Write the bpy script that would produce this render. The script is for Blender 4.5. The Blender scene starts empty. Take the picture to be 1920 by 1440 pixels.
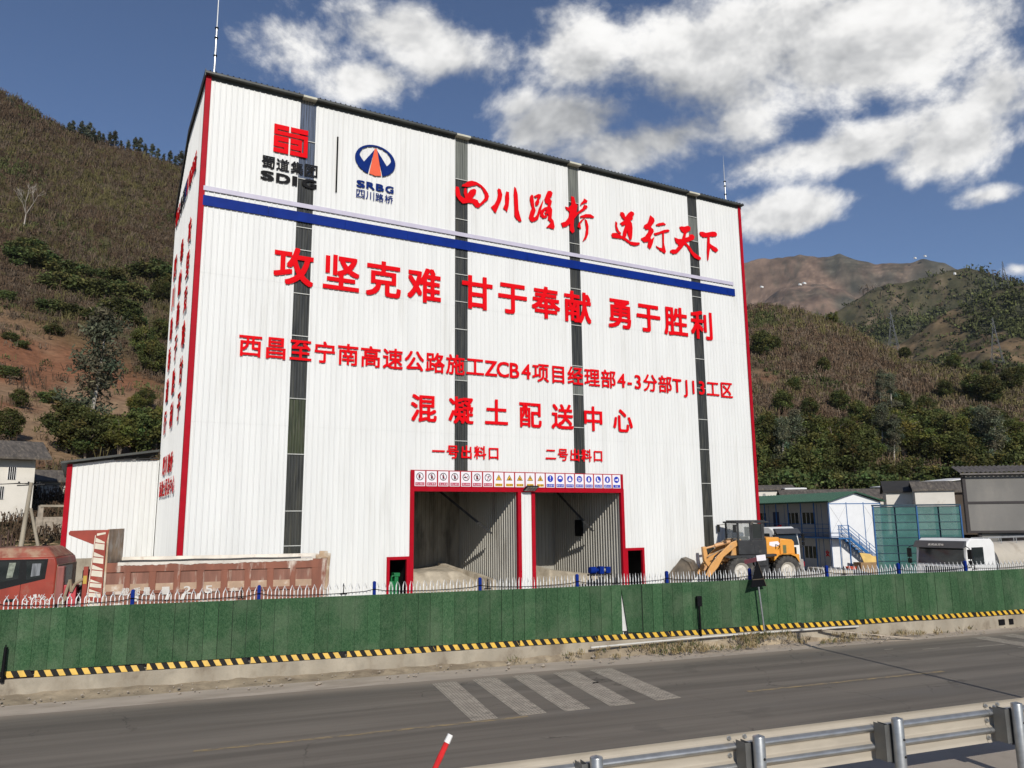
import bpy, bmesh, math, random
import numpy as np
from mathutils import Vector, Matrix, Euler
R_ = math.radians
SC = bpy.context.scene
COL = SC.collection
random.seed(7)

# ------------------------------------------------------------------ camera
cam = bpy.data.objects.new('camera', bpy.data.cameras.new('camera'))
COL.objects.link(cam); SC.camera = cam
cam.data.sensor_width = 36.0
cam.data.lens = 36.0 * 1456.8 / 1920.0
cam.data.clip_start = 0.1; cam.data.clip_end = 12000
_yaw, _pit, _rol = 0.50448, 0.170787, -0.0102147
_f = Vector((math.sin(_yaw)*math.cos(_pit), math.cos(_yaw)*math.cos(_pit), math.sin(_pit)))
_r0 = Vector((math.cos(_yaw), -math.sin(_yaw), 0)); _u0 = _r0.cross(_f)
_r = _r0*math.cos(_rol) + _u0*math.sin(_rol); _u = _r.cross(_f)
_m = Matrix((_r, _u, -_f)).transposed().to_4x4()
_m.translation = Vector((0, 0, 4.7))
cam.matrix_world = _m

# ------------------------------------------------------------------ sun and sky
SUN_EL, SUN_AZ = R_(30.0), R_(193.0)          # azimuth from +Y towards +X
sdir = Vector((math.sin(SUN_AZ)*math.cos(SUN_EL), math.cos(SUN_AZ)*math.cos(SUN_EL), math.sin(SUN_EL)))
sun = bpy.data.lights.new('sun', 'SUN'); sun.energy = 3.9; sun.angle = R_(0.5); sun.color = (1.0, 0.95, 0.87)
so = bpy.data.objects.new('sun', sun); COL.objects.link(so)
so.rotation_euler = (-sdir).to_track_quat('-Z', 'Y').to_euler(); so.location = sdir*200
W = bpy.data.worlds.new('World'); SC.world = W; W.use_nodes = True
wn = W.node_tree; wn.nodes.clear()
def N(t, kind, **kw):
    n = t.nodes.new(kind)
    for k, v in kw.items():
        if k.startswith('i_'):
            key = k[2:]; key = int(key) if key.isdigit() else key
            n.inputs[key].default_value = v
        else: setattr(n, k, v)
    return n
def L(t, a, b): t.links.new(a, b)
def math_(t, op, a, b=None, c=None, clamp=False):
    n = t.nodes.new('ShaderNodeMath'); n.operation = op; n.use_clamp = clamp
    for i, v in enumerate((a, b, c)):
        if v is None: continue
        if isinstance(v, (int, float)): n.inputs[i].default_value = v
        else: t.links.new(v, n.inputs[i])
    return n.outputs[0]
def mixc(t, fac, a, b, blend='MIX'):
    n = t.nodes.new('ShaderNodeMix'); n.data_type = 'RGBA'; n.blend_type = blend
    for s, v in ((n.inputs[0], fac), (n.inputs[6], a), (n.inputs[7], b)):
        if isinstance(v, (int, float)): s.default_value = v
        elif isinstance(v, (tuple, list)): s.default_value = (*v[:3], 1)
        else: t.links.new(v, s)
    return n.outputs[2]
def maprange(t, v, a, b, c=0.0, d=1.0, smooth=True):
    n = t.nodes.new('ShaderNodeMapRange'); n.interpolation_type = 'SMOOTHSTEP' if smooth else 'LINEAR'
    t.links.new(v, n.inputs[0])
    for i, x in enumerate((a, b, c, d)): n.inputs[i+1].default_value = x
    return n.outputs[0]

sky = N(wn, 'ShaderNodeTexSky', sky_type='NISHITA', sun_disc=False, sun_elevation=SUN_EL, sun_rotation=SUN_AZ,
        altitude=1500.0, air_density=1.0, dust_density=0.6, ozone_density=2.5)
tc = N(wn, 'ShaderNodeTexCoord')
nrm = N(wn, 'ShaderNodeVectorMath', operation='NORMALIZE'); L(wn, tc.outputs['Generated'], nrm.inputs[0])
D_ = nrm.outputs[0]
# cloud banks: (azimuth deg, elevation deg, half width deg, half height deg, weight)
CLOUDS = [(12.0,32.2,5.0,1.9,0.5),(20.6,33.8,6.4,1.9,0.9),(24.4,32.5,6.4,2.2,1.1),(17.7,30.8,4.2,1.5,0.9),(34.3,32.3,5.1,3.4,1.2),(34.2,28.8,8.0,2.6,1.2),(40.3,26.4,7.8,2.8,1.3),(45.5,31.6,10.3,4.9,1.5),(55.6,30.4,8.9,3.7,1.4),(52.8,24.2,8.1,1.5,1.05),(49.3,20.8,4.3,1.5,1.15),(47.1,26.7,3.6,2.2,0.7),(61.1,23.3,5.0,2.6,1.2),(63.4,25.0,3.2,2.5,0.9),(62.2,19.7,2.1,0.7,0.8),(63.1,14.9,2.0,0.7,0.9)]
sep = N(wn, 'ShaderNodeSeparateXYZ'); L(wn, D_, sep.inputs[0])
az = math_(wn, 'MULTIPLY', math_(wn, 'ARCTAN2', sep.outputs[0], sep.outputs[1]), 57.29578)
el = math_(wn, 'MULTIPLY', math_(wn, 'ARCSINE', sep.outputs[2]), 57.29578)
def noise(t, vec, scale, detail=6, rough=0.55, dist=0.0, lac=2.0):
    n = N(t, 'ShaderNodeTexNoise'); n.inputs['Scale'].default_value = scale; n.inputs['Detail'].default_value = detail
    n.inputs['Roughness'].default_value = rough; n.inputs['Distortion'].default_value = dist; n.inputs['Lacunarity'].default_value = lac
    t.links.new(vec, n.inputs['Vector']); return n.outputs[0]
field = None
for a0, e0, wa, we, wt in CLOUDS:
    dx = math_(wn, 'DIVIDE', math_(wn, 'SUBTRACT', az, a0), wa)
    dy = math_(wn, 'DIVIDE', math_(wn, 'SUBTRACT', el, e0), we)
    d2 = math_(wn, 'ADD', math_(wn, 'MULTIPLY', dx, dx), math_(wn, 'MULTIPLY', dy, dy))
    b = math_(wn, 'MULTIPLY', math_(wn, 'SUBTRACT', 1.0, math_(wn, 'SQRT', d2)), wt)
    b = math_(wn, 'MAXIMUM', b, -2.2)
    field = b if field is None else math_(wn, 'SMOOTH_MAX', field, b, 0.25)
cv = N(wn, 'ShaderNodeVectorMath', operation='MULTIPLY', i_1=(1, 1, 1.35)); L(wn, D_, cv.inputs[0])
def cloud_noise(vec, det, vdet):
    a = noise(wn, vec, 5.0, det, 0.64, 0.15)
    if vdet is None: return a
    w = N(wn, 'ShaderNodeTexNoise'); w.inputs['Scale'].default_value = 7.0; w.inputs['Detail'].default_value = 2; L(wn, vec, w.inputs['Vector'])
    sc_ = N(wn, 'ShaderNodeVectorMath', operation='SCALE'); sc_.inputs[3].default_value = 0.13; L(wn, w.outputs[1], sc_.inputs[0])
    ad = N(wn, 'ShaderNodeVectorMath', operation='ADD'); L(wn, vec, ad.inputs[0]); L(wn, sc_.outputs[0], ad.inputs[1])
    v = N(wn, 'ShaderNodeTexVoronoi', feature='SMOOTH_F1'); v.inputs['Scale'].default_value = 10.0; v.inputs['Detail'].default_value = vdet; v.inputs['Roughness'].default_value = 0.6
    v.inputs['Smoothness'].default_value = 0.5; v.normalize = True; L(wn, ad.outputs[0], v.inputs['Vector'])
    bil = math_(wn, 'SUBTRACT', 1.0, v.outputs[0])
    return math_(wn, 'ADD', math_(wn, 'MULTIPLY', a, 0.80), math_(wn, 'MULTIPLY', math_(wn, 'SUBTRACT', bil, 0.25), 0.30))
nn = cloud_noise(cv.outputs[0], 9, 2.0)
dens = math_(wn, 'ADD', math_(wn, 'ADD', field, -0.10), math_(wn, 'MULTIPLY', math_(wn, 'SUBTRACT', nn, 0.515), 5.2))
alpha = maprange(wn, dens, -0.10, 0.75)
# self-shading of the clouds: tops bright, bases grey
off = N(wn, 'ShaderNodeVectorMath', operation='ADD', i_1=(-0.008, -0.014, 0.040)); L(wn, cv.outputs[0], off.inputs[0])
lit = math_(wn, 'SUBTRACT', cloud_noise(cv.outputs[0], 5, None), cloud_noise(off.outputs[0], 5, None))
fine = math_(wn, 'SUBTRACT', nn, 0.52)
lum = math_(wn, 'ADD', 0.85, math_(wn, 'MULTIPLY', lit, 1.3))
lum = math_(wn, 'ADD', lum, math_(wn, 'MULTIPLY', fine, 0.35))
grey = None
for a0, e0, wa, we, wt in [(36.2,27.4,8.8,3.0,0.5),(42.0,28.2,7.0,2.7,0.42),(44.2,24.6,3.6,1.7,0.25),(54.8,29.6,5.8,1.5,0.25),(49.2,20.0,3.5,0.9,0.2),(23.2,31.1,6.4,1.1,0.2)]:
    dx = math_(wn, 'DIVIDE', math_(wn, 'SUBTRACT', az, a0), wa)
    dy = math_(wn, 'DIVIDE', math_(wn, 'SUBTRACT', el, e0), we)
    d2 = math_(wn, 'ADD', math_(wn, 'MULTIPLY', dx, dx), math_(wn, 'MULTIPLY', dy, dy))
    d2 = math_(wn, 'ADD', d2, math_(wn, 'MULTIPLY', fine, -2.5))
    g = maprange(wn, d2, 1.8, 0.0, 0.0, wt*0.66)
    grey = g if grey is None else math_(wn, 'SMOOTH_MAX', grey, g, 0.1)
lum = math_(wn, 'SUBTRACT', lum, grey)
lum = math_(wn, 'SMOOTH_MIN', math_(wn, 'SMOOTH_MAX', lum, 0.40, 0.25), 0.97, 0.2)
ccol = N(wn, 'ShaderNodeMix', data_type='RGBA'); ccol.inputs[6].default_value = (0.40, 0.44, 0.50, 1); ccol.inputs[7].default_value = (0.98, 0.97, 0.95, 1)
L(wn, maprange(wn, lum, 0.15, 0.85, 0, 1, False), ccol.inputs[0])
SKY_STR, CLOUD_STR = 0.087, 1.10
bs = N(wn, 'ShaderNodeBackground', i_1=SKY_STR); L(wn, mixc(wn, 1.0, sky.outputs[0], (0.90, 0.95, 1.07), 'MULTIPLY'), bs.inputs[0])
bc = N(wn, 'ShaderNodeBackground', i_1=CLOUD_STR)
cl2 = N(wn, 'ShaderNodeMix', data_type='RGBA', blend_type='MULTIPLY'); cl2.inputs[0].default_value = 1
L(wn, ccol.outputs[2], cl2.inputs[6]); cg = N(wn, 'ShaderNodeCombineColor')
for i in range(3): L(wn, lum, cg.inputs[i])
L(wn, cg.outputs[0], cl2.inputs[7]); L(wn, cl2.outputs[2], bc.inputs[0])
ms = N(wn, 'ShaderNodeMixShader'); L(wn, alpha, ms.inputs[0]); L(wn, bs.outputs[0], ms.inputs[1]); L(wn, bc.outputs[0], ms.inputs[2])
wo = N(wn, 'ShaderNodeOutputWorld'); L(wn, ms.outputs[0], wo.inputs[0])
SC.view_settings.view_transform = 'Standard'; SC.view_settings.look = 'None'; SC.view_settings.exposure = 0.0; SC.view_settings.gamma = 1.0
SC.cycles.use_denoising = True
SC.cycles.max_bounces = 6; SC.cycles.diffuse_bounces = 2; SC.cycles.transparent_max_bounces = 16
SC.cycles.caustics_reflective = False; SC.cycles.caustics_refractive = False

# ------------------------------------------------------------------ materials
MATS = {}
def mat(name, col, rough=0.6, metal=0.0, var=0.12, scale=2.0, col2=None, lo=0.5, hi=0.65, scale2=1.2, stretch=(1, 1, 1),
        bump=0.0, bscale=30.0, spec=0.5, alpha=1.0, trans=0.0, detail=5):
    if name in MATS: return MATS[name]
    m = bpy.data.materials.new(name); MATS[name] = m; m.use_nodes = True
    t = m.node_tree; p = t.nodes['Principled BSDF']
    p.inputs['Roughness'].default_value = rough; p.inputs['Metallic'].default_value = metal
    p.inputs['Specular IOR Level'].default_value = spec; p.inputs['Alpha'].default_value = alpha
    p.inputs['Transmission Weight'].default_value = trans
    c = N(t, 'ShaderNodeTexCoord'); mp = N(t, 'ShaderNodeMapping', i_Scale=stretch); L(t, c.outputs['Object'], mp.inputs[0])
    v = mp.outputs[0]
    f = noise(t, v, scale, detail)
    a = tuple(min(1, x*(1-var)) for x in col); b = tuple(min(1, x*(1+var)) for x in col)
    out = mixc(t, maprange(t, f, 0.3, 0.7), a, b)
    if col2 is not None:
        g = noise(t, v, scale2, 7, 0.62)
        out = mixc(t, maprange(t, g, lo, hi), out, col2)
    L(t, out, p.inputs['Base Color'])
    if bump:
        bn = N(t, 'ShaderNodeBump', i_Strength=bump, i_Distance=0.02); L(t, noise(t, c.outputs['Object'], bscale, 4), bn.inputs['Height'])
        L(t, bn.outputs[0], p.inputs['Normal'])
    return m
white_wall = mat('white_sheet', (0.715, 0.717, 0.692), 0.42, var=0.035, scale=0.6, col2=(0.635, 0.632, 0.60), lo=0.52, hi=0.75, scale2=0.5, stretch=(2.5, 2.5, 0.25), spec=0.35)
red_trim = mat('red_trim', (0.37, 0.004, 0.014), 0.5, var=0.08, spec=0.1)
red_letter = mat('red_letter', (0.70, 0.004, 0.009), 0.6, var=0.03, spec=0.05)
blue_paint = mat('blue_paint', (0.003, 0.022, 0.19), 0.55, var=0.1, spec=0.1)
navy = mat('navy_letter', (0.004, 0.022, 0.15), 0.6, var=0.05, spec=0.06)
lilac = mat('lilac_sheet', (0.50, 0.47, 0.56), 0.5, var=0.05)
black = mat('black_paint', (0.006, 0.006, 0.007), 0.6, spec=0.12)
dark_iron = mat('dark_iron', (0.024, 0.024, 0.024), 0.6, var=0.3, spec=0.2)
galv = mat('galvanised_steel', (0.40, 0.405, 0.40), 0.40, 0.75, var=0.14, scale=6, col2=(0.42, 0.37, 0.29), lo=0.58, hi=0.75, scale2=2.0, stretch=(1, 1, 2))
concrete = mat('concrete', (0.37, 0.325, 0.25), 0.85, var=0.22, scale=1.8, col2=(0.20, 0.165, 0.12), lo=0.44, hi=0.68, scale2=0.9, stretch=(1, 1, .6), bump=0.7, bscale=9)
rubber = mat('rubber', (0.045, 0.042, 0.038), 0.8, var=0.25, scale=5, col2=(0.16, 0.14, 0.11), lo=0.5, hi=0.75, scale2=3)
glass_dark = mat('window_glass', (0.02, 0.025, 0.025), 0.06, var=0.1, spec=0.6)
white_paint = mat('white_paint', (0.78, 0.77, 0.74), 0.4, var=0.04, col2=(0.55, 0.50, 0.42), lo=0.6, hi=0.8, scale2=2.0)
orange_letter = mat('orange_letter', (0.75, 0.10, 0.03), 0.4, var=0.05)

# ------------------------------------------------------------------ mesh helpers
class MB:
    def __init__(s): s.v = []; s.f = []; s.mi = []; s.M = Matrix.Identity(4); s.m = 0
    def add(s, vs, fs):
        b = len(s.v)
        s.v += [tuple(s.M @ Vector(p)) for p in vs]
        s.f += [tuple(i+b for i in f) for f in fs]; s.mi += [s.m]*len(fs); return s
    def box(s, x0, x1, y0, y1, z0, z1):
        return s.add([(x0,y0,z0),(x1,y0,z0),(x1,y1,z0),(x0,y1,z0),(x0,y0,z1),(x1,y0,z1),(x1,y1,z1),(x0,y1,z1)],
                     [(0,3,2,1),(4,5,6,7),(0,1,5,4),(1,2,6,5),(2,3,7,6),(3,0,4,7)])
    def hexa(s, p): # 8 points: bottom ring, top ring
        return s.add(p, [(0,3,2,1),(4,5,6,7),(0,1,5,4),(1,2,6,5),(2,3,7,6),(3,0,4,7)])
    def tube(s, p0, p1, r, n=8, r1=None, cap=True):
        p0, p1 = Vector(p0), Vector(p1); d = (p1-p0)
        if d.length < 1e-6: return s
        d.normalize(); a = d.orthogonal().normalized(); b = d.cross(a); r1 = r if r1 is None else r1
        vs = []; 
        for P, q in ((p0, r), (p1, r1)):
            for i in range(n):
                t = 2*math.pi*i/n + math.pi/n; vs.append(P + a*(q*math.cos(t)) + b*(q*math.sin(t)))
        fs = [(i, (i+1) % n, n+(i+1) % n, n+i) for i in range(n)]
        if cap: fs += [tuple(range(n-1, -1, -1)), tuple(range(n, 2*n))]
        return s.add(vs, fs)
    def path(s, pts, r, n=6):
        for a, b in zip(pts[:-1], pts[1:]): s.tube(a, b, r, n)
        return s
    def bar(s, p0, p1, w, h, up=(0, 0, 1)):
        p0, p1 = Vector(p0), Vector(p1); d = (p1-p0).normalized(); u = Vector(up)
        side = d.cross(u)
        if side.length < 1e-5: side = d.orthogonal()
        side.normalize(); u = side.cross(d)
        q = [(-w/2, -h/2), (w/2, -h/2), (w/2, h/2), (-w/2, h/2)]
        vs = [p0+side*a+u*b for a, b in q] + [p1+side*a+u*b for a, b in q]
        return s.add(vs, [(0,3,2,1),(4,5,6,7),(0,1,5,4),(1,2,6,5),(2,3,7,6),(3,0,4,7)])
    def prism(s, poly, y0, y1): # poly in xz, extruded along y
        n = len(poly); vs = [(x, y0, z) for x, z in poly] + [(x, y1, z) for x, z in poly]
        return s.add(vs, [tuple(range(n)), tuple(range(2*n-1, n-1, -1))] + [(i, n+i, n+(i+1) % n, (i+1) % n) for i in range(n)])
    def prismx(s, poly, x0, x1): # poly in yz
        n = len(poly); vs = [(x0, y, z) for y, z in poly] + [(x1, y, z) for y, z in poly]
        return s.add(vs, [tuple(range(n)), tuple(range(2*n-1, n-1, -1))] + [(i, n+i, n+(i+1) % n, (i+1) % n) for i in range(n)])
    def prismz(s, poly, z0, z1):
        n = len(poly); vs = [(x, y, z0) for x, y in poly] + [(x, y, z1) for x, y in poly]
        return s.add(vs, [tuple(range(n-1, -1, -1)), tuple(range(n, 2*n))] + [(i, (i+1) % n, n+(i+1) % n, n+i) for i in range(n)])
    def lathe(s, prof, n=24, axis='y', c=(0, 0, 0), cap=True): # prof: (r, t)
        vs = []; fs = []
        for r, t in prof:
            for i in range(n):
                a = 2*math.pi*i/n; x, z = r*math.cos(a), r*math.sin(a)
                vs.append({'y': (c[0]+x, c[1]+t, c[2]+z), 'z': (c[0]+x, c[1]+z, c[2]+t), 'x': (c[0]+t, c[1]+x, c[2]+z)}[axis])
        for k in range(len(prof)-1):
            for i in range(n): fs.append((k*n+i, k*n+(i+1) % n, (k+1)*n+(i+1) % n, (k+1)*n+i))
        if cap: fs += [tuple(range(n)), tuple(range((len(prof)-1)*n, len(prof)*n))]
        return s.add(vs, fs)
    def quad(s, a, b, c, d): return s.add([a, b, c, d], [(0, 1, 2, 3)])
    def build(s, name, mats, parent=None, smooth=False, bevel=0.0, label=None, fix=True):
        me = bpy.data.meshes.new(name); me.from_pydata(s.v, [], s.f)
        ms = mats if isinstance(mats, (list, tuple)) else [mats]
        for m in ms: me.materials.append(m)
        if len(ms) > 1: me.polygons.foreach_set('material_index', s.mi)
        if fix:
            bm = bmesh.new(); bm.from_mesh(me); bmesh.ops.recalc_face_normals(bm, faces=bm.faces); bm.to_mesh(me); bm.free()
        o = bpy.data.objects.new(name, me); COL.objects.link(o)
        if parent: o.parent = parent
        if smooth:
            me.polygons.foreach_set('use_smooth', [True]*len(me.polygons))
            me.set_sharp_from_angle(angle=R_(38))
        if bevel:
            b = o.modifiers.new('bevel', 'BEVEL'); b.width = bevel; b.segments = 2; b.limit_method = 'ANGLE'; b.angle_limit = R_(40); b.harden_normals = False
        if label: o['label'] = label
        return o
def thing(name, label, cat, loc=(0, 0, 0), rz=0.0, group=None):
    o = bpy.data.objects.new(name, None); COL.objects.link(o); o.location = loc; o.rotation_euler = (0, 0, rz)
    o.empty_display_size = 0.3
    o['label'] = label; o['category'] = cat
    if group: o['group'] = group
    return o
def tag(o, label, cat, group=None, loc=None):
    o['label'] = label; o['category'] = cat
    if group: o['group'] = group
    if loc: o.location = loc
    return o
def struct(o): o['kind'] = 'structure'; return o
def copy_tree(o, parent=None):
    c = o.copy(); COL.objects.link(c)
    if parent: c.parent = parent
    for ch in list(o.children): copy_tree(ch, c)
    return c
_gc = {}
def glyph_mesh(ch, bold, ext):
    key = (ch, bold, ext)
    if key in _gc: return _gc[key]
    cu = bpy.data.curves.new('glyph', 'FONT'); cu.body = ch; cu.size = 1.0; cu.extrude = ext; cu.resolution_u = 3
    ob = bpy.data.objects.new('glyph', cu); COL.objects.link(ob)
    bpy.context.view_layer.update()
    dg = bpy.context.evaluated_depsgraph_get(); me = bpy.data.meshes.new_from_object(ob.evaluated_get(dg))
    v = np.array([x.co[:] for x in me.vertices]); f = [tuple(p.vertices) for p in me.polygons]
    bpy.data.objects.remove(ob); bpy.data.curves.remove(cu); bpy.data.meshes.remove(me)
    vs = []; fs = []
    offs = [(0, 0)] if not bold else [(-bold, -bold), (bold, -bold), (bold, bold), (-bold, bold), (0, 0)]
    for k, (a, b) in enumerate(offs):
        base = len(vs)
        vs += [(x+a, y+b, z + 0.0012*k) for x, y, z in v]
        fs += [tuple(i+base for i in q) for q in f]
    A = np.array(vs); bb = (A[:, 0].min(), A[:, 0].max(), A[:, 1].min(), A[:, 1].max()) if len(A) else (0, 1, 0, 1)
    _gc[key] = (vs, fs, bb); return _gc[key]
def put_char(ch, box, m, parent, bold=0.028, ext=0.004, fit=True, em=None, name='character', rx=90, rz=0, loc=None, mb=None):
    """character standing in the XZ plane facing -Y; box=(xc, y, zc, w, h) of ink, or em size centred on its em box"""
    vs, fs, bb = glyph_mesh(ch, bold, ext)
    xc, y, zc, w, h = box
    if em is None:
        sx = w/(bb[1]-bb[0]); sz = h/(bb[3]-bb[2]); cx, cz = (bb[0]+bb[1])/2, (bb[2]+bb[3])/2
    else:
        sx, sz = em; cx, cz = (bb[0]+bb[1])/2 if not ('\u4e00' <= ch <= '\u9fff') else 0.5, 0.38 if ('\u4e00' <= ch <= '\u9fff') else 0.36
    b = mb or MB()
    T = [((x-cx)*sx, -z*min(sx, sz), (yy-cz)*sz) for x, yy, z in vs]
    if mb is not None:
        b.add([(p[0]+xc, p[1]+y, p[2]+zc) for p in T], fs); return None
    b.add(T, fs); o = b.build(name, m, parent, fix=False); o.location = (xc, y, zc); return o

# ================================================================== SETTING
def smooth(a, b, x):
    t = np.clip((np.asarray(x, float)-a)/(b-a), 0, 1); return t*t*(3-2*t)
def _hash(ix, iy, seed):
    h = (ix*374761393 + iy*668265263 + seed*144665) & 0xffffffff
    h = ((h ^ (h >> 13))*1274126177) & 0xffffffff
    return ((h ^ (h >> 16)) & 0xffff)/65535.0
def vnoise(x, y, seed=0):
    x = np.asarray(x, float); y = np.asarray(y, float)
    ix = np.floor(x).astype(np.int64); iy = np.floor(y).astype(np.int64); fx = x-ix; fy = y-iy
    fx = fx*fx*(3-2*fx); fy = fy*fy*(3-2*fy)
    a = _hash(ix, iy, seed); b = _hash(ix+1, iy, seed); c = _hash(ix, iy+1, seed); d = _hash(ix+1, iy+1, seed)
    return (a*(1-fx)+b*fx)*(1-fy) + (c*(1-fx)+d*fx)*fy
def fbm(x, y, s, oct=4, seed=0, rough=0.5):
    v = 0; a = 1; tot = 0
    for k in range(oct):
        v = v + a*vnoise(np.asarray(x)/s, np.asarray(y)/s, seed+k*17); tot += a; a *= rough; s *= 0.5
    return v/tot - 0.5
def grid_mesh(name, X, Y, Z, m, col=None, smooth_=True):
    ny, nx = X.shape; me = bpy.data.meshes.new(name)
    co = np.stack([X, Y, Z], -1).reshape(-1, 3)
    i = np.arange(ny*nx).reshape(ny, nx)
    q = np.stack([i[:-1, :-1], i[:-1, 1:], i[1:, 1:], i[1:, :-1]], -1).reshape(-1, 4)
    fast_mesh(me, co, q, smooth_)
    me.materials.append(m)
    if col is not None:
        ca = me.color_attributes.new('tint', 'FLOAT_COLOR', 'POINT'); c4 = np.ones((len(co), 4), np.float32); c4[:, :3] = col.reshape(-1, 3)
        ca.data.foreach_set('color', c4.ravel())
    o = bpy.data.objects.new(name, me); COL.objects.link(o); return o
def fast_mesh(me, co, q, smooth_=False):
    k = q.shape[1]
    me.vertices.add(len(co)); me.vertices.foreach_set('co', np.asarray(co, np.float32).ravel())
    me.loops.add(q.size); me.loops.foreach_set('vertex_index', np.asarray(q, np.int32).ravel())
    me.polygons.add(len(q)); me.polygons.foreach_set('loop_start', np.arange(0, q.size, k, dtype=np.int32))
    me.polygons.foreach_set('loop_total', np.full(len(q), k, np.int32))
    me.polygons.foreach_set('use_smooth', np.full(len(q), smooth_)); me.update(calc_edges=True)
def frame(P, ang):
    M = Matrix.Rotation(R_(ang), 4, 'Z'); M.translation = Vector(P); return M
FD = -10.6; FP = Vector((14.46, 26.40, 0)); FM = frame(FP, FD)          # hoarding line
RD = -8.45; RP = Vector((11.0, 25.05, -0.6)); RM = frame(RP, RD)        # far edge of the road
_fu = np.array([math.cos(R_(FD)), math.sin(R_(FD))]); _fn = np.array([-_fu[1], _fu[0]])

# --- road
def road_material():
    m = bpy.data.materials.new('asphalt'); m.use_nodes = True; t = m.node_tree; p = t.nodes['Principled BSDF']
    c = N(t, 'ShaderNodeTexCoord'); o = c.outputs['Object']
    mp = N(t, 'ShaderNodeMapping', i_Scale=(0.035, 0.75, 1)); L(t, o, mp.inputs[0])
    a = noise(t, mp.outputs[0], 1.6, 6, 0.6, 0.2)
    mp2 = N(t, 'ShaderNodeMapping', i_Scale=(0.12, 0.5, 1)); L(t, o, mp2.inputs[0])
    b = noise(t, mp2.outputs[0], 0.7, 6, 0.6)
    f = noise(t, o, 60, 3); 
    col = mixc(t, maprange(t, a, 0.32, 0.7), (0.128, 0.112, 0.091), (0.215, 0.188, 0.152))
    col = mixc(t, maprange(t, b, 0.5, 0.75), col, (0.158, 0.143, 0.122))
    col = mixc(t, maprange(t, f, 0.35, 0.75, 0.0, 0.35), col, (0.05, 0.048, 0.045))
    vc = N(t, 'ShaderNodeTexVoronoi', feature='DISTANCE_TO_EDGE'); vc.inputs['Scale'].default_value = 0.34
    wp_ = N(t, 'ShaderNodeTexNoise'); wp_.inputs['Scale'].default_value = 1.3; wp_.inputs['Detail'].default_value = 6; L(t, o, wp_.inputs['Vector'])
    va = N(t, 'ShaderNodeVectorMath', operation='ADD'); L(t, o, va.inputs[0]); L(t, wp_.outputs[1], va.inputs[1]); L(t, va.outputs[0], vc.inputs['Vector'])
    crack = math_(t, 'MULTIPLY', maprange(t, vc.outputs[0], 0.012, 0.0, 0, 1), maprange(t, noise(t, o, 0.25, 3), .5, .62, 0, .6))
    col = mixc(t, crack, col, (0.035, 0.031, 0.027))
    ag = noise(t, o, 150, 2); col = mixc(t, maprange(t, ag, .55, .8, 0, .35), col, (0.27, 0.24, 0.20))
    pt = noise(t, o, 0.33, 4); col = mixc(t, maprange(t, pt, .62, .66, 0, .28), col, (0.075, 0.068, 0.058))
    # dust that drifts in from the verge
    sx = N(t, 'ShaderNodeSeparateXYZ'); L(t, o, sx.inputs[0])
    e = math_(t, 'ADD', sx.outputs[1], math_(t, 'MULTIPLY', math_(t, 'SUBTRACT', b, 0.5), 1.0))
    col = mixc(t, maprange(t, e, -0.9, 0.1, 0, 0.75), col, (0.33, 0.275, 0.215))
    L(t, col, p.inputs['Base Color']); p.inputs['Roughness'].default_value = 0.82; p.inputs['Specular IOR Level'].default_value = 0.3
    bn = N(t, 'ShaderNodeBump', i_Strength=0.25, i_Distance=0.01); L(t, noise(t, o, 90, 3), bn.inputs['Height']); L(t, bn.outputs[0], p.inputs['Normal'])
    return m
asphalt = road_material()
b = MB(); b.box(-160, 260, -11.4, 0.3, -0.4, 0)
o = b.build('road', asphalt); o.matrix_world = RM; struct(o)
# shoulder: pale dust between road and verge
dust = mat('dust', (0.42, 0.355, 0.285), 0.9, var=0.12, scale=0.8, col2=(0.31, 0.255, 0.195), lo=0.48, hi=0.7, scale2=0.6, stretch=(0.5, 1.6, 1), bump=0.15, bscale=40)
ns, nt = 500, 10
S, T = np.meshgrid(np.linspace(-160, 260, ns), np.linspace(0, 1, nt))
edge = -0.02 + 0.12*fbm(S, S*0, 3.0, 4, 3) ; edge = edge
w = 1.15
Yl = edge + T*(w - edge); Zl = 0.004 + 0.05*T**1.5
o = grid_mesh('shoulder', S, Yl, Zl, dust); o.matrix_world = RM; struct(o)
# verge: rough dirt up to the footing of the hoarding
dirt = mat('dirt', (0.33, 0.265, 0.18), 0.95, var=0.25, scale=1.2, col2=(0.20, 0.155, 0.105), lo=0.45, hi=0.68, scale2=1.1, bump=0.9, bscale=14)
ns, nt = 900, 26
xs = np.linspace(-40, 90, ns)
S, T = np.meshgrid(xs, np.linspace(0, 1, nt))
near = np.array([RM @ Vector((x, 1.0, 0.03)) for x in xs])
farp = []
for p in near:
    d = (p[:2]-np.array(FP[:2])) @ _fu; q = np.array(FP[:2]) + _fu*d + _fn*0.05; farp.append(q)
farp = np.array(farp)
X = near[None, :, 0]*(1-T) + farp[None, :, 0]*T; Y = near[None, :, 1]*(1-T) + farp[None, :, 1]*T
mound = 0.30*np.exp(-((X-25.0)/3.6)**2) + 0.16*np.exp(-((X-18)/4.0)**2) + 0.10*np.exp(-((X-33)/5.0)**2)
Z = -0.59 + 0.04*T + (mound + 0.10)*smooth(0.15, 0.95, T)*(0.65+0.8*(fbm(X, Y, 1.4, 4, 5)+0.5)) + 0.14*fbm(X, Y, 0.5, 3, 9)*smooth(0.0, 0.3, T)
o = grid_mesh('verge', X, Y, Z, dirt); struct(o)

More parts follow.
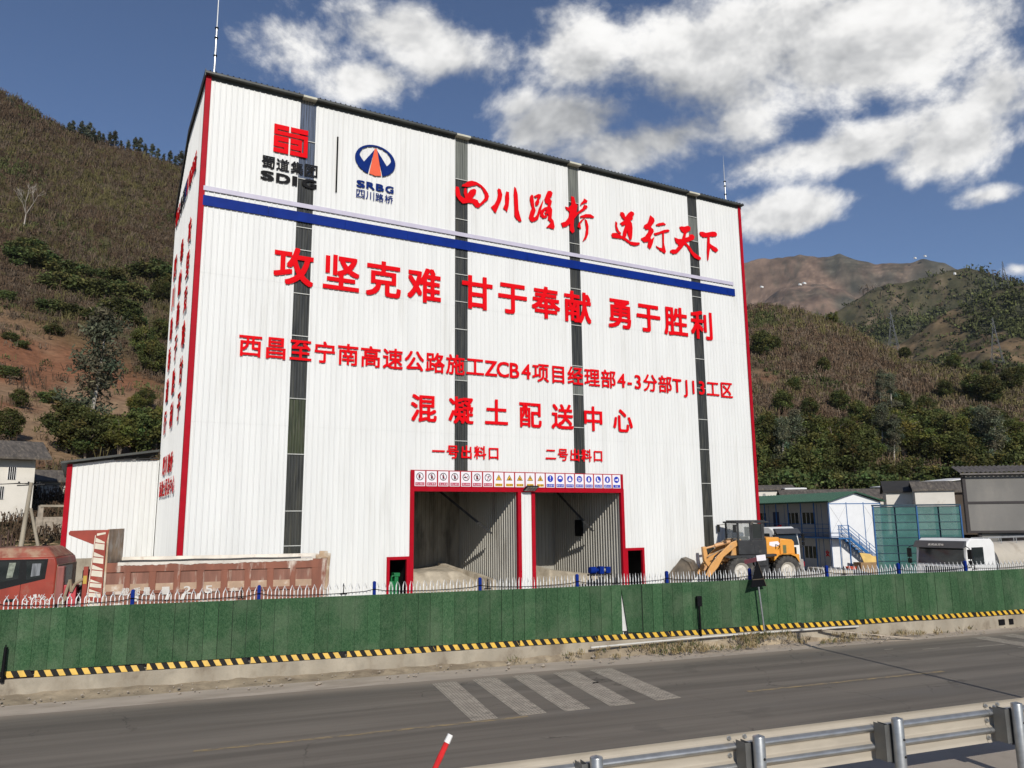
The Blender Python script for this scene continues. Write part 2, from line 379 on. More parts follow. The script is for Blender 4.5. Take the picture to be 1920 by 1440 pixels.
# --- viewer's terrace beyond which the guard rail stands
pave = mat('pavement', (0.36, 0.31, 0.25), 0.9, var=0.10, scale=0.7, col2=(0.28, 0.24, 0.19), lo=0.5, hi=0.7, scale2=0.5, bump=0.2)
b = MB(); b.prismx([(-28, -1.2), (1.6, -1.2), (1.6, 0.0), (-28, 0.0)], -60, 140)
b.prismx([(1.6, -1.2), (4.0, -1.9), (1.6, -1.9)], -60, 140)
o = b.build('terrace', pave); o.matrix_world = frame((5.0, 7.5, 1.25), -8.5); struct(o)
b = MB(); b.box(-900, 900, -900, 60, -2.5, -1.6)
o = b.build('ground', dirt); struct(o)

# --- yard of the plant
def yard_z(X, Y):
    X = np.asarray(X, float); Y = np.asarray(Y, float)
    t = (X-FP.x)*_fn[0] + (Y-FP.y)*_fn[1]
    return (0.9 - 0.42*smooth(36, 39, X)*smooth(33, 28, Y) - 0.85*smooth(43.5, 49, X)*smooth(26, 36, Y))*smooth(0.25, 1.1, t) + 0.02
yard_m = mat('yard_concrete', (0.40, 0.365, 0.30), 0.9, var=0.12, scale=0.5, col2=(0.30, 0.26, 0.20), lo=0.48, hi=0.7, scale2=0.35, bump=0.2)
S, T = np.meshgrid(np.linspace(-60, 110, 180), np.concatenate([np.linspace(0.25, 6, 24), np.linspace(7, 75, 50)]))
X = FP.x + S*_fu[0] + T*_fn[0]; Y = FP.y + S*_fu[1] + T*_fn[1]
o = grid_mesh('yard', X, Y, yard_z(X, Y), yard_m); struct(o)

# --- hills: real terrain in three depths
def interp(tab, x): return np.interp(x, [a for a, _ in tab], [b for _, b in tab])
RIDGE_T = [(-60, .42), (-30, .50), (-10.75, .4914), (-6.51, .4793), (-4.68, .4681), (-2.77, .4553), (-.19, .451), (4.8, .4299), (20, .37), (35, .31), (46.1, .2613), (48.1, .2558), (49.9, .2445), (53.2, .2115), (56.3, .1736), (59.3, .1546), (62.6, .1365), (69.5, .1028), (90, .06), (120, .05)]
RIDGE_R = [(-60, 320), (5, 320), (45, 290), (70, 240), (120, 240)]
BASE_R = [(-60, 58), (3, 58), (20, 75), (45, 84), (120, 84)]
E0, PW = -0.052, 0.7
def hill_z(X, Y):
    az = np.degrees(np.arctan2(X, Y)); r = np.hypot(X, Y)
    T = interp(RIDGE_T, az); Rr = interp(RIDGE_R, az); Rb = interp(BASE_R, az)
    t = np.clip((r-Rb)/(Rr-Rb), 0, 3)
    e = E0 + (T-E0)*np.minimum(t, 1)**PW
    z = 4.7 + r*e
    over = np.maximum(t-1, 0); zr = 4.7 + Rr*T
    z = np.where(t > 1, zr - (r-Rr)*0.12*np.minimum(over*3, 1), z)
    amp = smooth(0, 0.25, t)
    z = z + amp*(9*fbm(X, Y, 60, 4, 21)*smooth(0.15, 0.6, t)*(1-0.75*smooth(0.75, 1.0, t)) + 2.5*fbm(X, Y, 14, 3, 33)*(1-0.5*smooth(.8, 1, t)))
    low = 0.3*fbm(X, Y, 6, 3, 44)
    return np.where(t <= 0, 4.7+Rb*E0-0.06*(Rb-r) - 0.4, z) + low*0.5
def soil_mask(X, Y):
    az = np.degrees(np.arctan2(X, Y)); r = np.hypot(X, Y)
    n = fbm(X, Y, 30, 5, 61)
    a = smooth(9.0, 3.0, az - 6*n)*smooth(80, 92, r+16*n)*smooth(180, 142, r + 55*n + 3*az)
    b2 = 0.9*smooth(1.2, 0.4, np.hypot((az-56.5)/2.6, (r-170)/14) + n*1.6)
    b3 = 0.8*smooth(1.2, 0.3, np.hypot((az-47.2)/1.6, (r-205)/13) + n*1.6)
    return np.clip(np.maximum(np.maximum(a, b2), b3), 0, 1)
def hill_col(X, Y):
    r = np.hypot(X, Y); az = np.degrees(np.arctan2(X, Y))
    n = fbm(X, Y, 25, 5, 71)+0.5; n2 = fbm(X, Y, 5, 4, 77)+0.5
    brown = np.array([.090, .062, .040]); olive = np.array([.080, .072, .034]); dry = np.array([.17, .122, .070]); red = np.array([.205, .092, .048]); tan = np.array([.235, .155, .092])
    k = smooth(.4, .65, n)[..., None]; c = brown*(1-k) + olive*k
    k = smooth(.55, .8, n2)[..., None]*0.6; c = c*(1-k) + dry*k
    s = soil_mask(X, Y)[..., None]; k = smooth(.35, .7, fbm(X, Y, 12, 4, 83)+.5)[..., None]
    c = c*(1-s) + (red*(1-k)+tan*k)*s
    return c
def tint_mat(name, rough=0.95, fine=6.0, famp=0.3, bump=0.6, bs=3.0, leaf=False):
    m = bpy.data.materials.new(name); m.use_nodes = True; t = m.node_tree; p = t.nodes['Principled BSDF']
    a = N(t, 'ShaderNodeVertexColor', layer_name='tint'); c = N(t, 'ShaderNodeTexCoord')
    f = noise(t, c.outputs['Object'], fine, 6, 0.65)
    g = N(t, 'ShaderNodeCombineColor'); v = maprange(t, f, 0.25, 0.75, 1-famp, 1+famp, False)
    for i in range(3): L(t, v, g.inputs[i])
    L(t, mixc(t, 1.0, a.outputs[0], g.outputs[0], 'MULTIPLY'), p.inputs['Base Color'])
    p.inputs['Roughness'].default_value = rough; p.inputs['Specular IOR Level'].default_value = 0.15
    if bump:
        bn = N(t, 'ShaderNodeBump', i_Strength=bump, i_Distance=0.6); L(t, noise(t, c.outputs['Object'], bs, 5, 0.6), bn.inputs['Height']); L(t, bn.outputs[0], p.inputs['Normal'])
    return m
hill_m = tint_mat('hillside', fine=0.9, famp=0.45, bs=0.5)
AZ, RR = np.meshgrid(np.radians(np.linspace(-45, 100, 520)), np.concatenate([np.linspace(44, 340, 260), np.linspace(345, 520, 20)]))
X = RR*np.sin(AZ); Y = RR*np.cos(AZ)
o = grid_mesh('hillside', X, Y, hill_z(X, Y), hill_m, hill_col(X, Y)); struct(o)

def ridge_layer(name, tab, r0, r1, rback, e0, pw, az0, az1, namp, ns, colf, seed, mt, nr=130, na=420, fine=0.4):
    AZ, RR = np.meshgrid(np.linspace(az0, az1, na), np.concatenate([np.linspace(r0, r1, nr), np.linspace(r1*1.02, rback, 14)]))
    T = interp(tab, AZ); t = (RR-r0)/(r1-r0); A = np.radians(AZ)
    X = RR*np.sin(A); Y = RR*np.cos(A)
    tt = np.minimum(t, 1)
    z = 4.7 + RR*(e0 + (T-e0)*tt**pw)
    z = np.where(t > 1, 4.7+r1*T - (RR-r1)*0.25, z)
    g = np.abs(fbm(X, Y, ns*2.2, 4, seed+5))*2
    z = z + smooth(0, .2, t)*(1-0.8*smooth(.90, 1., t))*(namp*fbm(X, Y, ns, 5, seed) - namp*0.5*(0.5-g) - namp*.22*(.35-np.abs(fbm(X, Y, ns*.55, 4, seed+13)))*2) + namp*0.07*fbm(X, Y, ns*0.12, 3, seed+9)
    o = grid_mesh(name, X, Y, z, mt, colf(X, Y, z, AZ, tt)); struct(o)
    return X, Y, z, AZ, tt
B_T = [(30, .24), (45.5, .2448), (49.1, .2322), (51.96, .2472), (54.8, .2741), (56.8, .2807), (58.7, .2848), (60.3, .2863), (61.4, .2756), (63.3, .2557), (68, .2282), (85, .16)]
C_T = [(30, .12), (48, .15), (51.8, .1774), (54.8, .1955), (56.4, .2051), (58.4, .2292), (60.35, .2431), (61.9, .2511), (63.3, .2497), (68.1, .2506), (85, .20)]
D_T = [(20, .30), (42.7, .3345), (46.1, .3312), (47.6, .3324), (50.2, .3266), (51.7, .3199), (52.8, .3185), (53.9, .3066), (54.9, .2985), (56.6, .2978), (57.9, .2979), (59.1, .2889), (60, .2791), (62.8, .2575), (68, .2338), (85, .18)]
def colB(X, Y, z, az, t):
    n = fbm(X, Y, 90, 5, 101)+.5; n2 = fbm(X, Y, 22, 4, 105)+.5
    k = smooth(.42, .62, n)[..., None]; c = np.array([.052, .058, .036])*(1-k)+np.array([.095, .082, .046])*k
    k = smooth(.62, .8, n2)[..., None]; c = c*(1-k)+np.array([.15, .115, .075])*k; sp = smooth(.50, .64, fbm(X, Y, 16, 4, 107, .65)+.5)*.6; return (c*(1-sp)[..., None]+np.array([.036, .042, .024])*sp[..., None])*(.65+.7*(fbm(X, Y, 12, 3, 109)+.5))[..., None]
def colC(X, Y, z, az, t):
    n = fbm(X, Y, 60, 5, 111)+.5; ter = 0.5+0.5*np.sin(z*0.55+6*fbm(X, Y, 40, 3, 113))
    k = smooth(.46, .60, n)[..., None]; c = np.array([.17, .115, .065])*(1-k)+np.array([.055, .056, .033])*k
    sp = smooth(.50, .64, fbm(X, Y, 9, 4, 119, .65)+.5)*.6; c = c*(1-sp)[..., None]+np.array([.05, .05, .028])*sp[..., None]
    return c*(0.82+0.36*ter[..., None])*(.7+.6*(fbm(X, Y, 9, 4, 117)+.5))[..., None]
def colD(X, Y, z, az, t):
    n = fbm(X, Y, 260, 5, 121)+.5; ter = 0.5+0.5*np.sin(z*0.16+7*fbm(X, Y, 160, 3, 123))
    k = smooth(.50, .62, n)[..., None]; c = np.array([.165, .112, .080])*(1-k)+np.array([.082, .074, .055])*k
    sp = smooth(.52, .66, fbm(X, Y, 55, 5, 129, .65)+.5)*.55; ln = smooth(.75, 1.0, np.sin(z*.42+9*fbm(X, Y, 120, 3, 131)))*smooth(.0, .1, fbm(X, Y, 200, 3, 133))*.45
    c = c*(1-sp)[..., None] + np.array([.045, .045, .032])*sp[..., None]; c = c*(1+ln)[..., None]
    return c*(0.9+0.2*ter[..., None])*(.55+.9*(fbm(X, Y, 30, 4, 127, .7)+.5))[..., None]
ridge_layer('far_mountain', D_T, 1500, 2600, 3600, .15, .9, 15, 85, 300, 420, colD, 201, tint_mat('mountain_far', fine=0.022, famp=0.5, bump=1.0, bs=0.03), 240, 620)
LB = ridge_layer('green_ridge', B_T, 560, 1000, 1450, .05, .9, 25, 85, 80, 170, colB, 211, tint_mat('mountain_green', fine=0.1, famp=0.4, bump=1.0, bs=0.08), 150, 460)
LC = ridge_layer('terraced_slope', C_T, 350, 640, 900, .03, .9, 25, 85, 34, 90, colC, 221, tint_mat('mountain_brown', fine=0.2, famp=0.4, bump=0.8, bs=0.15), 150, 420)

# ------------------------------------------------------------------ vegetation
rng = np.random.default_rng(11)
def quads_from(cen, ax1, ax2):  # quads centred on cen spanned by half axes
    co = np.stack([cen-ax1-ax2, cen+ax1-ax2, cen+ax1+ax2, cen-ax1+ax2], 1).reshape(-1, 3)
    return co, np.arange(len(co)).reshape(-1, 4)
def rand_unit(n):
    v = rng.normal(size=(n, 3)); return v/np.linalg.norm(v, axis=1, keepdims=True)
def leaf_quads(cen, size, aspect=0.5, droop=0.0):
    n = len(cen); a = rand_unit(n); a[:, 2] = a[:, 2]*0.6 - droop; a /= np.linalg.norm(a, axis=1, keepdims=True)
    b = np.cross(a, rand_unit(n)); b /= np.linalg.norm(b, axis=1, keepdims=True)
    s = size*rng.uniform(.6, 1.3, n)[:, None]
    return quads_from(cen, a*s, b*s*aspect)
def leaf_obj(name, co, q, col, m, parent=None):
    me = bpy.data.meshes.new(name); fast_mesh(me, co, q); me.materials.append(m)
    ca = me.color_attributes.new('tint', 'FLOAT_COLOR', 'POINT'); c4 = np.ones((len(co), 4), np.float32); c4[:, :3] = col
    ca.data.foreach_set('color', c4.ravel())
    o = bpy.data.objects.new(name, me); COL.objects.link(o)
    if parent: o.parent = parent
    return o
def leaf_material():
    m = bpy.data.materials.new('foliage'); m.use_nodes = True; t = m.node_tree; p = t.nodes['Principled BSDF']
    a = N(t, 'ShaderNodeVertexColor', layer_name='tint'); oi = N(t, 'ShaderNodeObjectInfo')
    h = N(t, 'ShaderNodeHueSaturation'); L(t, a.outputs[0], h.inputs['Color'])
    L(t, maprange(t, oi.outputs['Random'], 0, 1, .7, 1.3, False), h.inputs['Value']); L(t, maprange(t, oi.outputs['Random'], 0, 1, .49, .51, False), h.inputs['Hue'])
    p.inputs['Roughness'].default_value = 0.75; p.inputs['Specular IOR Level'].default_value = 0.2
    L(t, h.outputs[0], p.inputs['Base Color'])
    tr = N(t, 'ShaderNodeBsdfTranslucent'); L(t, h.outputs[0], tr.inputs[0])
    mx = N(t, 'ShaderNodeMixShader'); mx.inputs[0].default_value = 0.25; L(t, p.outputs[0], mx.inputs[1]); L(t, tr.outputs[0], mx.inputs[2])
    L(t, mx.outputs[0], t.nodes['Material Output'].inputs[0])
    return m
foliage = leaf_material()
bark = mat('bark', (0.20, 0.16, 0.12), 0.9, var=0.3, scale=4, stretch=(1, 1, 0.3))
pale_bark = mat('pale_bark', (0.42, 0.38, 0.32), 0.8, var=0.3, scale=3, stretch=(1, 1, 0.3))
def proto_tree(kind, seed):
    global rng
    rng = np.random.default_rng(seed); random.seed(seed)
    t = MB(); C = []; 
    if kind == 'broad':
        H, n, rc, ls, per, asp, dr = 7.5, 46, 0.95, 0.17, 120, .55, .15
        base = np.array([.084, .092, .027])
        t.tube((0, 0, -0.6), (0.15, 0, 2.2), .22, 8, .16)
        for k in range(n):
            u = rand_unit(1)[0]; rr = rng.uniform(.55, 1)**.5
            C.append((u[0]*2.7*rr, u[1]*2.7*rr, 4.2+u[2]*3.1*rr))
        for k in range(9):
            c = C[k*4]; t.tube((0.15, 0, 2.0), (c[0]*.8, c[1]*.8, c[2]-.3), .09, 5, .03)
    elif kind == 'feather':
        H, n, rc, ls, per, asp, dr = 8.5, 44, 0.8, 0.24, 95, .28, .45
        base = np.array([.118, .120, .028])
        for k in range(14):
            a = rng.uniform(0, 6.28); h = rng.uniform(5.5, 8.5); lean = rng.uniform(.5, 2.6)
            p = [(0, 0, -.5), (math.cos(a)*lean*.25, math.sin(a)*lean*.25, h*.55), (math.cos(a)*lean*.7, math.sin(a)*lean*.7, h*.88), (math.cos(a)*lean*1.15, math.sin(a)*lean*1.15, h*.93)]
            t.path(p, .045, 5)
            for q in range(4):
                w = rng.uniform(.35, 1.0); zz = h*(.35+.6*w)
                C.append((math.cos(a)*lean*w*1.1+rng.normal()*.35, math.sin(a)*lean*w*1.1+rng.normal()*.35, zz))
    elif kind == 'tall':
        H, n, rc, ls, per, asp, dr = 14, 50, .95, .19, 85, .33, .5
        base = np.array([.125, .130, .080])
        pts = [(0, 0, -.6), (.25, 0, 3.5), (.7, .1, 7), (1.0, .1, 10.5), (1.3, .1, 13.6)]
        for i, (a, b_) in enumerate(zip(pts[:-1], pts[1:])): t.tube(a, b_, .26-.055*i, 7, .205-.055*i)
        for k in range(50):
            w = rng.uniform(.22, 1); i = min(3, int(w*4)); f = w*4-i
            P = np.array(pts[i])*(1-f)+np.array(pts[i+1])*f; a = rng.uniform(0, 6.28); ln = rng.uniform(.5, 2.9)*(1.25-w)
            c = P + np.array([math.cos(a)*ln, math.sin(a)*ln, ln*.35]); C.append(tuple(c))
            if k % 3 == 0: t.tube(P, c, .05, 5, .02)
    elif kind == 'ridge':
        H, n, rc, ls, per, asp, dr = 8, 26, .6, .24, 36, .45, .2
        base = np.array([.085, .095, .065])
        t.tube((0, 0, -.6), (0, 0, 7.4), .14, 6, .04)
        for k in range(26):
            w = rng.uniform(.25, 1); a = rng.uniform(0, 6.28); ln = rng.uniform(.2, 1.7)*(1.15-w)**.7
            c = (math.cos(a)*ln, math.sin(a)*ln, 7.8*w+rng.normal()*.1); C.append(c)
            if k % 2 == 0: t.tube((0, 0, c[2]-.2), c, .04, 4, .02)
    elif kind == 'bush':
        H, n, rc, ls, per, asp, dr = 2.6, 22, .55, .10, 150, .6, .1
        base = np.array([.090, .105, .034])
        for k in range(22):
            u = rand_unit(1)[0]; rr = rng.uniform(.4, 1)**.5; C.append((u[0]*1.5*rr, u[1]*1.5*rr, 1.1+u[2]*1.0*rr))
        for k in range(6): t.tube((0, 0, -.4), (C[k][0]*.7, C[k][1]*.7, C[k][2]), .05, 5, .02)
    C = np.array(C); cl = np.repeat(np.arange(len(C)), per)
    pos = C[cl] + rng.normal(size=(len(cl), 3))*rc*np.array([.55, .55, .42])
    co, q = leaf_quads(pos, ls, asp, dr)
    sh = rng.uniform(.65, 1.4, len(C))[cl]*rng.uniform(.8, 1.2, len(cl))
    hue = rng.normal(0, .10, len(C))[cl]
    col = base[None]*sh[:, None]; col[:, 0] *= 1+hue*1.3; 
    yl = (rng.random(len(cl)) < .06); col[yl] = col[yl]*1.6+np.array([.02, .01, 0])
    root = bpy.data.objects.new('tree', None)
    crown = leaf_obj('crown', co, q, np.repeat(np.clip(col, .005, .6), 4, 0), foliage)
    tr = t.build('trunk', pale_bark if kind == 'tall' else bark, smooth=True)
    return crown, tr
PROTO = {}
for kind, cnt in (('broad', 3), ('feather', 3), ('tall', 2), ('ridge', 3), ('bush', 3)):
    PROTO[kind] = [proto_tree(kind, 100+17*i+len(kind)) for i in range(cnt)]
    for c, tr in PROTO[kind]: COL.objects.unlink(c); COL.objects.unlink(tr)
def ter(az, r):
    x, y = r*math.sin(R_(az)), r*math.cos(R_(az)); return (x, y, float(hill_z(np.array([x]), np.array([y]))[0]))
_tk = {}
def plant(kind, az, r, s, label, group=None, name='tree', cat='tree', sx=1.0, lean=0.0, z=None):
    i = _tk.get(kind, 0); _tk[kind] = i+1
    c, tr = PROTO[kind][i % len(PROTO[kind])]
    p = ter(az, r)
    root = thing(name, label, cat, p if z is None else (p[0], p[1], z), random.Random(i*7+3).uniform(0, 6.28) if kind != 'tall' else random.Random(i*7+3).uniform(-1.2, .2), group)
    root.scale = (s*sx, s*sx, s)
    if lean: root.rotation_euler = (0, lean, 0)
    for src in (c, tr):
        d = src.copy(); COL.objects.link(d); d.parent = root
    return root

# ================================================================== MAIN BUILDING
FY, FX0, FX1, ZG, ZT = 35.0, 3.67, 36.45, 0.9, 24.62
HB = thing('batching_plant_building', 'tall white corrugated steel concrete plant with red corners and dark vertical skylight strips', 'building', (20, 35, ZG))
def WB(root):
    b = MB(); b.M = Matrix.Translation(-root.location); return b
PITCH = 0.25
def profile(a, b_, h=0.030):
    """corrugation between a and b_ : list of (coordinate, rise)"""
    out = [(a, 0.0)]; k = math.ceil(a/PITCH - 0.5)
    while True:
        c = k*PITCH; k += 1
        if c-0.035 <= a: continue
        if c+0.035 >= b_: break
        out += [(c-0.036, 0), (c-0.018, h), (c+0.018, h), (c+0.036, 0)]
    out.append((b_, 0.0)); return out
def corr(b, axis, a0, a1, z0, z1, at, sgn, h=0.030):
    """corrugated sheet; axis 'x': spans x at y=at, ribs towards sgn*y ; axis 'y': spans y at x=at"""
    pr = profile(a0, a1, h); vs = []; n = len(pr)
    for z in (z0, z1):
        for c, r in pr: vs.append((c, at+sgn*r, z) if axis == 'x' else (at+sgn*r, c, z))
    b.add(vs, [(i, i+1, n+i+1, n+i) for i in range(n-1)])
BAYS = [(13.92, 19.57), (20.58, 26.07)]
b = WB(HB)
for x0, x1, z0 in [(FX0, 7.9, ZG), (8.65, 12.61, ZG), (12.61, 13.72, 2.98), (13.72, 16.04, 6.95), (16.76, 23.1, 6.95), (23.8, 26.27, 6.95), (26.27, 27.55, 3.02), (27.55, 32.0, ZG), (32.75, FX1, ZG), (19.74, 20.42, ZG)]:
    if x0 == 19.74: corr(b, 'x', x0, x1, z0, 6.1, FY, -1); continue
    for k, (za, zb) in enumerate(((ZG, 8.87), (8.85, 15.42), (15.4, ZT))):
        if zb > z0: corr(b, 'x', x0, x1, max(za, z0), zb, FY-.006*k, -1)
b.build('front_wall', white_wall, HB)
b = WB(HB); corr(b, 'y', FY, 41.1, ZG, ZT, FX0, -1)
pr = profile(41.1, 46.3); vs = [(FX0-r, c, ZG) for c, r in pr] + [(FX0-r, c, ZT-(c-41.1)*0.55) for c, r in pr]; n = len(pr)
b.add(vs, [(i, i+1, n+i+1, n+i) for i in range(n-1)]); b.build('side_wall', white_wall, HB)
b = WB(HB); corr(b, 'y', FY, 46.3, ZG, 21.8, FX1, 1); b.quad((FX1, FY, 21.8), (FX1, 46.3, 21.8), (FX1, 41.1, ZT), (FX1, FY, ZT)); b.build('side_wall', white_wall, HB)
b = WB(HB); corr(b, 'x', FX0, FX1, ZG, 21.75, 46.3, 1); b.build('rear_wall', white_wall, HB)
frp = mat('skylight_sheet', (0.040, 0.040, 0.035), 0.28, var=0.45, scale=1.3, col2=(0.075, 0.072, 0.055), lo=0.45, hi=0.7, scale2=1.6, stretch=(6, 1, 0.35), spec=0.5)
frp_pale = mat('brightened_skylight_sheet', (0.16, 0.165, 0.14), 0.22, var=0.3, scale=1.3, stretch=(6, 1, 0.35), spec=0.7)  # paler tint stands for roof-light glow and sky reflection near the strip tops
frp_green = mat('mossy_skylight_sheet', (0.042, 0.049, 0.022), 0.35, var=0.4, scale=1.5, col2=(0.09, 0.085, 0.06), lo=0.5, hi=0.7, scale2=3, stretch=(6, 1, .4))
frp_mirror = mat('glossy_sky_tint_sheet', (0.30, 0.31, 0.32), 0.12, 0.75, var=0.35, scale=2.0, stretch=(9, 1, .3))  # pale streaky tint stands for sky reflected in the first strip's top
joint_m = mat('joint_flashing', (0.5, 0.5, 0.46), 0.5)
STRIPS = [(7.9, 8.65, ZG, [22.55, 20.6, 18.2, 17.1, 15.0, 13.0, 10.1, 7.6, 5.1, 3.6]),
          (16.04, 16.76, 6.95, [22.3, 20.1, 18.0, 17.1, 15.65, 14.2, 12.6, 11.55, 9.8, 8.5]),
          (23.1, 23.8, 6.95, [22.4, 19.95, 17.3, 15.2, 12.9, 11.3, 9.5, 8.0]),
          (32.0, 32.75, ZG, [23.2, 21.6, 19.9, 18.0, 16.2, 14.1, 12.3, 10.4, 8.6, 6.6, 4.7, 2.9])]
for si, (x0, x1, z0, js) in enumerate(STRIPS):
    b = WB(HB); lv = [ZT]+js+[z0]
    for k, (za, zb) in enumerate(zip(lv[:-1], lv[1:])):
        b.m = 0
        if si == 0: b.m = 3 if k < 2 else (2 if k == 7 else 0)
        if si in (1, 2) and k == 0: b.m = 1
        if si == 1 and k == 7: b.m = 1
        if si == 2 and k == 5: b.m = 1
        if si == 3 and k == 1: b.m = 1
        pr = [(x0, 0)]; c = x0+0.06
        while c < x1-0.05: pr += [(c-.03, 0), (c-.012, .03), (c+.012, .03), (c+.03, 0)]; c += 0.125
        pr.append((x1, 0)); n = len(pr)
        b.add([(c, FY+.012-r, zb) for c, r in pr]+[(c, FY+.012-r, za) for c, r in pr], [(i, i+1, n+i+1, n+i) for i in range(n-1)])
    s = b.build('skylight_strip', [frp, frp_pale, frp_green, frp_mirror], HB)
    for z in js:
        b = WB(HB); b.box(x0+.005, x1-.005, FY-.045, FY-.005, z-.018, z+.018); b.build('sheet_joint', joint_m, s)
# trims
for x in (FX0, FX1):
    b = WB(HB); s = -1 if x == FX0 else 1
    b.box(min(x-s*.17, x+s*.035), max(x-s*.17, x+s*.035), FY-.085, FY-.055, ZG, ZT); b.box(min(x+s*.035, x+s*.06), max(x+s*.035, x+s*.06), FY-.085, FY+.15, ZG, ZT)
    b.build('corner_trim', red_trim, HB)
# bands
b = WB(HB)
xs = [3.78, 6.6, 10.2, 13.4, 16.9, 20.3, 23.6, 25.7, 29.3, 34.9, 35.55]
for a, c in zip(xs[:-1], xs[1:]): b.box(a+.006, c-.006, FY-.095, FY-.052, 18.452, 18.92)
b.build('blue_band', blue_paint, HB)
b = WB(HB); b.box(3.78, 35.45, FY-.095, FY-.052, 19.15, 19.36); b.build('lilac_band', lilac, HB)
# roof
roof_m = mat('dark_roof_sheet', (0.045, 0.048, 0.042), 0.5, var=0.3, scale=1.5)
b = WB(HB)
pr = []; k = 0
for s0, s1 in [(FX0-.12, 7.95), (8.6, 16.0), (16.8, 23.06), (23.84, 31.95), (32.8, FX1+.14)]:
    pr = profile(s0, s1, 0.05); n = len(pr)
    y0, y1, y2 = FY-.32, 41.1, 46.5; vs = []
    for y, z in ((y0, ZT+.12), (y1, ZT+.16), (y2, 21.9)):
        vs += [(c, y, z+r) for c, r in pr]
    b.add(vs, [(j*n+i, j*n+i+1, (j+1)*n+i+1, (j+1)*n+i) for j in range(2) for i in range(n-1)])
    b.box(s0, s1, y0, y0+.3, ZT+.02, ZT+.115)
    b.box(s0, s1, FY-.05, FY-.02, ZT-.14, ZT+.02)
b.box(FX0-.13, FX0-.10, FY-.3, 41.1, ZT-.12, ZT+.2)
b.hexa([(FX0-.13, 41.1, ZT-.12), (FX0-.10, 41.1, ZT-.12), (FX0-.10, 46.5, 21.66), (FX0-.13, 46.5, 21.66), (FX0-.13, 41.1, ZT+.2), (FX0-.10, 41.1, ZT+.2), (FX0-.10, 46.5, 21.98), (FX0-.13, 46.5, 21.98)])
b.build('roof', roof_m, HB)
clear_m = mat('clear_roof_sheet', (0.55, 0.53, 0.42), 0.25, var=0.1)
for s0, s1 in [(7.95, 8.6), (16.0, 16.8), (23.06, 23.84), (31.95, 32.8)]:
    b = WB(HB); b.box(s0, s1, FY-.34, 40.5, ZT+.0, ZT+.10); b.build('roof_light', clear_m, HB)
# bay frames
for x0, x1 in BAYS:
    b = WB(HB); z = 6.0
    b.box(x0-.20, x0, FY-.07, FY+.12, ZG, 6.22); b.box(x1, x1+.20, FY-.07, FY+.12, ZG, 6.22); b.box(x0, x1, FY-.07, FY+.12, z, 6.22)
    b.build('door_frame', red_trim, HB, bevel=.008)
b = WB(HB); b.box(19.775, 20.375, FY-.068, FY-.03, 6.0, 6.22); b.build('door_frame', red_trim, HB)
for x0, x1, z in [(12.61, 13.72, 2.98), (26.27, 27.55, 3.02)]:
    b = WB(HB); b.box(x0, x0+.14, FY-.065, FY+.1, ZG, z); b.box(x1-.14, x1, FY-.065, FY+.1, ZG, z); b.box(x0+.14, x1-.14, FY-.065, FY+.1, z-.14, z)
    b.build('door_frame', red_trim, HB, bevel=.006)
# bay interiors
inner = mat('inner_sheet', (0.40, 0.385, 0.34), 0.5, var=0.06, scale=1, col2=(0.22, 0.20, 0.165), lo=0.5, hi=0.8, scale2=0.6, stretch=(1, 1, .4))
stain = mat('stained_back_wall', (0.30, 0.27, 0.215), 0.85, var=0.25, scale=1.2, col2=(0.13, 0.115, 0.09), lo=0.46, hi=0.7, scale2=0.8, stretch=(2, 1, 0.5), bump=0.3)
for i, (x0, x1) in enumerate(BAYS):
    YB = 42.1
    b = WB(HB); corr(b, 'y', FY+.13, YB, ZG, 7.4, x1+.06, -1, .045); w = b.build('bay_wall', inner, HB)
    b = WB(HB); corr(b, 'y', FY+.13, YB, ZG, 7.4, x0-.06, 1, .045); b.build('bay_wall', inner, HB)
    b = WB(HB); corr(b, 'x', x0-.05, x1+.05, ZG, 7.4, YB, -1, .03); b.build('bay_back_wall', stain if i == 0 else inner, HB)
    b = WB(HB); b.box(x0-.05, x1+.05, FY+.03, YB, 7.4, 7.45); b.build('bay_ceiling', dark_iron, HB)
    b = WB(HB); b.bar((x1-.35, YB-4.9, 3.9), (x0+1.9 + (1.0 if i else 0), YB-3.2, 7.0), .12, .12); b.build('roof_brace', dark_iron, HB)
b = WB(HB); b.box(14.2, 15.4, 41.3, 41.9, 4.6, 4.75); b.box(14.2, 15.4, 41.85, 42.0, 3.9, 5.3); b.build('chute', dark_iron, HB)
b = WB(HB); b.box(25.99, 26.05, 38.7, 39.5, 3.6, 4.55); b.build('hatch', black, HB)
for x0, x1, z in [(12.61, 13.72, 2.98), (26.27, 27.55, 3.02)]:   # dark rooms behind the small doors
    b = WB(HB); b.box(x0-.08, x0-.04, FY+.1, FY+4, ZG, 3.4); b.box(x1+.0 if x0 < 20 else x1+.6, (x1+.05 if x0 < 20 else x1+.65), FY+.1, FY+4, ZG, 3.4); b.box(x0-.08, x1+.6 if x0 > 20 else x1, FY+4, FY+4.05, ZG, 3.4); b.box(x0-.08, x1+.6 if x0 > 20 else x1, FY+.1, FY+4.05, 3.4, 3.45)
    b.build('dark_room', dark_iron, HB)

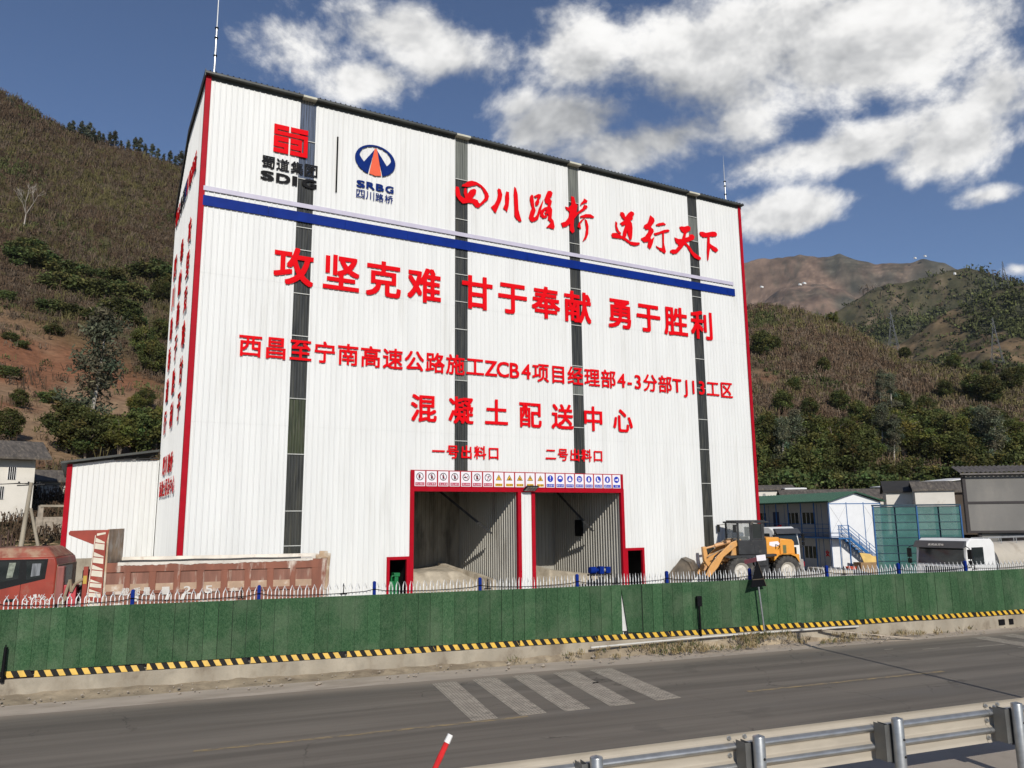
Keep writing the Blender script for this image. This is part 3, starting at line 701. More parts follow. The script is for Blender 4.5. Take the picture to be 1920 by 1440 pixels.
# --- concrete heaps and bunker walls in the bays
rough_c = mat('rough_concrete', (0.44, 0.385, 0.30), 0.95, var=0.2, scale=2.0, col2=(0.28, 0.235, 0.175), lo=0.45, hi=0.7, scale2=1.2, bump=0.8, bscale=12)
def heap(name, label, x0, x1, y0, y1, zf, seed, nx=60, ny=50):
    X, Y = np.meshgrid(np.linspace(x0, x1, nx), np.linspace(y0, y1, ny))
    U = (X-x0)/(x1-x0); V = (Y-y0)/(y1-y0)
    Z = zf(U, V) + 0.10*fbm(X, Y, .7, 4, seed) + .04*fbm(X, Y, .2, 3, seed+3)
    c = (X.mean(), Y.mean(), ZG)
    o = grid_mesh(name, X-c[0], Y-c[1], np.maximum(Z, .0), rough_c); o.location = c; return o
o = heap('sand_heap', 'pale heap of sand and cement against back of the left loading bay', 13.95, 19.5, 36.4, 42.0, lambda u, v: 1.05*smooth(.30, .50, v)*(1-.5*smooth(.7, 1, u)) + .35*smooth(.5, .9, v)*(.5+.5*np.sin(u*7+1)), 301); tag(o, 'pale heap of sand and cement against the back of the left loading bay', 'sand heap')
o = heap('sand_heap', '', 20.65, 26.0, 36.6, 42.0, lambda u, v: 0.95*smooth(.35, .5, v)*(1-.85*smooth(.2, .55, u)) + .25*smooth(.6, 1, v), 311); tag(o, 'pale sand heap with lumps on top inside the right loading bay', 'sand heap')
for nm, x0, xe, lb in (('bunker_wall', 18.2, 19.45, 'low curved concrete kerb wall along the right side of left loading bay'), ('bunker_wall', 23.0, 25.9, 'low concrete kerb wall sloping down inside the right loading bay')):
    t = MB(); pts = [(x0-19, 5.2), (x0-18.6, 4.0), (x0-18.2+.2, 2.6), (xe-19, 1.0)]
    for k, ((xa, ya), (xb, yb)) in enumerate(zip(pts[:-1], pts[1:])):
        ha, hb = 1.35-.25*k, 1.35-.25*(k+1)
        t.hexa([(xa-.14, ya, 0), (xa+.14, ya, 0), (xb+.14, yb, 0), (xb-.14, yb, 0), (xa-.14, ya, ha), (xa+.14, ya, ha), (xb+.14, yb, hb), (xb-.14, yb, hb)])
    o = t.build(nm, rough_c); o.location = (19, 36.4, ZG); tag(o, lb, 'bunker wall')
t = MB(); t.hexa([(0, 0, 0), (.9, .1, 0), (.9, .16, 0), (0, .06, 0), (-.55, .6, .95), (.05, .7, .95), (.05, .76, .95), (-.55, .66, .95)]); o = t.build('steel_plate', galv); o.location = (22.6, 40.2, 1.7); tag(o, 'bent grey steel plate leaning on sand heap in right loading bay', 'steel plate')
# blue motor set in the right bay
t = thing('gear_motor', 'blue electric motor set mounted low on the right loading bay wall', 'motor', (25.2, 36.0, ZG)); t.scale = (.72, .8, .80)
def L_(root=None):
    return MB()
b = MB(); b.lathe([(.0, -.5), (.2, -.5), (.24, -.45), (.24, .0), (.2, .05), (.12, .08), (.12, .25)], 18, 'x', (-.35, 0, 1.18)); b.build('motor', blue_paint, t, True)
b = MB(); b.box(-.05, .32, -.22, .22, .93, 1.42); b.build('gearbox', blue_paint, t, bevel=.03)
b = MB(); b.lathe([(0, .34), (.15, .34), (.17, .5), (.12, .55)], 16, 'x', (0, 0, 1.16)); b.build('fan_cover', galv, t, True)
b = MB(); b.box(.55, .95, -.2, .2, .95, 1.38); b.build('junction_box', blue_paint, t, bevel=.03)
b = MB(); b.box(-.9, 1.0, -.25, .25, .82, .925); 
for x in (-.8, .9): b.box(x-.05, x+.05, -.05, .05, 0, .82)
b.build('bracket', dark_iron, t)
# green machine in left door
green_m = mat('green_paint', (0.01, 0.16, 0.05), 0.4, var=0.2)
t = thing('pump_machine', 'small bright green pump standing in the left side doorway', 'pump', (13.15, 35.6, ZG)); t.scale = (.8, .8, .85)
b = MB(); b.lathe([(0, 0), (.26, 0), (.26, .75), (.18, .9), (0, .92)], 16, 'z', (-.1, 0, .2)); b.build('tank', green_m, t, True)
b = MB(); b.box(.05, .28, -.2, .2, .2, 1.35); b.box(.0, .36, -.24, .24, 1.35, 1.55); b.build('housing', green_m, t, bevel=.02)
b = MB(); b.box(-.4, .4, -.3, .3, .0, .2); b.build('base', green_m, t, bevel=.02)
b = MB(); b.path([(-.1, -.05, 1.1), (-.1, -.05, 1.35), (.15, -.05, 1.45)], .05); b.build('pipe', green_m, t)

# --- lettering on the front
LY = FY - 0.078
def line_thing(label, x, z): return thing('wall_lettering', label, 'lettering', (x, LY, z), group='lettering and emblems on the plant front')
def put_line(root, chars, m, zc, w=None, bold=.028):
    for ch, xc, em in chars:
        o = put_char(ch, (0, 0, 0, 0, 0), m, root, bold=bold, em=(em, em)); o.location = (xc-root.location.x, 0, zc-root.location.z)
r = line_thing('big red slogan line of twelve characters in three groups below the blue band', 7.0, 15.3)
put_line(r, [(c, x, 1.86) for c, x in zip('攻坚克难甘于奉献勇于胜利', [7.86, 10.09, 12.19, 14.34, 17.29, 19.38, 21.45, 23.52, 26.46, 28.5, 30.58, 32.65])], red_letter, 16.24, bold=.023)
r = line_thing('long red project name line with latin letters and numbers, below the slogan', 5.6, 11.8)
txt = '西昌至宁南高速公路施工ZCB4项目经理部4-3分部TJ13工区'; adv = [.63 if ord(c) < 128 else 1.0 for c in txt]
for i, c in enumerate(txt):
    if c == '-': adv[i] = .42
    if c in 'J1': adv[i] = .55
A = 29.35/sum(adv); x = 5.55; chars = []
for c, a in zip(txt, adv):
    chars.append((c, x+a*A/2, 1.07 if ord(c) >= 128 else 1.12)); x += a*A
put_line(r, chars, red_letter, 12.33, bold=.018)
r = line_thing('red line of seven widely spaced characters, lowest large line of the front', 13.7, 9.3)
put_line(r, [(c, 14.36+2.0*i, 1.42) for i, c in enumerate('混凝土配送中心')], red_letter, 10.03, bold=.02)
r = line_thing('small red five character bay number above the left loading bay', 14.84, 7.65)
put_line(r, [(c, 15.15+.758*i, .70) for i, c in enumerate('一号出料口')], red_letter, 7.95, bold=.022)
r = line_thing('small red five character bay number above the right loading bay', 21.28, 7.65)
put_line(r, [(c, 21.58+.757*i, .70) for i, c in enumerate('二号出料口')], red_letter, 8.0, bold=.022)
r = line_thing('large red brush script of eight characters between the roof and the lilac band', 16.0, 19.9)
BRUSH = [[(16.05,21.84),(16.21,21.83),(16.26,21.63),(16.3,21.4),(16.48,21.28),(16.75,21.34),(17.12,21.36),(17.32,21.32),(17.37,21.2),(17.44,21.16),(17.63,21.38),(17.74,21.55),(17.72,21.75),(17.58,22.03),(17.3,22.17),(17.12,22.11),(16.75,21.95),(16.39,21.91),(16.41,22.01),(16.57,22.1),(16.75,22.27),(16.98,22.35),(17.26,22.33),(17.54,22.22),(17.77,22.04),(17.93,21.83),(17.99,21.67),(17.93,21.48),(17.67,21.21),(17.37,20.91),(17.21,20.9),(17.03,21.08),(16.8,21.08),(16.44,20.96),(16.21,21.12),(16.05,21.33),(16.01,21.62)],[(16.53,21.83),(16.64,21.88),(16.69,21.53),(16.89,21.82),(17.12,21.93),(17.23,21.87),(17.21,21.69),(17.03,21.42),(16.98,21.33),(16.59,21.25),(16.5,21.55)],[(18.57,22.25),(18.71,22.21),(18.8,21.92),(18.75,21.64),(18.56,21.21),(18.39,20.8),(18.25,20.9),(18.11,21.1),(18.33,21.31),(18.47,21.59),(18.54,21.91),(18.5,22.13)],[(19.05,22.17),(19.21,22.16),(19.23,21.78),(19.18,21.37),(19.09,21.0),(18.85,21.17),(18.97,21.46),(18.97,21.86)],[(19.56,22.54),(19.65,22.47),(19.75,22.15),(19.77,21.71),(19.79,21.26),(19.88,20.92),(19.98,20.63),(19.83,20.59),(19.66,20.7),(19.54,20.86),(19.54,21.39),(19.5,22.06)],[(20.64,22.31),(20.74,22.27),(20.77,21.99),(20.8,21.64),(20.89,21.42),(20.74,21.03),(20.81,21.0),(20.97,21.21),(21.1,21.6),(21.39,22.16),(21.36,21.97),(21.25,21.58),(21.12,21.2),(21.04,20.95),(20.84,20.8),(20.64,20.71),(20.49,20.79),(20.44,20.93),(20.55,21.31),(20.65,21.52),(20.58,21.73),(20.52,21.99),(20.54,22.17)],[(20.79,22.25),(21.07,22.43),(21.24,22.43),(21.24,22.27),(21.11,22.11),(21.13,21.93),(21.0,21.72),(20.88,21.72),(20.87,21.92),(20.98,22.08),(21.01,22.22),(20.86,22.17)],[(21.7,22.73),(21.88,22.78),(22.01,22.68),(21.95,22.46),(21.82,22.32),(21.95,22.16),(21.86,21.84),(21.96,21.67),(21.93,21.35),(21.9,21.16),(22.03,21.04),(22.1,20.69),(22.04,20.53),(21.79,20.57),(21.56,20.57),(21.79,20.82),(21.84,20.92),(21.67,21.02),(21.7,21.26),(21.65,21.39),(21.5,21.29),(21.46,21.4),(21.6,21.58),(21.48,21.54),(21.37,21.33),(21.42,21.23),(21.61,21.31),(21.65,21.23),(21.54,21.11),(21.34,21.05),(21.17,21.16),(21.2,21.48),(21.46,21.71),(21.66,21.8),(21.69,21.94),(21.51,22.0),(21.46,22.18),(21.6,22.52)],[(23.26,22.74),(23.45,22.71),(23.55,22.33),(23.67,22.26),(23.58,21.79),(24.02,22.16),(24.13,22.39),(24.32,22.38),(24.37,22.27),(24.12,22.04),(23.68,21.72),(23.41,21.39),(23.37,20.96),(23.42,20.65),(23.28,20.51),(23.1,20.68),(23.14,21.06),(22.93,20.88),(22.64,20.74),(22.53,21.0),(22.83,21.14),(23.04,21.41),(23.13,21.76),(22.92,21.86),(22.83,22.03),(23.06,22.02),(23.25,22.2)],[(24.14,22.77),(24.38,22.68),(24.33,22.55),(24.08,22.45),(23.86,22.28),(23.92,22.45),(24.09,22.64)],[(23.84,21.65),(24.22,21.84),(24.55,21.89),(24.8,21.79),(24.77,21.69),(24.43,21.67),(24.11,21.61),(23.84,21.56)],[(24.22,21.65),(24.08,21.51),(23.83,21.18),(23.87,20.87),(23.64,20.96),(23.72,21.21),(23.94,21.46)],[(24.16,21.53),(24.29,21.46),(24.39,21.14),(24.36,20.67),(24.23,20.37),(23.96,20.14),(24.15,20.54),(24.22,20.93),(24.18,21.29)],[(26.72,22.43),(26.87,22.46),(26.99,22.39),(27.05,22.18),(27.3,22.48),(27.49,22.63),(27.68,22.6),(27.73,22.47),(27.6,22.32),(27.61,22.14),(27.42,22.03),(27.53,21.87),(27.56,21.59),(27.52,21.15),(27.46,20.86),(27.34,20.82),(27.21,21.05),(27.15,21.36),(27.07,20.99),(26.95,20.89),(26.81,20.95),(26.87,21.27),(27.05,21.7),(26.79,21.59),(26.65,21.73),(26.85,21.88),(26.99,21.97),(26.77,22.13),(26.68,22.27)],[(26.33,21.79),(26.45,21.71),(26.42,21.51),(26.54,21.25),(26.7,21.12),(26.65,21.02),(26.49,21.09),(26.34,21.26),(26.3,21.53)],[(25.98,20.88),(26.07,21.02),(26.35,21.08),(26.63,20.99),(26.99,20.9),(27.36,20.72),(27.74,20.73),(28.02,20.77),(28.07,20.66),(27.73,20.51),(27.4,20.51),(27.03,20.69),(26.76,20.78),(26.34,20.75),(26.06,20.74)],[(28.94,22.65),(29.22,22.5),(29.26,22.32),(29.1,22.11),(28.95,21.9),(29.14,21.77),(29.15,21.63),(29.02,21.45),(28.89,21.22),(28.93,21.11),(29.19,21.33),(29.04,20.88),(28.9,20.58),(28.78,20.48),(28.64,20.62),(28.71,20.95),(28.41,20.84),(28.18,20.96),(28.18,21.06),(28.48,21.23),(28.74,21.56),(28.77,21.73),(28.55,21.67),(28.4,21.78),(28.46,21.93),(28.72,22.12),(28.85,22.39)],[(29.35,22.13),(29.55,22.25),(29.91,22.37),(30.1,22.31),(30.11,22.23),(29.9,22.19),(29.54,22.07),(29.4,22.06)],[(29.17,21.55),(29.52,21.68),(29.93,21.89),(30.29,21.99),(30.41,21.91),(30.28,21.81),(29.95,21.71),(29.91,21.03),(30.03,20.52),(29.95,20.39),(29.56,20.53),(29.32,20.69),(29.28,20.78),(29.52,20.7),(29.77,20.7),(29.8,20.93),(29.82,21.67),(29.47,21.5),(29.22,21.42)],[(31.22,22.32),(31.37,22.38),(31.58,22.39),(31.89,22.51),(32.1,22.44),(32.06,22.22),(31.82,22.08),(31.71,21.95),(31.64,21.69),(31.9,21.78),(32.02,21.96),(32.25,22.0),(32.4,21.88),(32.31,21.68),(31.99,21.52),(31.67,21.38),(31.92,21.2),(32.2,20.87),(32.56,20.7),(32.81,20.59),(32.83,20.47),(32.64,20.4),(32.28,20.49),(32.04,20.72),(31.75,21.09),(31.56,21.24),(31.28,20.93),(30.91,20.56),(30.6,20.46),(30.38,20.54),(30.39,20.66),(30.54,20.75),(30.82,20.79),(31.09,21.1),(30.85,21.25),(30.76,21.56),(31.06,21.51),(31.37,21.56),(31.53,21.96),(31.35,22.06),(31.21,22.22)],[(32.87,22.28),(33.09,22.33),(33.35,22.3),(33.9,22.48),(34.17,22.51),(34.3,22.4),(34.26,22.24),(33.98,22.15),(33.66,22.12),(33.63,21.65),(33.83,21.56),(34.2,21.45),(34.33,21.3),(34.1,21.13),(33.86,21.22),(33.66,21.4),(33.56,21.05),(33.44,20.52),(33.37,20.49),(33.37,21.02),(33.47,22.04),(33.12,21.96),(32.91,22.03),(32.84,22.17)]]
cell = {0: 0, 1: 0, 2: 1, 3: 1, 4: 1, 5: 2, 6: 2, 7: 2, 8: 3, 9: 3, 10: 3, 11: 3, 12: 3, 13: 4, 14: 4, 15: 4, 16: 5, 17: 5, 18: 5, 19: 6, 20: 7}
for c in range(8):
    b = MB(); b.M = Matrix.Translation((-16.0, 0, -19.9)); k = 0
    for i, poly in enumerate(BRUSH):
        if cell[i] == c: b.prism(poly, -.02-.0015*k, .02); k += 1
    o = b.build('character', red_letter, r)
    bm = bmesh.new(); bm.from_mesh(o.data); bmesh.ops.triangulate(bm, faces=[f for f in bm.faces if len(f.verts) > 4]); bm.to_mesh(o.data); bm.free()
# emblem one
r = thing('wall_emblem', 'square red maze emblem with black company name below it, near top left corner', 'emblem', (7.49, LY, 20.1), group='lettering and emblems on the plant front')
slots = [(.10, 1.0, .175, .225), (.435, .485, 0, .2), (0, .88, .36, .41), (.435, .485, .36, 1), (.13, .72, .585, .635), (0, .31, .80, .85), (.485, .80, .80, .85), (.83, .88, .36, .85)]
us = sorted(set([0, 1]+[s[0] for s in slots]+[s[1] for s in slots])); vs_ = sorted(set([0, 1]+[s[2] for s in slots]+[s[3] for s in slots]))
b = MB()
for u0, u1 in zip(us[:-1], us[1:]):
    for v0, v1 in zip(vs_[:-1], vs_[1:]):
        cu, cvv = (u0+u1)/2, (v0+v1)/2
        if any(s[0] < cu < s[1] and s[2] < cvv < s[3] for s in slots): continue
        b.quad((6.70+1.58*u0-7.49, -.03, 23.04-1.39*v1-20.1), (6.70+1.58*u1-7.49, -.03, 23.04-1.39*v1-20.1), (6.70+1.58*u1-7.49, -.03, 23.04-1.39*v0-20.1), (6.70+1.58*u0-7.49, -.03, 23.04-1.39*v0-20.1))
bm_o = b.build('emblem_plate', red_letter, r)
bm = bmesh.new(); bm.from_mesh(bm_o.data); bmesh.ops.remove_doubles(bm, verts=bm.verts, dist=1e-4)
ex = bmesh.ops.extrude_face_region(bm, geom=list(bm.faces)); bmesh.ops.translate(bm, verts=[v for v in ex['geom'] if isinstance(v, bmesh.types.BMVert)], vec=(0, .04, 0)); bmesh.ops.recalc_face_normals(bm, faces=bm.faces); bm.to_mesh(bm_o.data); bm.free()
for i, c in enumerate('蜀道集团'): put_char(c, (6.50+.665*i-7.49, 0, 21.07-20.1, .60, .60), black, r, bold=.02)
for c, xc, w in (('S', 6.49, .62), ('D', 7.21, .66), ('I', 7.74, .24), ('G', 8.43, .70)): put_char(c, (xc-7.49, 0, 20.40-20.1, w, .46), black, r, bold=.04)
o = tag(MB().box(-.035, .035, -.02, .02, 0, 2.86).build('divider_bar', black), 'thin black upright bar dividing the two company emblems', 'bar', loc=(9.72, LY, 20.24))
# emblem two
r = thing('wall_emblem', 'blue oval emblem with orange road shape and navy company name below', 'emblem', (11.65, LY, 20.1), group='lettering and emblems on the plant front')
ca, cb = 1.04, .81; cz = 22.29-20.1
def arc(a0, a1, n, ra, rb, dx=0, dz=0): return [(dx+ra*math.cos(R_(a0+(a1-a0)*i/n)), dz+rb*math.sin(R_(a0+(a1-a0)*i/n))) for i in range(n+1)]
left = arc(249, 90, 26, 1, 1) + [(0, .90)] + arc(92, 185, 12, .78, .70, 0, .20) + [(-.70, -.02), (-.57, -.22), (-.05, .72), (-.08, .60), (-.30, -.55)]
for s in (1, -1):
    poly = [(s*x*ca, z*cb+cz) for x, z in left]
    o = MB().prism(poly, -.02, .02).build('oval_half', navy, r)
    bm = bmesh.new(); bm.from_mesh(o.data); bmesh.ops.triangulate(bm, faces=[f for f in bm.faces if len(f.verts) > 4]); bmesh.ops.recalc_face_normals(bm, faces=bm.faces); bm.to_mesh(o.data); bm.free()
MB().prism([(x*ca, z*cb+cz) for x, z in [(-.06, .76), (.06, .76), (.30, -.92), (.0, -1.0), (-.30, -.92)]], -.026, -.002).build('road_shape', orange_letter, r)
for c, xc, w in (('S', 10.93, .44), ('R', 11.43, .44), ('B', 11.91, .42), ('G', 12.41, .44)): put_char(c, (xc-11.65, 0, 20.92-20.1, w, .37), navy, r, bold=.03)
for i, c in enumerate('四川路桥'): put_char(c, (10.93+.485*i-11.65, 0, 20.40-20.1, .43, .43), navy, r, bold=.012)
# --- lettering on the left wall (facing -X)
def side_char(root, ch, y, z, h, m, bold=.03):
    o = put_char(ch, (0, 0, 0, h, h), m, root, bold=bold); o.rotation_euler = (0, 0, R_(-90)); o.location = (0, y-root.location.y, z-root.location.z)
SX = FX0 - .075
for y, s, lb in ((37.75, '攻坚克难甘于', 'red upright column of characters on the side wall, nearest the front corner'), (41.0, '奉献勇于胜利', 'red upright column of characters, middle one of three on the side wall'), (44.1, '四川路桥道行', 'red upright column of characters on the side wall, nearest the rear edge')):
    r = thing('wall_lettering', lb, 'lettering', (SX, y, 9.2), group='lettering on the side wall')
    for i, c in enumerate(s): side_char(r, c, y, 18.2-1.68*i, 1.25, red_letter)
r = thing('wall_lettering', 'row of red, black and blue characters high on the side wall', 'lettering', (SX, 40.5, 20.7), group='lettering on the side wall')
for c, y, m in (('蜀', 45.2, red_letter), ('道', 44.1, red_letter), ('集', 43.0, black), ('团', 41.9, black), ('四', 40.8, navy), ('川', 39.9, red_letter), ('路', 39.0, red_letter), ('桥', 38.1, red_letter), ('道', 37.2, red_letter)): side_char(r, c, y, 21.4, .95, m)
r = thing('wall_lettering', 'red row of four characters low on the side wall above the smaller row', 'lettering', (SX, 41.2, 7.0), group='lettering on the side wall')
for c, y in zip('四川路桥', (43.2, 42.0, 40.6, 39.4)): side_char(r, c, y, 7.45, .95, red_letter)
r = thing('wall_lettering', 'red row of seven small characters, lowest row on the side wall', 'lettering', (SX, 41.2, 6.0), group='lettering on the side wall')
for i, c in enumerate('混凝土配送中心'): side_char(r, c, 44.4-1.08*i, 6.33, .8, red_letter)

# --- row of safety signs over the bays
SB = thing('safety_sign_board', 'long red framed board of twenty small safety signs above both loading bays', 'sign board', (19.98, FY-.08, 6.22))
b = MB(); b.box(-6.255, 6.255, -.0, .05, 0, .80); b.build('backing', red_trim, SB)
wsign = mat('sign_white', (0.80, 0.76, 0.78), 0.35, var=0.02); syel = mat('sign_yellow', (0.75, 0.42, 0.03), 0.4, var=.03); sred = mat('sign_red', (0.45, .015, .06), 0.4, var=.03); sblue = mat('sign_blue', (.01, .035, .42), .4, var=.03)
CAP = ['禁止烟火', '禁止攀登', '禁止停留', '禁止通行', '禁止跨越', '禁止触摸', '禁止抛物', '注意安全', '当心车辆', '当心机械', '当心触电', '当心滑跌', '必须遵守', '戴安全帽', '穿防护服', '戴防护镜', '戴防毒面', '穿防护鞋', '戴防护手', '鸣笛']
def ring(b, r0, r1, y0, y1, n=22, cx=0, cz=0):
    P = [(math.cos(2*math.pi*i/n), math.sin(2*math.pi*i/n)) for i in range(n)]
    vs = [(cx+q*x, y, cz+q*z) for y in (y0, y1) for q in (r0, r1) for x, z in P]
    fs = []
    for i in range(n):
        j = (i+1) % n; fs += [(i, j, n+j, n+i), (2*n+i, 3*n+i, 3*n+j, 2*n+j), (i, 2*n+i, 2*n+j, j), (n+i, n+j, 3*n+j, 3*n+i)]
    b.add(vs, fs)
def disc(b, r, y0, y1, cx=0, cz=0, n=22, sx=1): b.prism([(cx+sx*r*math.cos(2*math.pi*i/n), cz+r*math.sin(2*math.pi*i/n)) for i in range(n)], y0, y1)
for i in range(20):
    xc = -6.1+.305+.61*i
    p = MB().box(-.268, .268, -.014, -.001, .03, .755).build('sign_panel', wsign, SB); p.location = (xc, 0, 0)
    if i < 7:
        b = MB(); ring(b, .155, .185, -.022, -.014, cz=.49); b.build('warning_ring', black, p)
        b = MB(); c, s = .7071*.16, .7071*.16; b.bar((-c, -.0195, .49+s), (c, -.0195, .49-s), .005, .022, (1, 0, 1)); b.build('slash', sred, p)
        b = MB()
        if i == 0: b.prism([(-.06, .38), (-.02, .36), (.03, .5), (.02, .58), (-.03, .6), (-.07, .52)], -.018, -.014)
        elif i in (1, 2, 3): disc(b, .03, -.018, -.014, 0, .585, 10); b.prism([(-.04, .55), (.04, .55), (.05+.02*i % .04, .45), (.03, .36), (.005, .36), (0, .44), (-.02, .36), (-.045, .36), (-.04, .45)], -.018, -.014)
        elif i == 4: b.box(-.11, .0, -.018, -.014, .44, .50); b.prism([(.0, .47), (.1, .55), (.11, .52), (.02, .44)], -.018, -.014)
        elif i == 5: b.box(-.05, .05, -.018, -.014, .38, .52); [b.box(-.05+.027*k, -.03+.027*k, -.018, -.014, .52, .59) for k in range(4)]
        else: b.prism([(.0, .52), (.06, .61), (.09, .56), (.05, .48)], -.018, -.014); b.box(-.04, -.01, -.018, -.014, .36, .44)
        b.build('pictogram', black, p)
        cap = MB().box(-.23, .23, -.018, -.014, .06, .21).build('caption', sred, p); cm, em = wsign, .1
    elif i < 12:
        b = MB(); b.prism([(-.17, .36), (.17, .36), (0, .65)], -.017, -.014); b.build('triangle', black, p)
        b = MB(); b.prism([(-.132, .38), (.132, .38), (0, .605)], -.020, -.017); b.build('triangle_face', syel, p)
        b = MB()
        if i == 7: b.box(-.012, .012, -.024, -.02, .45, .54); b.box(-.012, .012, -.024, -.02, .405, .43)
        elif i == 8: b.box(-.06, .06, -.024, -.02, .40, .44); b.box(-.01, .05, -.024, -.02, .44, .475)
        elif i == 9: ring(b, .015, .035, -.024, -.02, 12, -.025, .45); ring(b, .012, .03, -.024, -.02, 12, .035, .42)
        elif i == 10: b.prism([(.0, .56), (-.03, .47), (-.005, .47), (-.02, .40), (.03, .49), (.008, .49), (.02, .56)], -.024, -.02)
        else: disc(b, .017, -.024, -.02, .0, .52, 10); b.prism([(-.01, .5), (.015, .5), (.05, .42), (.02, .41), (0, .45), (-.04, .41), (-.05, .42)], -.024, -.02)
        b.build('pictogram', black, p)
        cap = MB().box(-.2, .2, -.018, -.014, .07, .2).build('caption', syel, p); cm, em = black, .1
    else:
        b = MB(); disc(b, .175, -.018, -.014, 0, .49, 24); b.build('blue_disc', sblue, p)
        b = MB(); y0, y1 = -.022, -.018
        if i == 12: b.prism([(-.03, .62), (.03, .62), (.015, .45), (-.015, .45)], y0, y1); disc(b, .022, y0, y1, 0, .395, 10)
        elif i == 13: b.prism([(.09*math.cos(a), .5+.11*math.sin(a)) for a in [math.pi*k/8 for k in range(9)]], y0, y1); b.box(-.11, .11, y0, y1, .48, .5)
        elif i == 14: disc(b, .035, y0, y1, 0, .58, 10); b.prism([(-.06, .54), (.06, .54), (.1, .42), (.05, .38), (-.05, .38), (-.1, .42)], y0, y1)
        elif i == 15: ring(b, .03, .055, y0, y1, 14, -.05, .52); ring(b, .03, .055, y0, y1, 14, .06, .5); b.box(-.08, .06, y0, y1, .38, .43)
        elif i == 16: b.box(-.06, .06, y0, y1, .38, .55); b.box(-.03, .03, y0, y1, .55, .6)
        elif i == 17: b.prism([(-.1, .58), (-.04, .6), (-.01, .48), (.09, .42), (.09, .38), (-.07, .38)], y0, y1)
        elif i == 18: b.prism([(-.05, .38), (.04, .38), (.06, .5), (.03, .6), (-.02, .6), (-.06, .5)], y0, y1)
        else: b.prism([(-.12, .5), (-.04, .5), (.1, .56), (.1, .42), (-.04, .45), (-.12, .46)], y0, y1)
        b.build('pictogram', wsign, p)
        cap = MB().box(-.23, .23, -.018, -.014, .06, .21).build('caption', sblue, p); cm, em = wsign, .1
    b = MB()
    n = len(CAP[i])
    for k, c in enumerate(CAP[i]): put_char(c, ((k-(n-1)/2)*.105, -.021, .135, .085, .095), cm, None, bold=0, ext=.012, mb=b)
    b.build('caption_text', cm, p, fix=False)
# floodlight and lightning rods
t = thing('flood_light', 'grey rectangular floodlight on the pier between the two bays', 'floodlight', (20.15, FY-.08, 6.16))
b = MB(); b.M = Matrix.Translation((0, -.32, .02)) @ Matrix.Rotation(R_(-28), 4, 'X'); b.box(-.36, .36, -.22, .22, -.04, .04); b.build('lamp_housing', dark_iron, t, bevel=.01)
b = MB(); b.M = Matrix.Translation((0, -.32, .02)) @ Matrix.Rotation(R_(-28), 4, 'X')
for a in range(4):
    for c in range(3): b.box(-.31+.16*a, -.18+.16*a, -.19+.13*c, -.08+.13*c, -.052, -.042)
b.build('led_array', mat('led_glass', (.35, .36, .33), .15, var=.1), t)
b = MB(); b.bar((0, 0, 0), (0, -.3, .04), .05, .03); b.build('bracket', dark_iron, t)
steel_w = mat('bright_steel', (.62, .62, .60), .3, .6, var=.05)
for x, y, h, lb in ((3.98, 35.3, 5.6, 'tall bright lightning rod on the left corner of the roof'), (35.72, 35.4, 3.6, 'slim lightning rod on the right end of the roof')):
    t = thing('lightning_rod', lb, 'lightning rod', (x, y, ZT+.15))
    b = MB(); b.tube((0, 0, 0), (0, 0, h*.45), .045, 10); b.tube((0, 0, h*.45), (0, 0, h*.78), .03, 8); b.tube((0, 0, h*.78), (0, 0, h), .018, 6, .004); b.build('mast', steel_w, t, True)
    for f in (.2, .36, .45): MB().tube((0, 0, h*f), (0, 0, h*f+.06), .08, 10).build('collar', black, t)

# --- low annex behind on the left
AX = thing('annex_shed', 'low white corrugated shed with red corner trim beside the tall plant', 'shed', (1.5, 46.0, .4))
b = WB(AX); pr = profile(-.62, 3.60); n = len(pr)
b.add([(c, 46-r, 2.9) for c, r in pr] + [(c, 46-r, 7.62+min(c+.62, 2.1)*.16) for c, r in pr], [(i, i+1, n+i+1, n+i) for i in range(n-1)])
corr(b, 'y', 46, 60, 2.9, 7.6, -.62, -1); b.build('wall', white_wall, AX)
b = WB(AX); b.box(-.68, -.46, 45.94, 45.97, 1.2, 7.66); b.box(-.70, -.68, 45.94, 46.2, 1.2, 7.66); b.build('corner_trim', red_trim, AX)
b = WB(AX); b.box(-.66, 3.62, 45.9, 46.1, .5, 2.9); b.build('plinth', concrete, AX)
b = WB(AX); 
b.hexa([(-1.0, 45.6, 7.66), (3.55, 45.6, 8.40), (3.55, 60, 8.40), (-1.0, 60, 7.66), (-1.0, 45.6, 7.76), (3.55, 45.6, 8.52), (3.55, 60, 8.52), (-1.0, 60, 7.76)])
b.build('roof', roof_m, AX)
b = WB(AX)
for z in (.0, .22): b.bar((1.4, 45.85, 7.93+z*.3), (3.5, 45.85, 8.05+z), .05, .06)
for x in (1.8, 2.4, 3.0): b.bar((x, 45.85, 7.98), (x+.3, 45.85, 8.2), .04, .04)
b.build('roof_truss', dark_iron, AX)

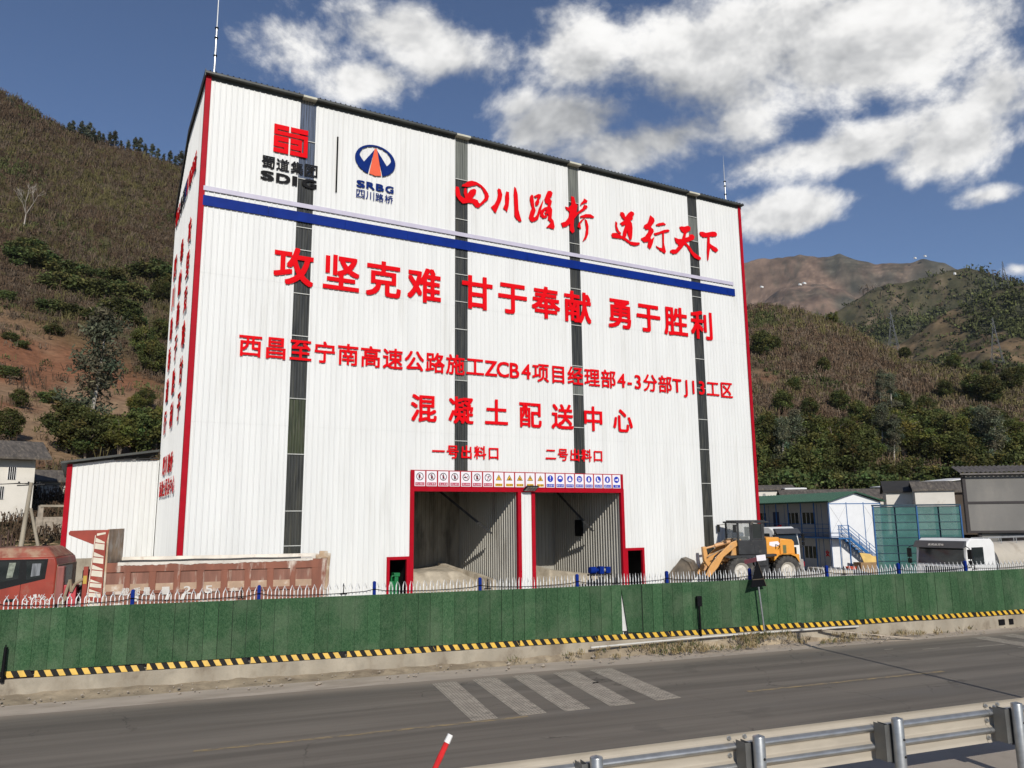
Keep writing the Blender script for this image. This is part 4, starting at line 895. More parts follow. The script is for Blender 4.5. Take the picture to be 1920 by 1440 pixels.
# ================================================================== VEGETATION PLACED
KN = {'broad': 'leafy tree', 'feather': 'feathery yellowish tree', 'tall': 'slender pale tree', 'ridge': 'thin dark tree', 'bush': 'round green bush'}
def where_left(az): return 'left edge of the photo' if az < -3.6 else ('white farmhouse' if az < -1 else ('low annex shed' if az < 3 else 'tall plant wall'))
for i, (k, a, r, s) in enumerate([('ridge',-2.81,315.7,0.4),('ridge',-2.5,317.5,0.51),('ridge',-2.25,317.0,0.66),('ridge',-1.8,316.8,0.76),('ridge',-1.54,316.7,0.56),('ridge',-1.27,315.1,0.86),('ridge',-1.01,314.5,0.71),('ridge',-0.69,315.3,0.61),('ridge',-0.43,316.7,0.51),('ridge',-0.0,316.9,0.67),('ridge',0.3,317.1,0.78),('ridge',0.7,317.4,0.47),('ridge',1.17,317.9,0.58),('ridge',1.57,319.3,0.74),('ridge',1.91,320.0,0.8),('ridge',2.25,320.0,0.64),('ridge',2.67,320.0,0.75),('ridge',3.09,320.0,0.64),('ridge',3.43,320.0,0.48),('ridge',3.85,320.0,0.7),('ridge',4.2,320.0,0.59),('ridge',4.56,320.0,0.92),('ridge',4.85,320.0,0.7),('ridge',-5.88,315.5,0.34),('ridge',-5.02,316.3,0.25)]):
    plant(k, a, r, s*1.15, 'small dark tree standing in the row along the left skyline', 'trees along the left skyline')
LL = ['very tall thin grey green tree with pale trunk above the low annex shed', 'grey green bushy tree left of the tall pale trunk', 'grey green bushy tree at the foot of the tall pale trunk', 'green round tree right behind the annex roof, right of tall trunk', 'yellow green feathery tree over the left end of annex roof',
      'broad green tree over the middle of annex roof', 'yellow green feathery tree nearest the plant side wall', 'green tree half hidden behind the plant side wall above the annex', 'dark green tree behind the grey roof of the left farmhouse', 'small green tree higher up behind the farmhouse roof', 'dark green clump on the slope beside the plant side wall', 'dark green tree high on the slope near the side wall, left one of a pair', 'dark green tree high on the slope touching the side wall', 'highest green tree beside the plant side wall', 'feathery small tree on the slope between tall trunk and side wall', 'low green tree on dry slope beside the side wall']
for lb, (k, a, r, s) in zip(LL, [('tall',0.14,98.6,1.1),('broad',-0.98,96.2,0.86),('broad',0.1,94.3,0.82),('broad',1.46,96.4,0.68),('feather',2.03,93.0,0.68),('broad',3.28,95.8,0.85),('feather',4.16,99.3,0.71),('broad',4.98,100.5,0.78),('broad',-4.27,98.7,0.55),('broad',-3.78,113.4,0.36),('broad',3.66,145.6,0.88),('broad',3.01,158.4,0.82),('broad',4.02,168.8,0.74),('broad',3.88,192.5,0.85),('feather',2.74,114.3,0.51),('broad',3.4,121.5,0.47)]): plant(k, a, r, s*(1.04 if k == 'tall' else .88), lb)
for i, (k, a, r, s) in enumerate([('bush',-4.27,200.1,2.18),('bush',-3.37,201.4,2.55),('bush',-2.22,189.9,2.21),('bush',-1.68,198.8,2.22),('bush',-0.51,187.7,2.38),('bush',0.27,189.7,2.04),('bush',-2.55,172.6,1.52),('bush',-1.54,171.9,1.43),('bush',-4.92,173.4,1.12),('bush',-2.29,159.7,0.96),('bush',-3.97,148.3,0.64),('bush',-4.38,130.5,0.9),('bush',-2.1,120.6,0.85),('bush',-3.88,208.7,1.83),('bush',-4.75,204.7,1.67),('bush',0.69,199.0,2.27),('bush',1.48,177.5,2.23),('bush',2.05,190.9,2.2),('bush',1.22,192.5,1.98),('bush',3.29,207.4,3.03),('bush',3.93,214.1,2.52),('bush',-4.57,149.8,0.72),('bush',-4.84,133.9,0.5),('bush',2.31,175.8,1.82),('bush',0.09,170.2,1.44)]):
    plant(k, a, r, s*.85, 'round green bush scattered on the dry red and brown left slope', 'bushes on the left slope', name='bush', cat='bush', sx=1.25)
for i, (k, a, r, s) in enumerate([('broad',46.47,127.5,1.08),('broad',47.22,128.9,1.23),('tall',47.94,125.4,0.79),('tall',48.68,127.9,0.93),('feather',49.39,126.4,0.94),('broad',50.1,125.0,1.18),('broad',50.84,131.9,0.97),('feather',51.54,132.2,1.21),('broad',52.23,132.1,1.08),('broad',52.93,134.1,1.16),('broad',53.6,133.8,0.88),('tall',54.3,140.5,0.87),('tall',54.95,139.2,0.77),('feather',55.61,142.1,1.26),('broad',56.26,143.8,0.98),('broad',56.88,141.1,0.99),('feather',57.52,141.4,1.16),('broad',58.16,145.2,0.98),('broad',58.76,142.4,1.19),('broad',59.37,142.2,1.12),('tall',59.98,144.4,1.0),('tall',60.57,142.9,0.96),('feather',61.19,147.8,1.22),('broad',61.77,148.5,1.21),('broad',47.13,150.2,0.98),('broad',48.0,141.9,0.82),('feather',48.93,146.7,0.96),('broad',49.81,143.9,1.14),('broad',50.73,150.8,0.91),('broad',51.59,150.4,0.95),('feather',52.45,151.8,0.93),('broad',53.28,149.6,0.84),('broad',54.17,161.5,1.18),('broad',55.0,164.8,1.1),('feather',55.78,160.6,1.09),('broad',56.61,167.2,1.24),('broad',57.43,172.6,0.93),('broad',58.15,164.1,1.09),('feather',58.92,164.3,0.95),('broad',59.71,171.9,1.21),('broad',60.43,166.5,1.16),('broad',61.16,167.5,0.96),('feather',61.96,182.1,0.78)]):
    s *= .76
    where = 'beside the right wall of the plant' if a < 49.2 else ('above the green roofed cabin' if a < 53.6 else ('above the teal screen' if a < 58.4 else 'above the grey shed roof'))
    plant(k, a, r, s, '%s in the tree belt %s' % (KN[k], where), 'tree belt at the hill foot, %s %s' % (KN[k], where))
for i, (k, a, r, s) in enumerate([('tall',55.11,198.1,0.61),('tall',54.46,204.9,0.54),('broad',55.68,201.5,0.72),('broad',47.14,227.8,0.87),('broad',47.95,231.2,0.59),('broad',51.96,187.9,0.59),('broad',49.1,191.7,0.48),('broad',51.11,219.1,0.5),('broad',56.19,267.6,0.5),('broad',57.1,210.7,0.6),('broad',58.38,227.4,0.56),('broad',60.0,229.5,0.78),('broad',60.79,226.3,0.84),('broad',62.02,239.9,0.76),('broad',62.57,254.9,0.61),('broad',58.98,261.6,0.61),('broad',48.3,171.0,0.61),('broad',50.02,168.1,0.5),('broad',53.02,171.4,0.53),('broad',60.98,196.3,0.63),('broad',57.76,190.0,0.57),('feather',51.98,276.0,0.52),('broad',60.77,258.5,0.5)]):
    lb = {0: 'taller of two slender trees halfway up right slope', 1: 'shorter slender tree halfway up the right slope', 3: 'pale tree on right slope close to the plant corner'}.get(i, 'dark tree standing alone among dry brush on the right slope')
    plant(k, a, r, s*1.15, lb, None if i in (0, 1, 3) else 'lone trees on the right slope')
# a second, denser understorey row keeps the belt closed
rng = np.random.default_rng(5)
for i in range(34):
    a = 45.9+i*0.56; r = 112+rng.uniform(-5, 9)+max(0, a-50)*.5
    where = 'beside the right wall of the plant' if a < 49.2 else ('above the green roofed cabin' if a < 53.6 else ('above the teal screen' if a < 58.4 else 'above the grey shed roof'))
    plant('bush' if i % 3 else 'broad', a, r, (1.5 if i % 3 else .75)*rng.uniform(.8, 1.2), 'low bush at the hill foot %s' % where, 'understorey at the hill foot %s' % where, name='bush', cat='bush')
# bare white tree
t = thing('bare_tree', 'bare white leafless tree high on the brown left slope', 'tree', ter(-4.5, 222))
b = MB(); rr = random.Random(4)
def limb(p, d, l, r, depth):
    r *= .93
    q = p+d*l; b.tube(p, q, r, 5, r*.65)
    if depth == 0: return
    for k in range(3):
        e = (d+Vector((rr.uniform(-.8, .8), rr.uniform(-.8, .8), rr.uniform(-.15, .5)))).normalized(); limb(q, e, l*rr.uniform(.55, .8), r*.62, depth-1)
limb(Vector((0, 0, -.5)), Vector((.05, 0, 1)), 4.4, .24, 4)
b.build('trunk', mat('white_bark', (.36, .32, .27), .8), t, True)

# --- scrub that covers the slopes (nobody could count it)
def scrub(name, az0, az1, r0, r1, n, seed, keep=lambda X, Y, q: q > -1, zf=hill_z, hs=1.0, big=1.0, greens=0.12, pal=None, blades=12, leaves=14, tone=1.0):
    g = np.random.default_rng(seed)
    a = np.radians(g.uniform(az0, az1, n)); r = np.sqrt(g.uniform(r0*r0, r1*r1, n)); X = r*np.sin(a); Y = r*np.cos(a)
    m = keep(X, Y, g.random(n)); X, Y, r = X[m], Y[m], r[m]; n = len(X); Z = zf(X, Y)
    size = .45+1.5*np.clip(fbm(X, Y, 16, 4, 95)+.5, 0, 1)**1.5
    grn = (fbm(X, Y, 26, 4, 91)+.5 + g.normal(0, .07, n)) > (1-greens-.22)
    h = hs*size*g.uniform(.6, 1.7, n)*(0.55+r/330)*np.where(grn, 1.0, 1.1)
    brown = np.array([.098, .066, .042])*tone; grey = np.array([.122, .092, .064])*tone; oli = np.array([.110, .095, .040])*tone; green = np.array([.072, .080, .030])
    k = np.clip(g.random(n)*.55+.9*(fbm(X, Y, 22, 4, 93)+.5)-.22, 0, 1)[:, None]; col = np.where(k < .45, brown, np.where(k < .62, grey, oli)); col = np.where(grn[:, None], green*g.uniform(.7, 1.5, n)[:, None], col)
    col = col*g.uniform(.7, 1.3, n)[:, None]
    # twigs
    ii = np.repeat(np.arange(n), blades); N_ = len(ii)
    base = np.stack([X[ii]+g.normal(0, .55, N_)*big, Y[ii]+g.normal(0, .55, N_)*big, Z[ii]], 1)
    hh = h[ii]*g.uniform(.5, 1.1, N_); th = g.uniform(0, 2*np.pi, N_)
    ax2 = np.stack([g.normal(0, .22, N_)*hh, g.normal(0, .22, N_)*hh, hh], 1)*.5
    ax1 = np.stack([np.cos(th), np.sin(th), np.zeros(N_)], 1)*(.018+.00022*r[ii])[:, None]*big
    co1, _ = quads_from(base+ax2, ax1, ax2); c1 = np.repeat(col[ii]*g.uniform(.75, 1.35, N_)[:, None], 4, 0)
    # leaf clusters
    jj = np.repeat(np.arange(n), leaves); M_ = len(jj)
    cen = np.stack([X[jj]+g.normal(0, .5, M_)*big*h[jj]*.6, Y[jj]+g.normal(0, .5, M_)*big*h[jj]*.6, Z[jj]+h[jj]*g.uniform(.25, 1.0, M_)], 1)
    u = g.normal(size=(M_, 3)); u /= np.linalg.norm(u, axis=1, keepdims=True); v = np.cross(u, g.normal(size=(M_, 3))); v /= np.linalg.norm(v, axis=1, keepdims=True)
    s = (np.where(grn[jj], .17, .12)*big*(0.6+r[jj]/380)*g.uniform(.5, 1.3, M_))[:, None]
    co2, _ = quads_from(cen, u*s, v*s*.6); c2 = np.repeat(col[jj]*g.uniform(.7, 1.35, M_)[:, None], 4, 0)
    co = np.concatenate([co1, co2]); c = np.concatenate([c1, c2])
    o = leaf_obj(name, co, np.arange(len(co)).reshape(-1, 4), c, scrub_m); o['kind'] = 'stuff'; return o
scrub_m = tint_mat('dry_scrub', fine=1.5, famp=0.15, bump=0)
def keep_right(X, Y, q): return q > np.clip(soil_mask(X, Y)*1.15-.05, 0, .97)*1.0 + .55*smooth(.08, .22, fbm(X, Y, 20, 4, 97))
def keep_left(X, Y, q): return q > .45*smooth(.08, .22, fbm(X, Y, 20, 4, 97)) + np.clip(soil_mask(X, Y)*1.05-.05, 0, .90)
scrub('hillside_scrub', -11, 8.5, 62, 322, 16000, 1, keep_left, greens=.08, tone=.9)
scrub('hillside_scrub', 8.5, 43, 90, 322, 5000, 2, keep_left)
scrub('hillside_scrub', 43, 72, 88, 300, 19000, 3, keep_right, greens=.05, tone=1.3)
def grid_lookup(G):
    X0, Y0, Z0, AZ0, T0 = G
    a = AZ0[0]; r = np.hypot(X0[:, 0], Y0[:, 0])
    def f(X, Y):
        az = np.degrees(np.arctan2(X, Y)); rr = np.hypot(X, Y)
        i = np.clip((az-a[0])/(a[1]-a[0]), 0, len(a)-1.001); j = np.interp(rr, r, np.arange(len(r))); j = np.clip(j, 0, len(r)-1.001)
        i0, j0 = i.astype(int), j.astype(int); u, v = i-i0, j-j0
        return (Z0[j0, i0]*(1-u)+Z0[j0, i0+1]*u)*(1-v) + (Z0[j0+1, i0]*(1-u)+Z0[j0+1, i0+1]*u)*v
    return f
scrub('ridge_woodland', 43, 72, 580, 1000, 16000, 4, lambda X, Y, q: q < smooth(-.10, .12, fbm(X, Y, 90, 4, 101)*-1)+.12, grid_lookup(LB), hs=1.5, big=2.0, greens=.42, blades=3, leaves=12)
scrub('slope_woodland', 46, 72, 400, 640, 9000, 5, lambda X, Y, q: q < smooth(.0, .14, fbm(X, Y, 60, 5, 111))*.9+.05, grid_lookup(LC), hs=1.2, big=2.0, greens=.5, blades=3, leaves=12)

# ================================================================== ROADSIDE
def inframe(o, M, root=None): o.matrix_world = M; return o
# --- rumble strips and road marks
worn = mat('worn_marking', (0.37, 0.325, 0.26), 0.85, var=0.15, scale=2, col2=(0.17, 0.15, 0.12), lo=0.5, hi=0.7, scale2=3)
dotm = mat('worn_marking_dots', (0.14, 0.125, 0.10), 0.85, var=0.35, scale=1.5)
def strip(corners, label, group):
    A, B, C_, D = [Vector((x, y, 0)) for x, y in corners]   # far-left, far-right, near-right, near-left
    c = (A+B+C_+D)/4; t = thing('rumble_strip', label, 'road marking', (c.x, c.y, -.6), group=group)
    MB().hexa([tuple(p-c+Vector((0, 0, .001))) for p in (A, B, C_, D)] + [tuple(p-c+Vector((0, 0, .006))) for p in (A, B, C_, D)]).build('marking', worn, t)
    b = MB(); nu, nv = 8, 34
    for i in range(nu):
        for j in range(nv):
            u, v = (i+.5)/nu, (j+.5)/nv
            if random.random() < .06: continue
            P = (A*(1-u)+B*u)*(1-v) + (D*(1-u)+C_*u)*v - c; s = .024
            P = P + Vector((0, 0, .0065)); q = .045
            b.add([tuple(P+Vector((math.cos(k*1.0472)*s, math.sin(k*1.0472)*q, .002))) for k in range(6)], [tuple(range(6))])
    b.build('raised_dots', dotm, t, fix=False)['kind'] = 'stuff'
RS = [((10.5, 24.6), (11.33, 24.6), (10.28, 19.6), (9.55, 19.68)), ((11.9, 24.5), (12.76, 24.5), (11.7, 19.42), (10.93, 19.5)), ((13.3, 24.3), (14.15, 24.3), (13.0, 19.2), (12.22, 19.28)), ((14.78, 24.05), (15.65, 24.0), (14.45, 19.02), (13.63, 19.1)), ((16.15, 23.8), (17.0, 23.7), (16.05, 18.9), (15.2, 18.98))]
stripe = 0
for k, c in enumerate(RS): strip(c, ['leftmost dotted rumble strip on the grey road', 'second dotted rumble strip from the left on the road', 'middle one of five dotted rumble strips on the road', 'fourth rumble strip, with a black scrap on it', 'rightmost of the five dotted rumble strips in mid road'][k], 'rumble strips across the far lane')
for k in range(4):
    x = 34.2+1.7*k; y0 = 25.05-.1486*(x-11.0)-.5
    strip(((x, y0), (x+.85, y0-.13), (x-.05, y0-4.6), (x-.9, y0-4.47)), 'dusty rumble strip of the second set at the right edge of the photo', 'second set of rumble strips')
t = MB().prismz([(-.13, -.05), (-.04, .06), (.05, .0), (.14, .07), (.10, -.05), (.02, -.02)], 0, .02).build('litter_scrap', black); tag(t, 'black scrap of litter lying on a rumble strip', 'litter', loc=(15.05, 21.9, -.592))
ym = mat('yellow_line', (0.32, 0.235, 0.115), 0.85, var=0.15, scale=2, col2=(0.15, 0.13, 0.105), lo=0.40, hi=0.60, scale2=2.5, stretch=(1, 4, 1))
def road_line(s0, s1, t0, w, m, label, cat='road line', grp=None, zz=.004):
    n = max(1, int((s1-s0)/1.0)); b = MB()
    b.box(s0-(s0+s1)/2, s1-(s0+s1)/2, -w/2, w/2, 0, .003); o = b.build('road_line', m)
    p = RM @ Vector(((s0+s1)/2, t0, zz)); o.matrix_world = frame(p, RD); return tag(o, label, cat, grp)
road_line(-7.5, 0.9, -5.65, .14, ym, 'faded yellow centre line dash in front of the rumble strips')
road_line(8.2, 16.2, -5.45, .14, ym, 'faded yellow centre line dash in front of the loader', )
pale = mat('faded_white_line', (0.30, 0.27, 0.22), .85, var=.2)
for s0, tt, ln in ((17.8, -1.35, .45), (19.2, -1.9, .9), (21.6, -2.3, 1.6), (22.9, -3.1, .8), (24.9, -3.7, 1.3), (26.0, -4.6, .6)):
    road_line(s0, s0+ln, tt, .06, pale, 'short faded white scratch of paint on the right part of the road', 'paint mark', 'faded paint marks on the road', .004)
# --- footing wall under the hoarding
b = MB(); n = 260; rg = random.Random(2)
ys, zt = [], []
for i in range(n+1):
    s = -60+i*.5; ys.append(-.10-.05*rg.random()); zt.append(-.012-.01*rg.random())
vs = []
for i in range(n+1):
    s = -60+i*.5; vs += [(s, ys[i]-.02, -.75), (s, ys[i]-.015*rg.random(), -.28), (s, ys[i]+.0, zt[i]-.02), (s, ys[i]+.02, zt[i]), (s, .42, zt[i])]
fs = []
for i in range(n):
    for k in range(4): fs.append((i*5+k, (i+1)*5+k, (i+1)*5+k+1, i*5+k+1))
b.add(vs, fs)
FW = thing('footing_wall', 'low rough concrete footing wall under the green hoarding', 'low wall', FP, R_(FD))
b.build('wall', concrete, FW, False)
for s, w in ((23.72, .34), (24.35, .24)): MB().box(s, s+w, -.17, -.02, -.42, -.17).build('drain_opening', black, FW)
# --- green turf hoarding
def turf_material():
    m = bpy.data.materials.new('artificial_turf'); m.use_nodes = True; t = m.node_tree; p = t.nodes['Principled BSDF']
    c = N(t, 'ShaderNodeTexCoord'); o = c.outputs['Object']
    mp = N(t, 'ShaderNodeMapping', i_Scale=(1, 1, .55)); L(t, o, mp.inputs[0])
    f = noise(t, mp.outputs[0], 26, 4, .7); g = noise(t, o, .9, 5, .6)
    mp2 = N(t, 'ShaderNodeMapping', i_Scale=(2.2, 1, .0)); L(t, o, mp2.inputs[0]); st = noise(t, mp2.outputs[0], 1.0, 2)
    col = mixc(t, maprange(t, f, .3, .7), (0.018, 0.062, 0.024), (0.066, 0.135, 0.062))
    col = mixc(t, maprange(t, g, .42, .68, 0, .38), col, (0.145, 0.185, 0.115))
    col = mixc(t, maprange(t, st, .35, .65, 0, .30), col, (0.028, 0.085, 0.032))
    sx = N(t, 'ShaderNodeSeparateXYZ'); L(t, o, sx.inputs[0])
    wnz = N(t, 'ShaderNodeTexWhiteNoise', noise_dimensions='1D'); L(t, math_(t, 'FLOOR', math_(t, 'DIVIDE', math_(t, 'ADD', sx.outputs[0], 22.0), .45)), wnz.inputs['W'])
    gg = N(t, 'ShaderNodeCombineColor'); vv = maprange(t, wnz.outputs[0], 0, 1, .82, 1.15, False)
    for i in range(3): L(t, vv, gg.inputs[i])
    col = mixc(t, 1.0, col, gg.outputs[0], 'MULTIPLY')
    L(t, col, p.inputs['Base Color']); p.inputs['Roughness'].default_value = .8; p.inputs['Specular IOR Level'].default_value = .25
    bn = N(t, 'ShaderNodeBump', i_Strength=1.0, i_Distance=.03); L(t, noise(t, mp.outputs[0], 34, 3, .7), bn.inputs['Height']); L(t, bn.outputs[0], p.inputs['Normal'])
    return m
turf = turf_material()
HO = thing('turf_hoarding', 'long hoarding of dark green artificial turf planks with hazard striped foot', 'hoarding', FP, R_(FD))
rg = random.Random(5); PL = .45
s = -22.0; 
while s < 46:
    b = MB(); n = 9
    for k in range(n):
        a = s+k*PL; 
        if 4.50 <= a < 5.35: continue
        y = rg.uniform(-.006, .008); y2 = rg.uniform(-.006, .008); g_ = .004 if rg.random() < .75 else .010
        b.hexa([(a+g_, y-.02, .20), (a+PL-g_, y2-.02, .20), (a+PL-g_, y2+.02, .20), (a+g_, y+.02, .20), (a+g_, y-.02, 2.06), (a+PL-g_, y2-.02, 2.06), (a+PL-g_, y2+.02, 2.06), (a+g_, y+.02, 2.06)])
    o = b.build('turf_panel', turf, HO); o.data['pattern'] = 'planks'
    s += n*PL
b = MB(); b.box(-22, 4.5, .025, .035, .2, 2.05); b.box(5.35, 46, .025, .035, .2, 2.05); b.build('seam_light_stop', mat('dark_green_back', (.006, .02, .008), .8), HO)  # added dark sheet that keeps light from showing through the plank seams
# loosened plank with the gap beside it
b = MB(); b.hexa([(4.77, -.05, .26), (5.38, -.07, .22), (5.38, -.03, .22), (4.77, -.01, .26), (4.52, -.03, 2.05), (5.02, -.03, 2.05), (5.02, .01, 2.05), (4.52, .01, 2.05)]); b.build('loose_turf_panel', turf, HO, label='loosened turf plank leaning away from its neighbours')
b = MB(); b.box(5.02, 5.40, -.018, .018, .20, 2.06); b.build('turf_panel', turf, HO)
b = MB(); b.box(4.50, 4.80, .05, .06, .3, 2.0); b.build('backing_sheet', mat('pale_sheet', (.62, .62, .60), .6), HO)
yel = mat('hazard_yellow', (0.62, 0.37, 0.02), 0.5, var=.12, scale=4, col2=(.40, .27, .08), lo=.55, hi=.8, scale2=3); hblk = mat('hazard_black', (.014, .013, .012), .65, var=.2, spec=.15)
s = -21.9; 
while s < 45.5:
    ln = 3.16; b = MB(); st = .175; k = 0; z0, z1 = .012, .195; sk = -.11
    tilt = rg.uniform(-.012, .012)
    a = s
    while a < s+ln-.01:
        e = min(a+st, s+ln)
        q = lambda x, z, y: (max(s, min(s+ln, x+(sk if z == z1 else 0))), y, z+tilt*(x-s))
        b.m = k % 2
        b.hexa([q(a, z0, -.085), q(e, z0, -.085), q(e, z0, -.05), q(a, z0, -.05), q(a, z1, -.042), q(e, z1, -.042), q(e, z1, -.026), q(a, z1, -.026)])
        a = e; k += 1
    b.build('hazard_strip', [yel, hblk], HO)
    s += ln+.012
# --- picket fence behind it
PF = thing('picket_fence', 'white steel picket fence with blue posts behind the green hoarding', 'fence', FP+Vector((-_fn[0]*-.17, .17*_fn[1], 0)), R_(FD))
posts = [-16.9+3.93*i for i in range(17)]
picket_m = mat('white_picket', (.74, .74, .72), .4, var=.06)
for i, p in enumerate(posts):
    b = MB(); b.box(p-.055, p+.055, -.055, .055, 0, 2.47); b.hexa([(p-.062, -.062, 2.47), (p+.062, -.062, 2.47), (p+.062, .062, 2.47), (p-.062, .062, 2.47), (p-.03, -.03, 2.52), (p+.03, -.03, 2.52), (p+.03, .03, 2.52), (p-.03, .03, 2.52)])
    b.build('post', blue_paint, PF)
    if i == len(posts)-1: break
    b = MB(); x = p+.16; k = 0
    while x < p+3.93-.1:
        sg = -1 if k % 2 == 0 else 1
        b.bar((x, 0, .15), (x, 0, 2.29), .03, .026, (0, 1, 0)); b.bar((x, 0, 2.285), (x+.015*sg, sg*.04, 2.34), .03, .026, (0, 1, 0)); b.tube((x+.015*sg, sg*.04, 2.335), (x+.07*sg, sg*.14, 2.47), .017, 4, .005)
        x += .125; k += 1
    b.build('pickets', picket_m, PF)['kind'] = 'stuff'
    MB().box(p+.055, p+3.93-.055, .02, .06, 1.85, 1.9).build('rail', picket_m, PF)
cab = MB(); pts = []
for i in range(17*12):
    u = i/12; pts.append((-16.9+3.93*u, -.09, 2.2-.07*math.sin(math.pi*(u % 1))+.05*(1 if abs((u % 1)-.5) > .42 else 0)))
cab.path(pts, .014, 4); cab.build('cable', black, PF)
for i, u in enumerate((-9.6, -6.2, -.9, 4.4, 9.1, 15.4, 22.9)):
    b = MB(); b.tube((u, -.06, 2.12), (u, -.06, 2.46), .022, 6, .012); b.tube((u, -.06, 2.40), (u, -.06, 2.50), .03, 6, .004); b.box(u-.13, u+.13, -.1, -.03, 2.10, 2.13); b.build('insulator', black, PF)
# --- things along the verge
wp = mat('pipe_white', (.55, .53, .48), .5, var=.1)
pp = [FP+Vector((_fu[0]*s-_fn[0]*d, _fu[1]*s-_fn[1]*d, z)) for s, d, z in ((3.0, .42, -.16), (5.5, .40, -.10), (8.5, .34, -.05), (11.5, .30, -.04), (14.5, .28, -.04), (15.6, .28, -.05))]
b = MB(); c = pp[2]; b.path([p-c for p in pp], .038, 10); o = b.build('long_pipe', wp, None, True); tag(o, 'long white plastic pipe lying along the foot of the hoarding', 'pipe', loc=c)
pp = [FP+Vector((_fu[0]*s-_fn[0]*d, _fu[1]*s-_fn[1]*d, z)) for s, d, z in ((13.6, .34, -.06), (17.6, 1.15, -.52))]
b = MB(); c = pp[0]; b.bar((0, 0, 0), pp[1]-c, .13, .035); o = b.build('timber_plank', mat('grey_timber', (.42, .35, .27), .8, var=.2, stretch=(.3, 3, 3))); tag(o, 'weathered plank sloping from the footing wall to the verge', 'plank', loc=c)
# dark slim uprights close to the hoarding
t = thing('slim_black_upright', 'slim black post with a small dark box on top against the hoarding', 'post', FP+Vector((_fu[0]*7.93-_fn[0]*.16, _fu[1]*7.93-_fn[1]*.16, -.02)), R_(FD))
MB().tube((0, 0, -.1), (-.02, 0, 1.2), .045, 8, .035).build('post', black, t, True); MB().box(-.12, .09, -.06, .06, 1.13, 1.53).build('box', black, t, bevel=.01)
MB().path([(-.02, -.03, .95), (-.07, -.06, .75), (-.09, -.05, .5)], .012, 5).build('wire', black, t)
t = thing('slim_black_upright', 'slim black upright standing in for a pole shadow on the hoarding near left edge', 'post', FP+Vector((_fu[0]*-16.38-_fn[0]*.2, _fu[1]*-16.38-_fn[1]*.2, -.02)), R_(FD))  # cast shadow of an unseen pole, made as a solid black upright
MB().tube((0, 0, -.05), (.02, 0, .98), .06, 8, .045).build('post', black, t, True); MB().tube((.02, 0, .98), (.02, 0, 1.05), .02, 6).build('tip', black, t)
# road sign seen from behind
t = thing('road_sign', 'leaning road sign seen from behind, black triangle on a thin pole', 'road sign', (25.04, 24.07, -.35), R_(-28.9))
b = MB(); b.tube((0, 0, 0), (-.16, 0, 2.2), .038, 10); b.tube((-.16, 0, 2.2), (-.24, 0, 3.35), .034, 10); b.build('pole', galv, t, True)
b = MB(); b.M = Matrix.Translation((-.19, -.08, 2.15)) @ Matrix.Rotation(R_(33), 4, 'Z'); b.prism([(-.47, 0), (.47, 0), (.0, 1.08)], -.015, .0); b.build('triangle_plate', black, t)
b = MB(); b.M = Matrix.Translation((-.19, -.08, 2.15)) @ Matrix.Rotation(R_(33), 4, 'Z'); b.bar((.47, -.02, 0), (.0, -.02, 1.08), .02, .03, (0, 1, 0)); b.bar((-.36, -.03, .3), (.33, -.03, .3), .02, .025); b.build('rim', mat('sign_rim', (.12, .09, .06), .5), t)
b = MB(); b.M = Matrix.Translation((-.30, -.1, 3.23)) @ Matrix.Rotation(R_(-12), 4, 'Y'); b.box(-.42, .36, -.02, .02, -.08, .09); b.build('arm_plate', mat('dark_red_plate', (.09, .012, .02), .4), t)
b = MB(); b.M = Matrix.Translation((-.22, -.13, 3.25)) @ Matrix.Rotation(R_(-6), 4, 'Y'); b.box(.02, .40, -.02, .02, -.07, .16); b.build('white_plate', wsign, t)
# tall pole standing outside the picture on the right; its shadow lies on the road
t = thing('roadside_pole', 'tall steel pole with a board on top beside the road', 'pole', (22.95, 7.2, 1.2))
MB().tube((0, 0, 0), (0, 0, 8.6), .085, 12, .06).build('pole', galv, t, True); b = MB(); b.M = Matrix.Rotation(R_(60), 4, 'Z'); b.box(-.3, .3, -.03, .03, 7.4, 8.6); b.build('board', galv, t)
# grass tufts on the verge
rng = np.random.default_rng(77); n = 750
X = np.concatenate([rng.normal(25, 2.6, n//2), rng.uniform(14, 36, n//4), rng.uniform(22, 36, n//8), rng.normal(20.5, 1.0, n-n//2-n//4-n//8)]); 
tq = rng.uniform(.25, .95, n); cl = (fbm(X, tq*3, .8, 3, 5) > .0); X, tq = X[cl], tq[cl]; n = len(X)
S2 = (X-FP.x)/_fu[0]; 
PX = FP.x+_fu[0]*S2-_fn[0]*(.3+1.5*(1-tq)*.7); PY = FP.y+_fu[1]*S2-_fn[1]*(.3+1.5*(1-tq)*.7)
PZ = -.52+ (.30*np.exp(-((PX-25.0)/3.6)**2)+.16*np.exp(-((PX-18)/4.0)**2)+.08)*smooth(.15, .95, tq)
k = 7; ii = np.repeat(np.arange(n), k); m_ = len(ii); h = rng.uniform(.05, .19, m_)
base = np.stack([PX[ii]+rng.normal(0, .05, m_), PY[ii]+rng.normal(0, .05, m_), PZ[ii]], 1)
ax2 = np.stack([rng.normal(0, .4, m_)*h, rng.normal(0, .4, m_)*h, h], 1)*.5; th = rng.uniform(0, 6.28, m_)
ax1 = np.stack([np.cos(th), np.sin(th), 0*th], 1)*.010
co, q = quads_from(base+ax2, ax1, ax2); gc = np.where(rng.random(n)[:, None] < .72, np.array([.30, .23, .12]), np.array([.11, .12, .05]))*rng.uniform(.7, 1.2, n)[:, None]
o = leaf_obj('verge_grass', co, q, np.repeat(gc[ii], 4, 0), scrub_m); o['kind'] = 'stuff'
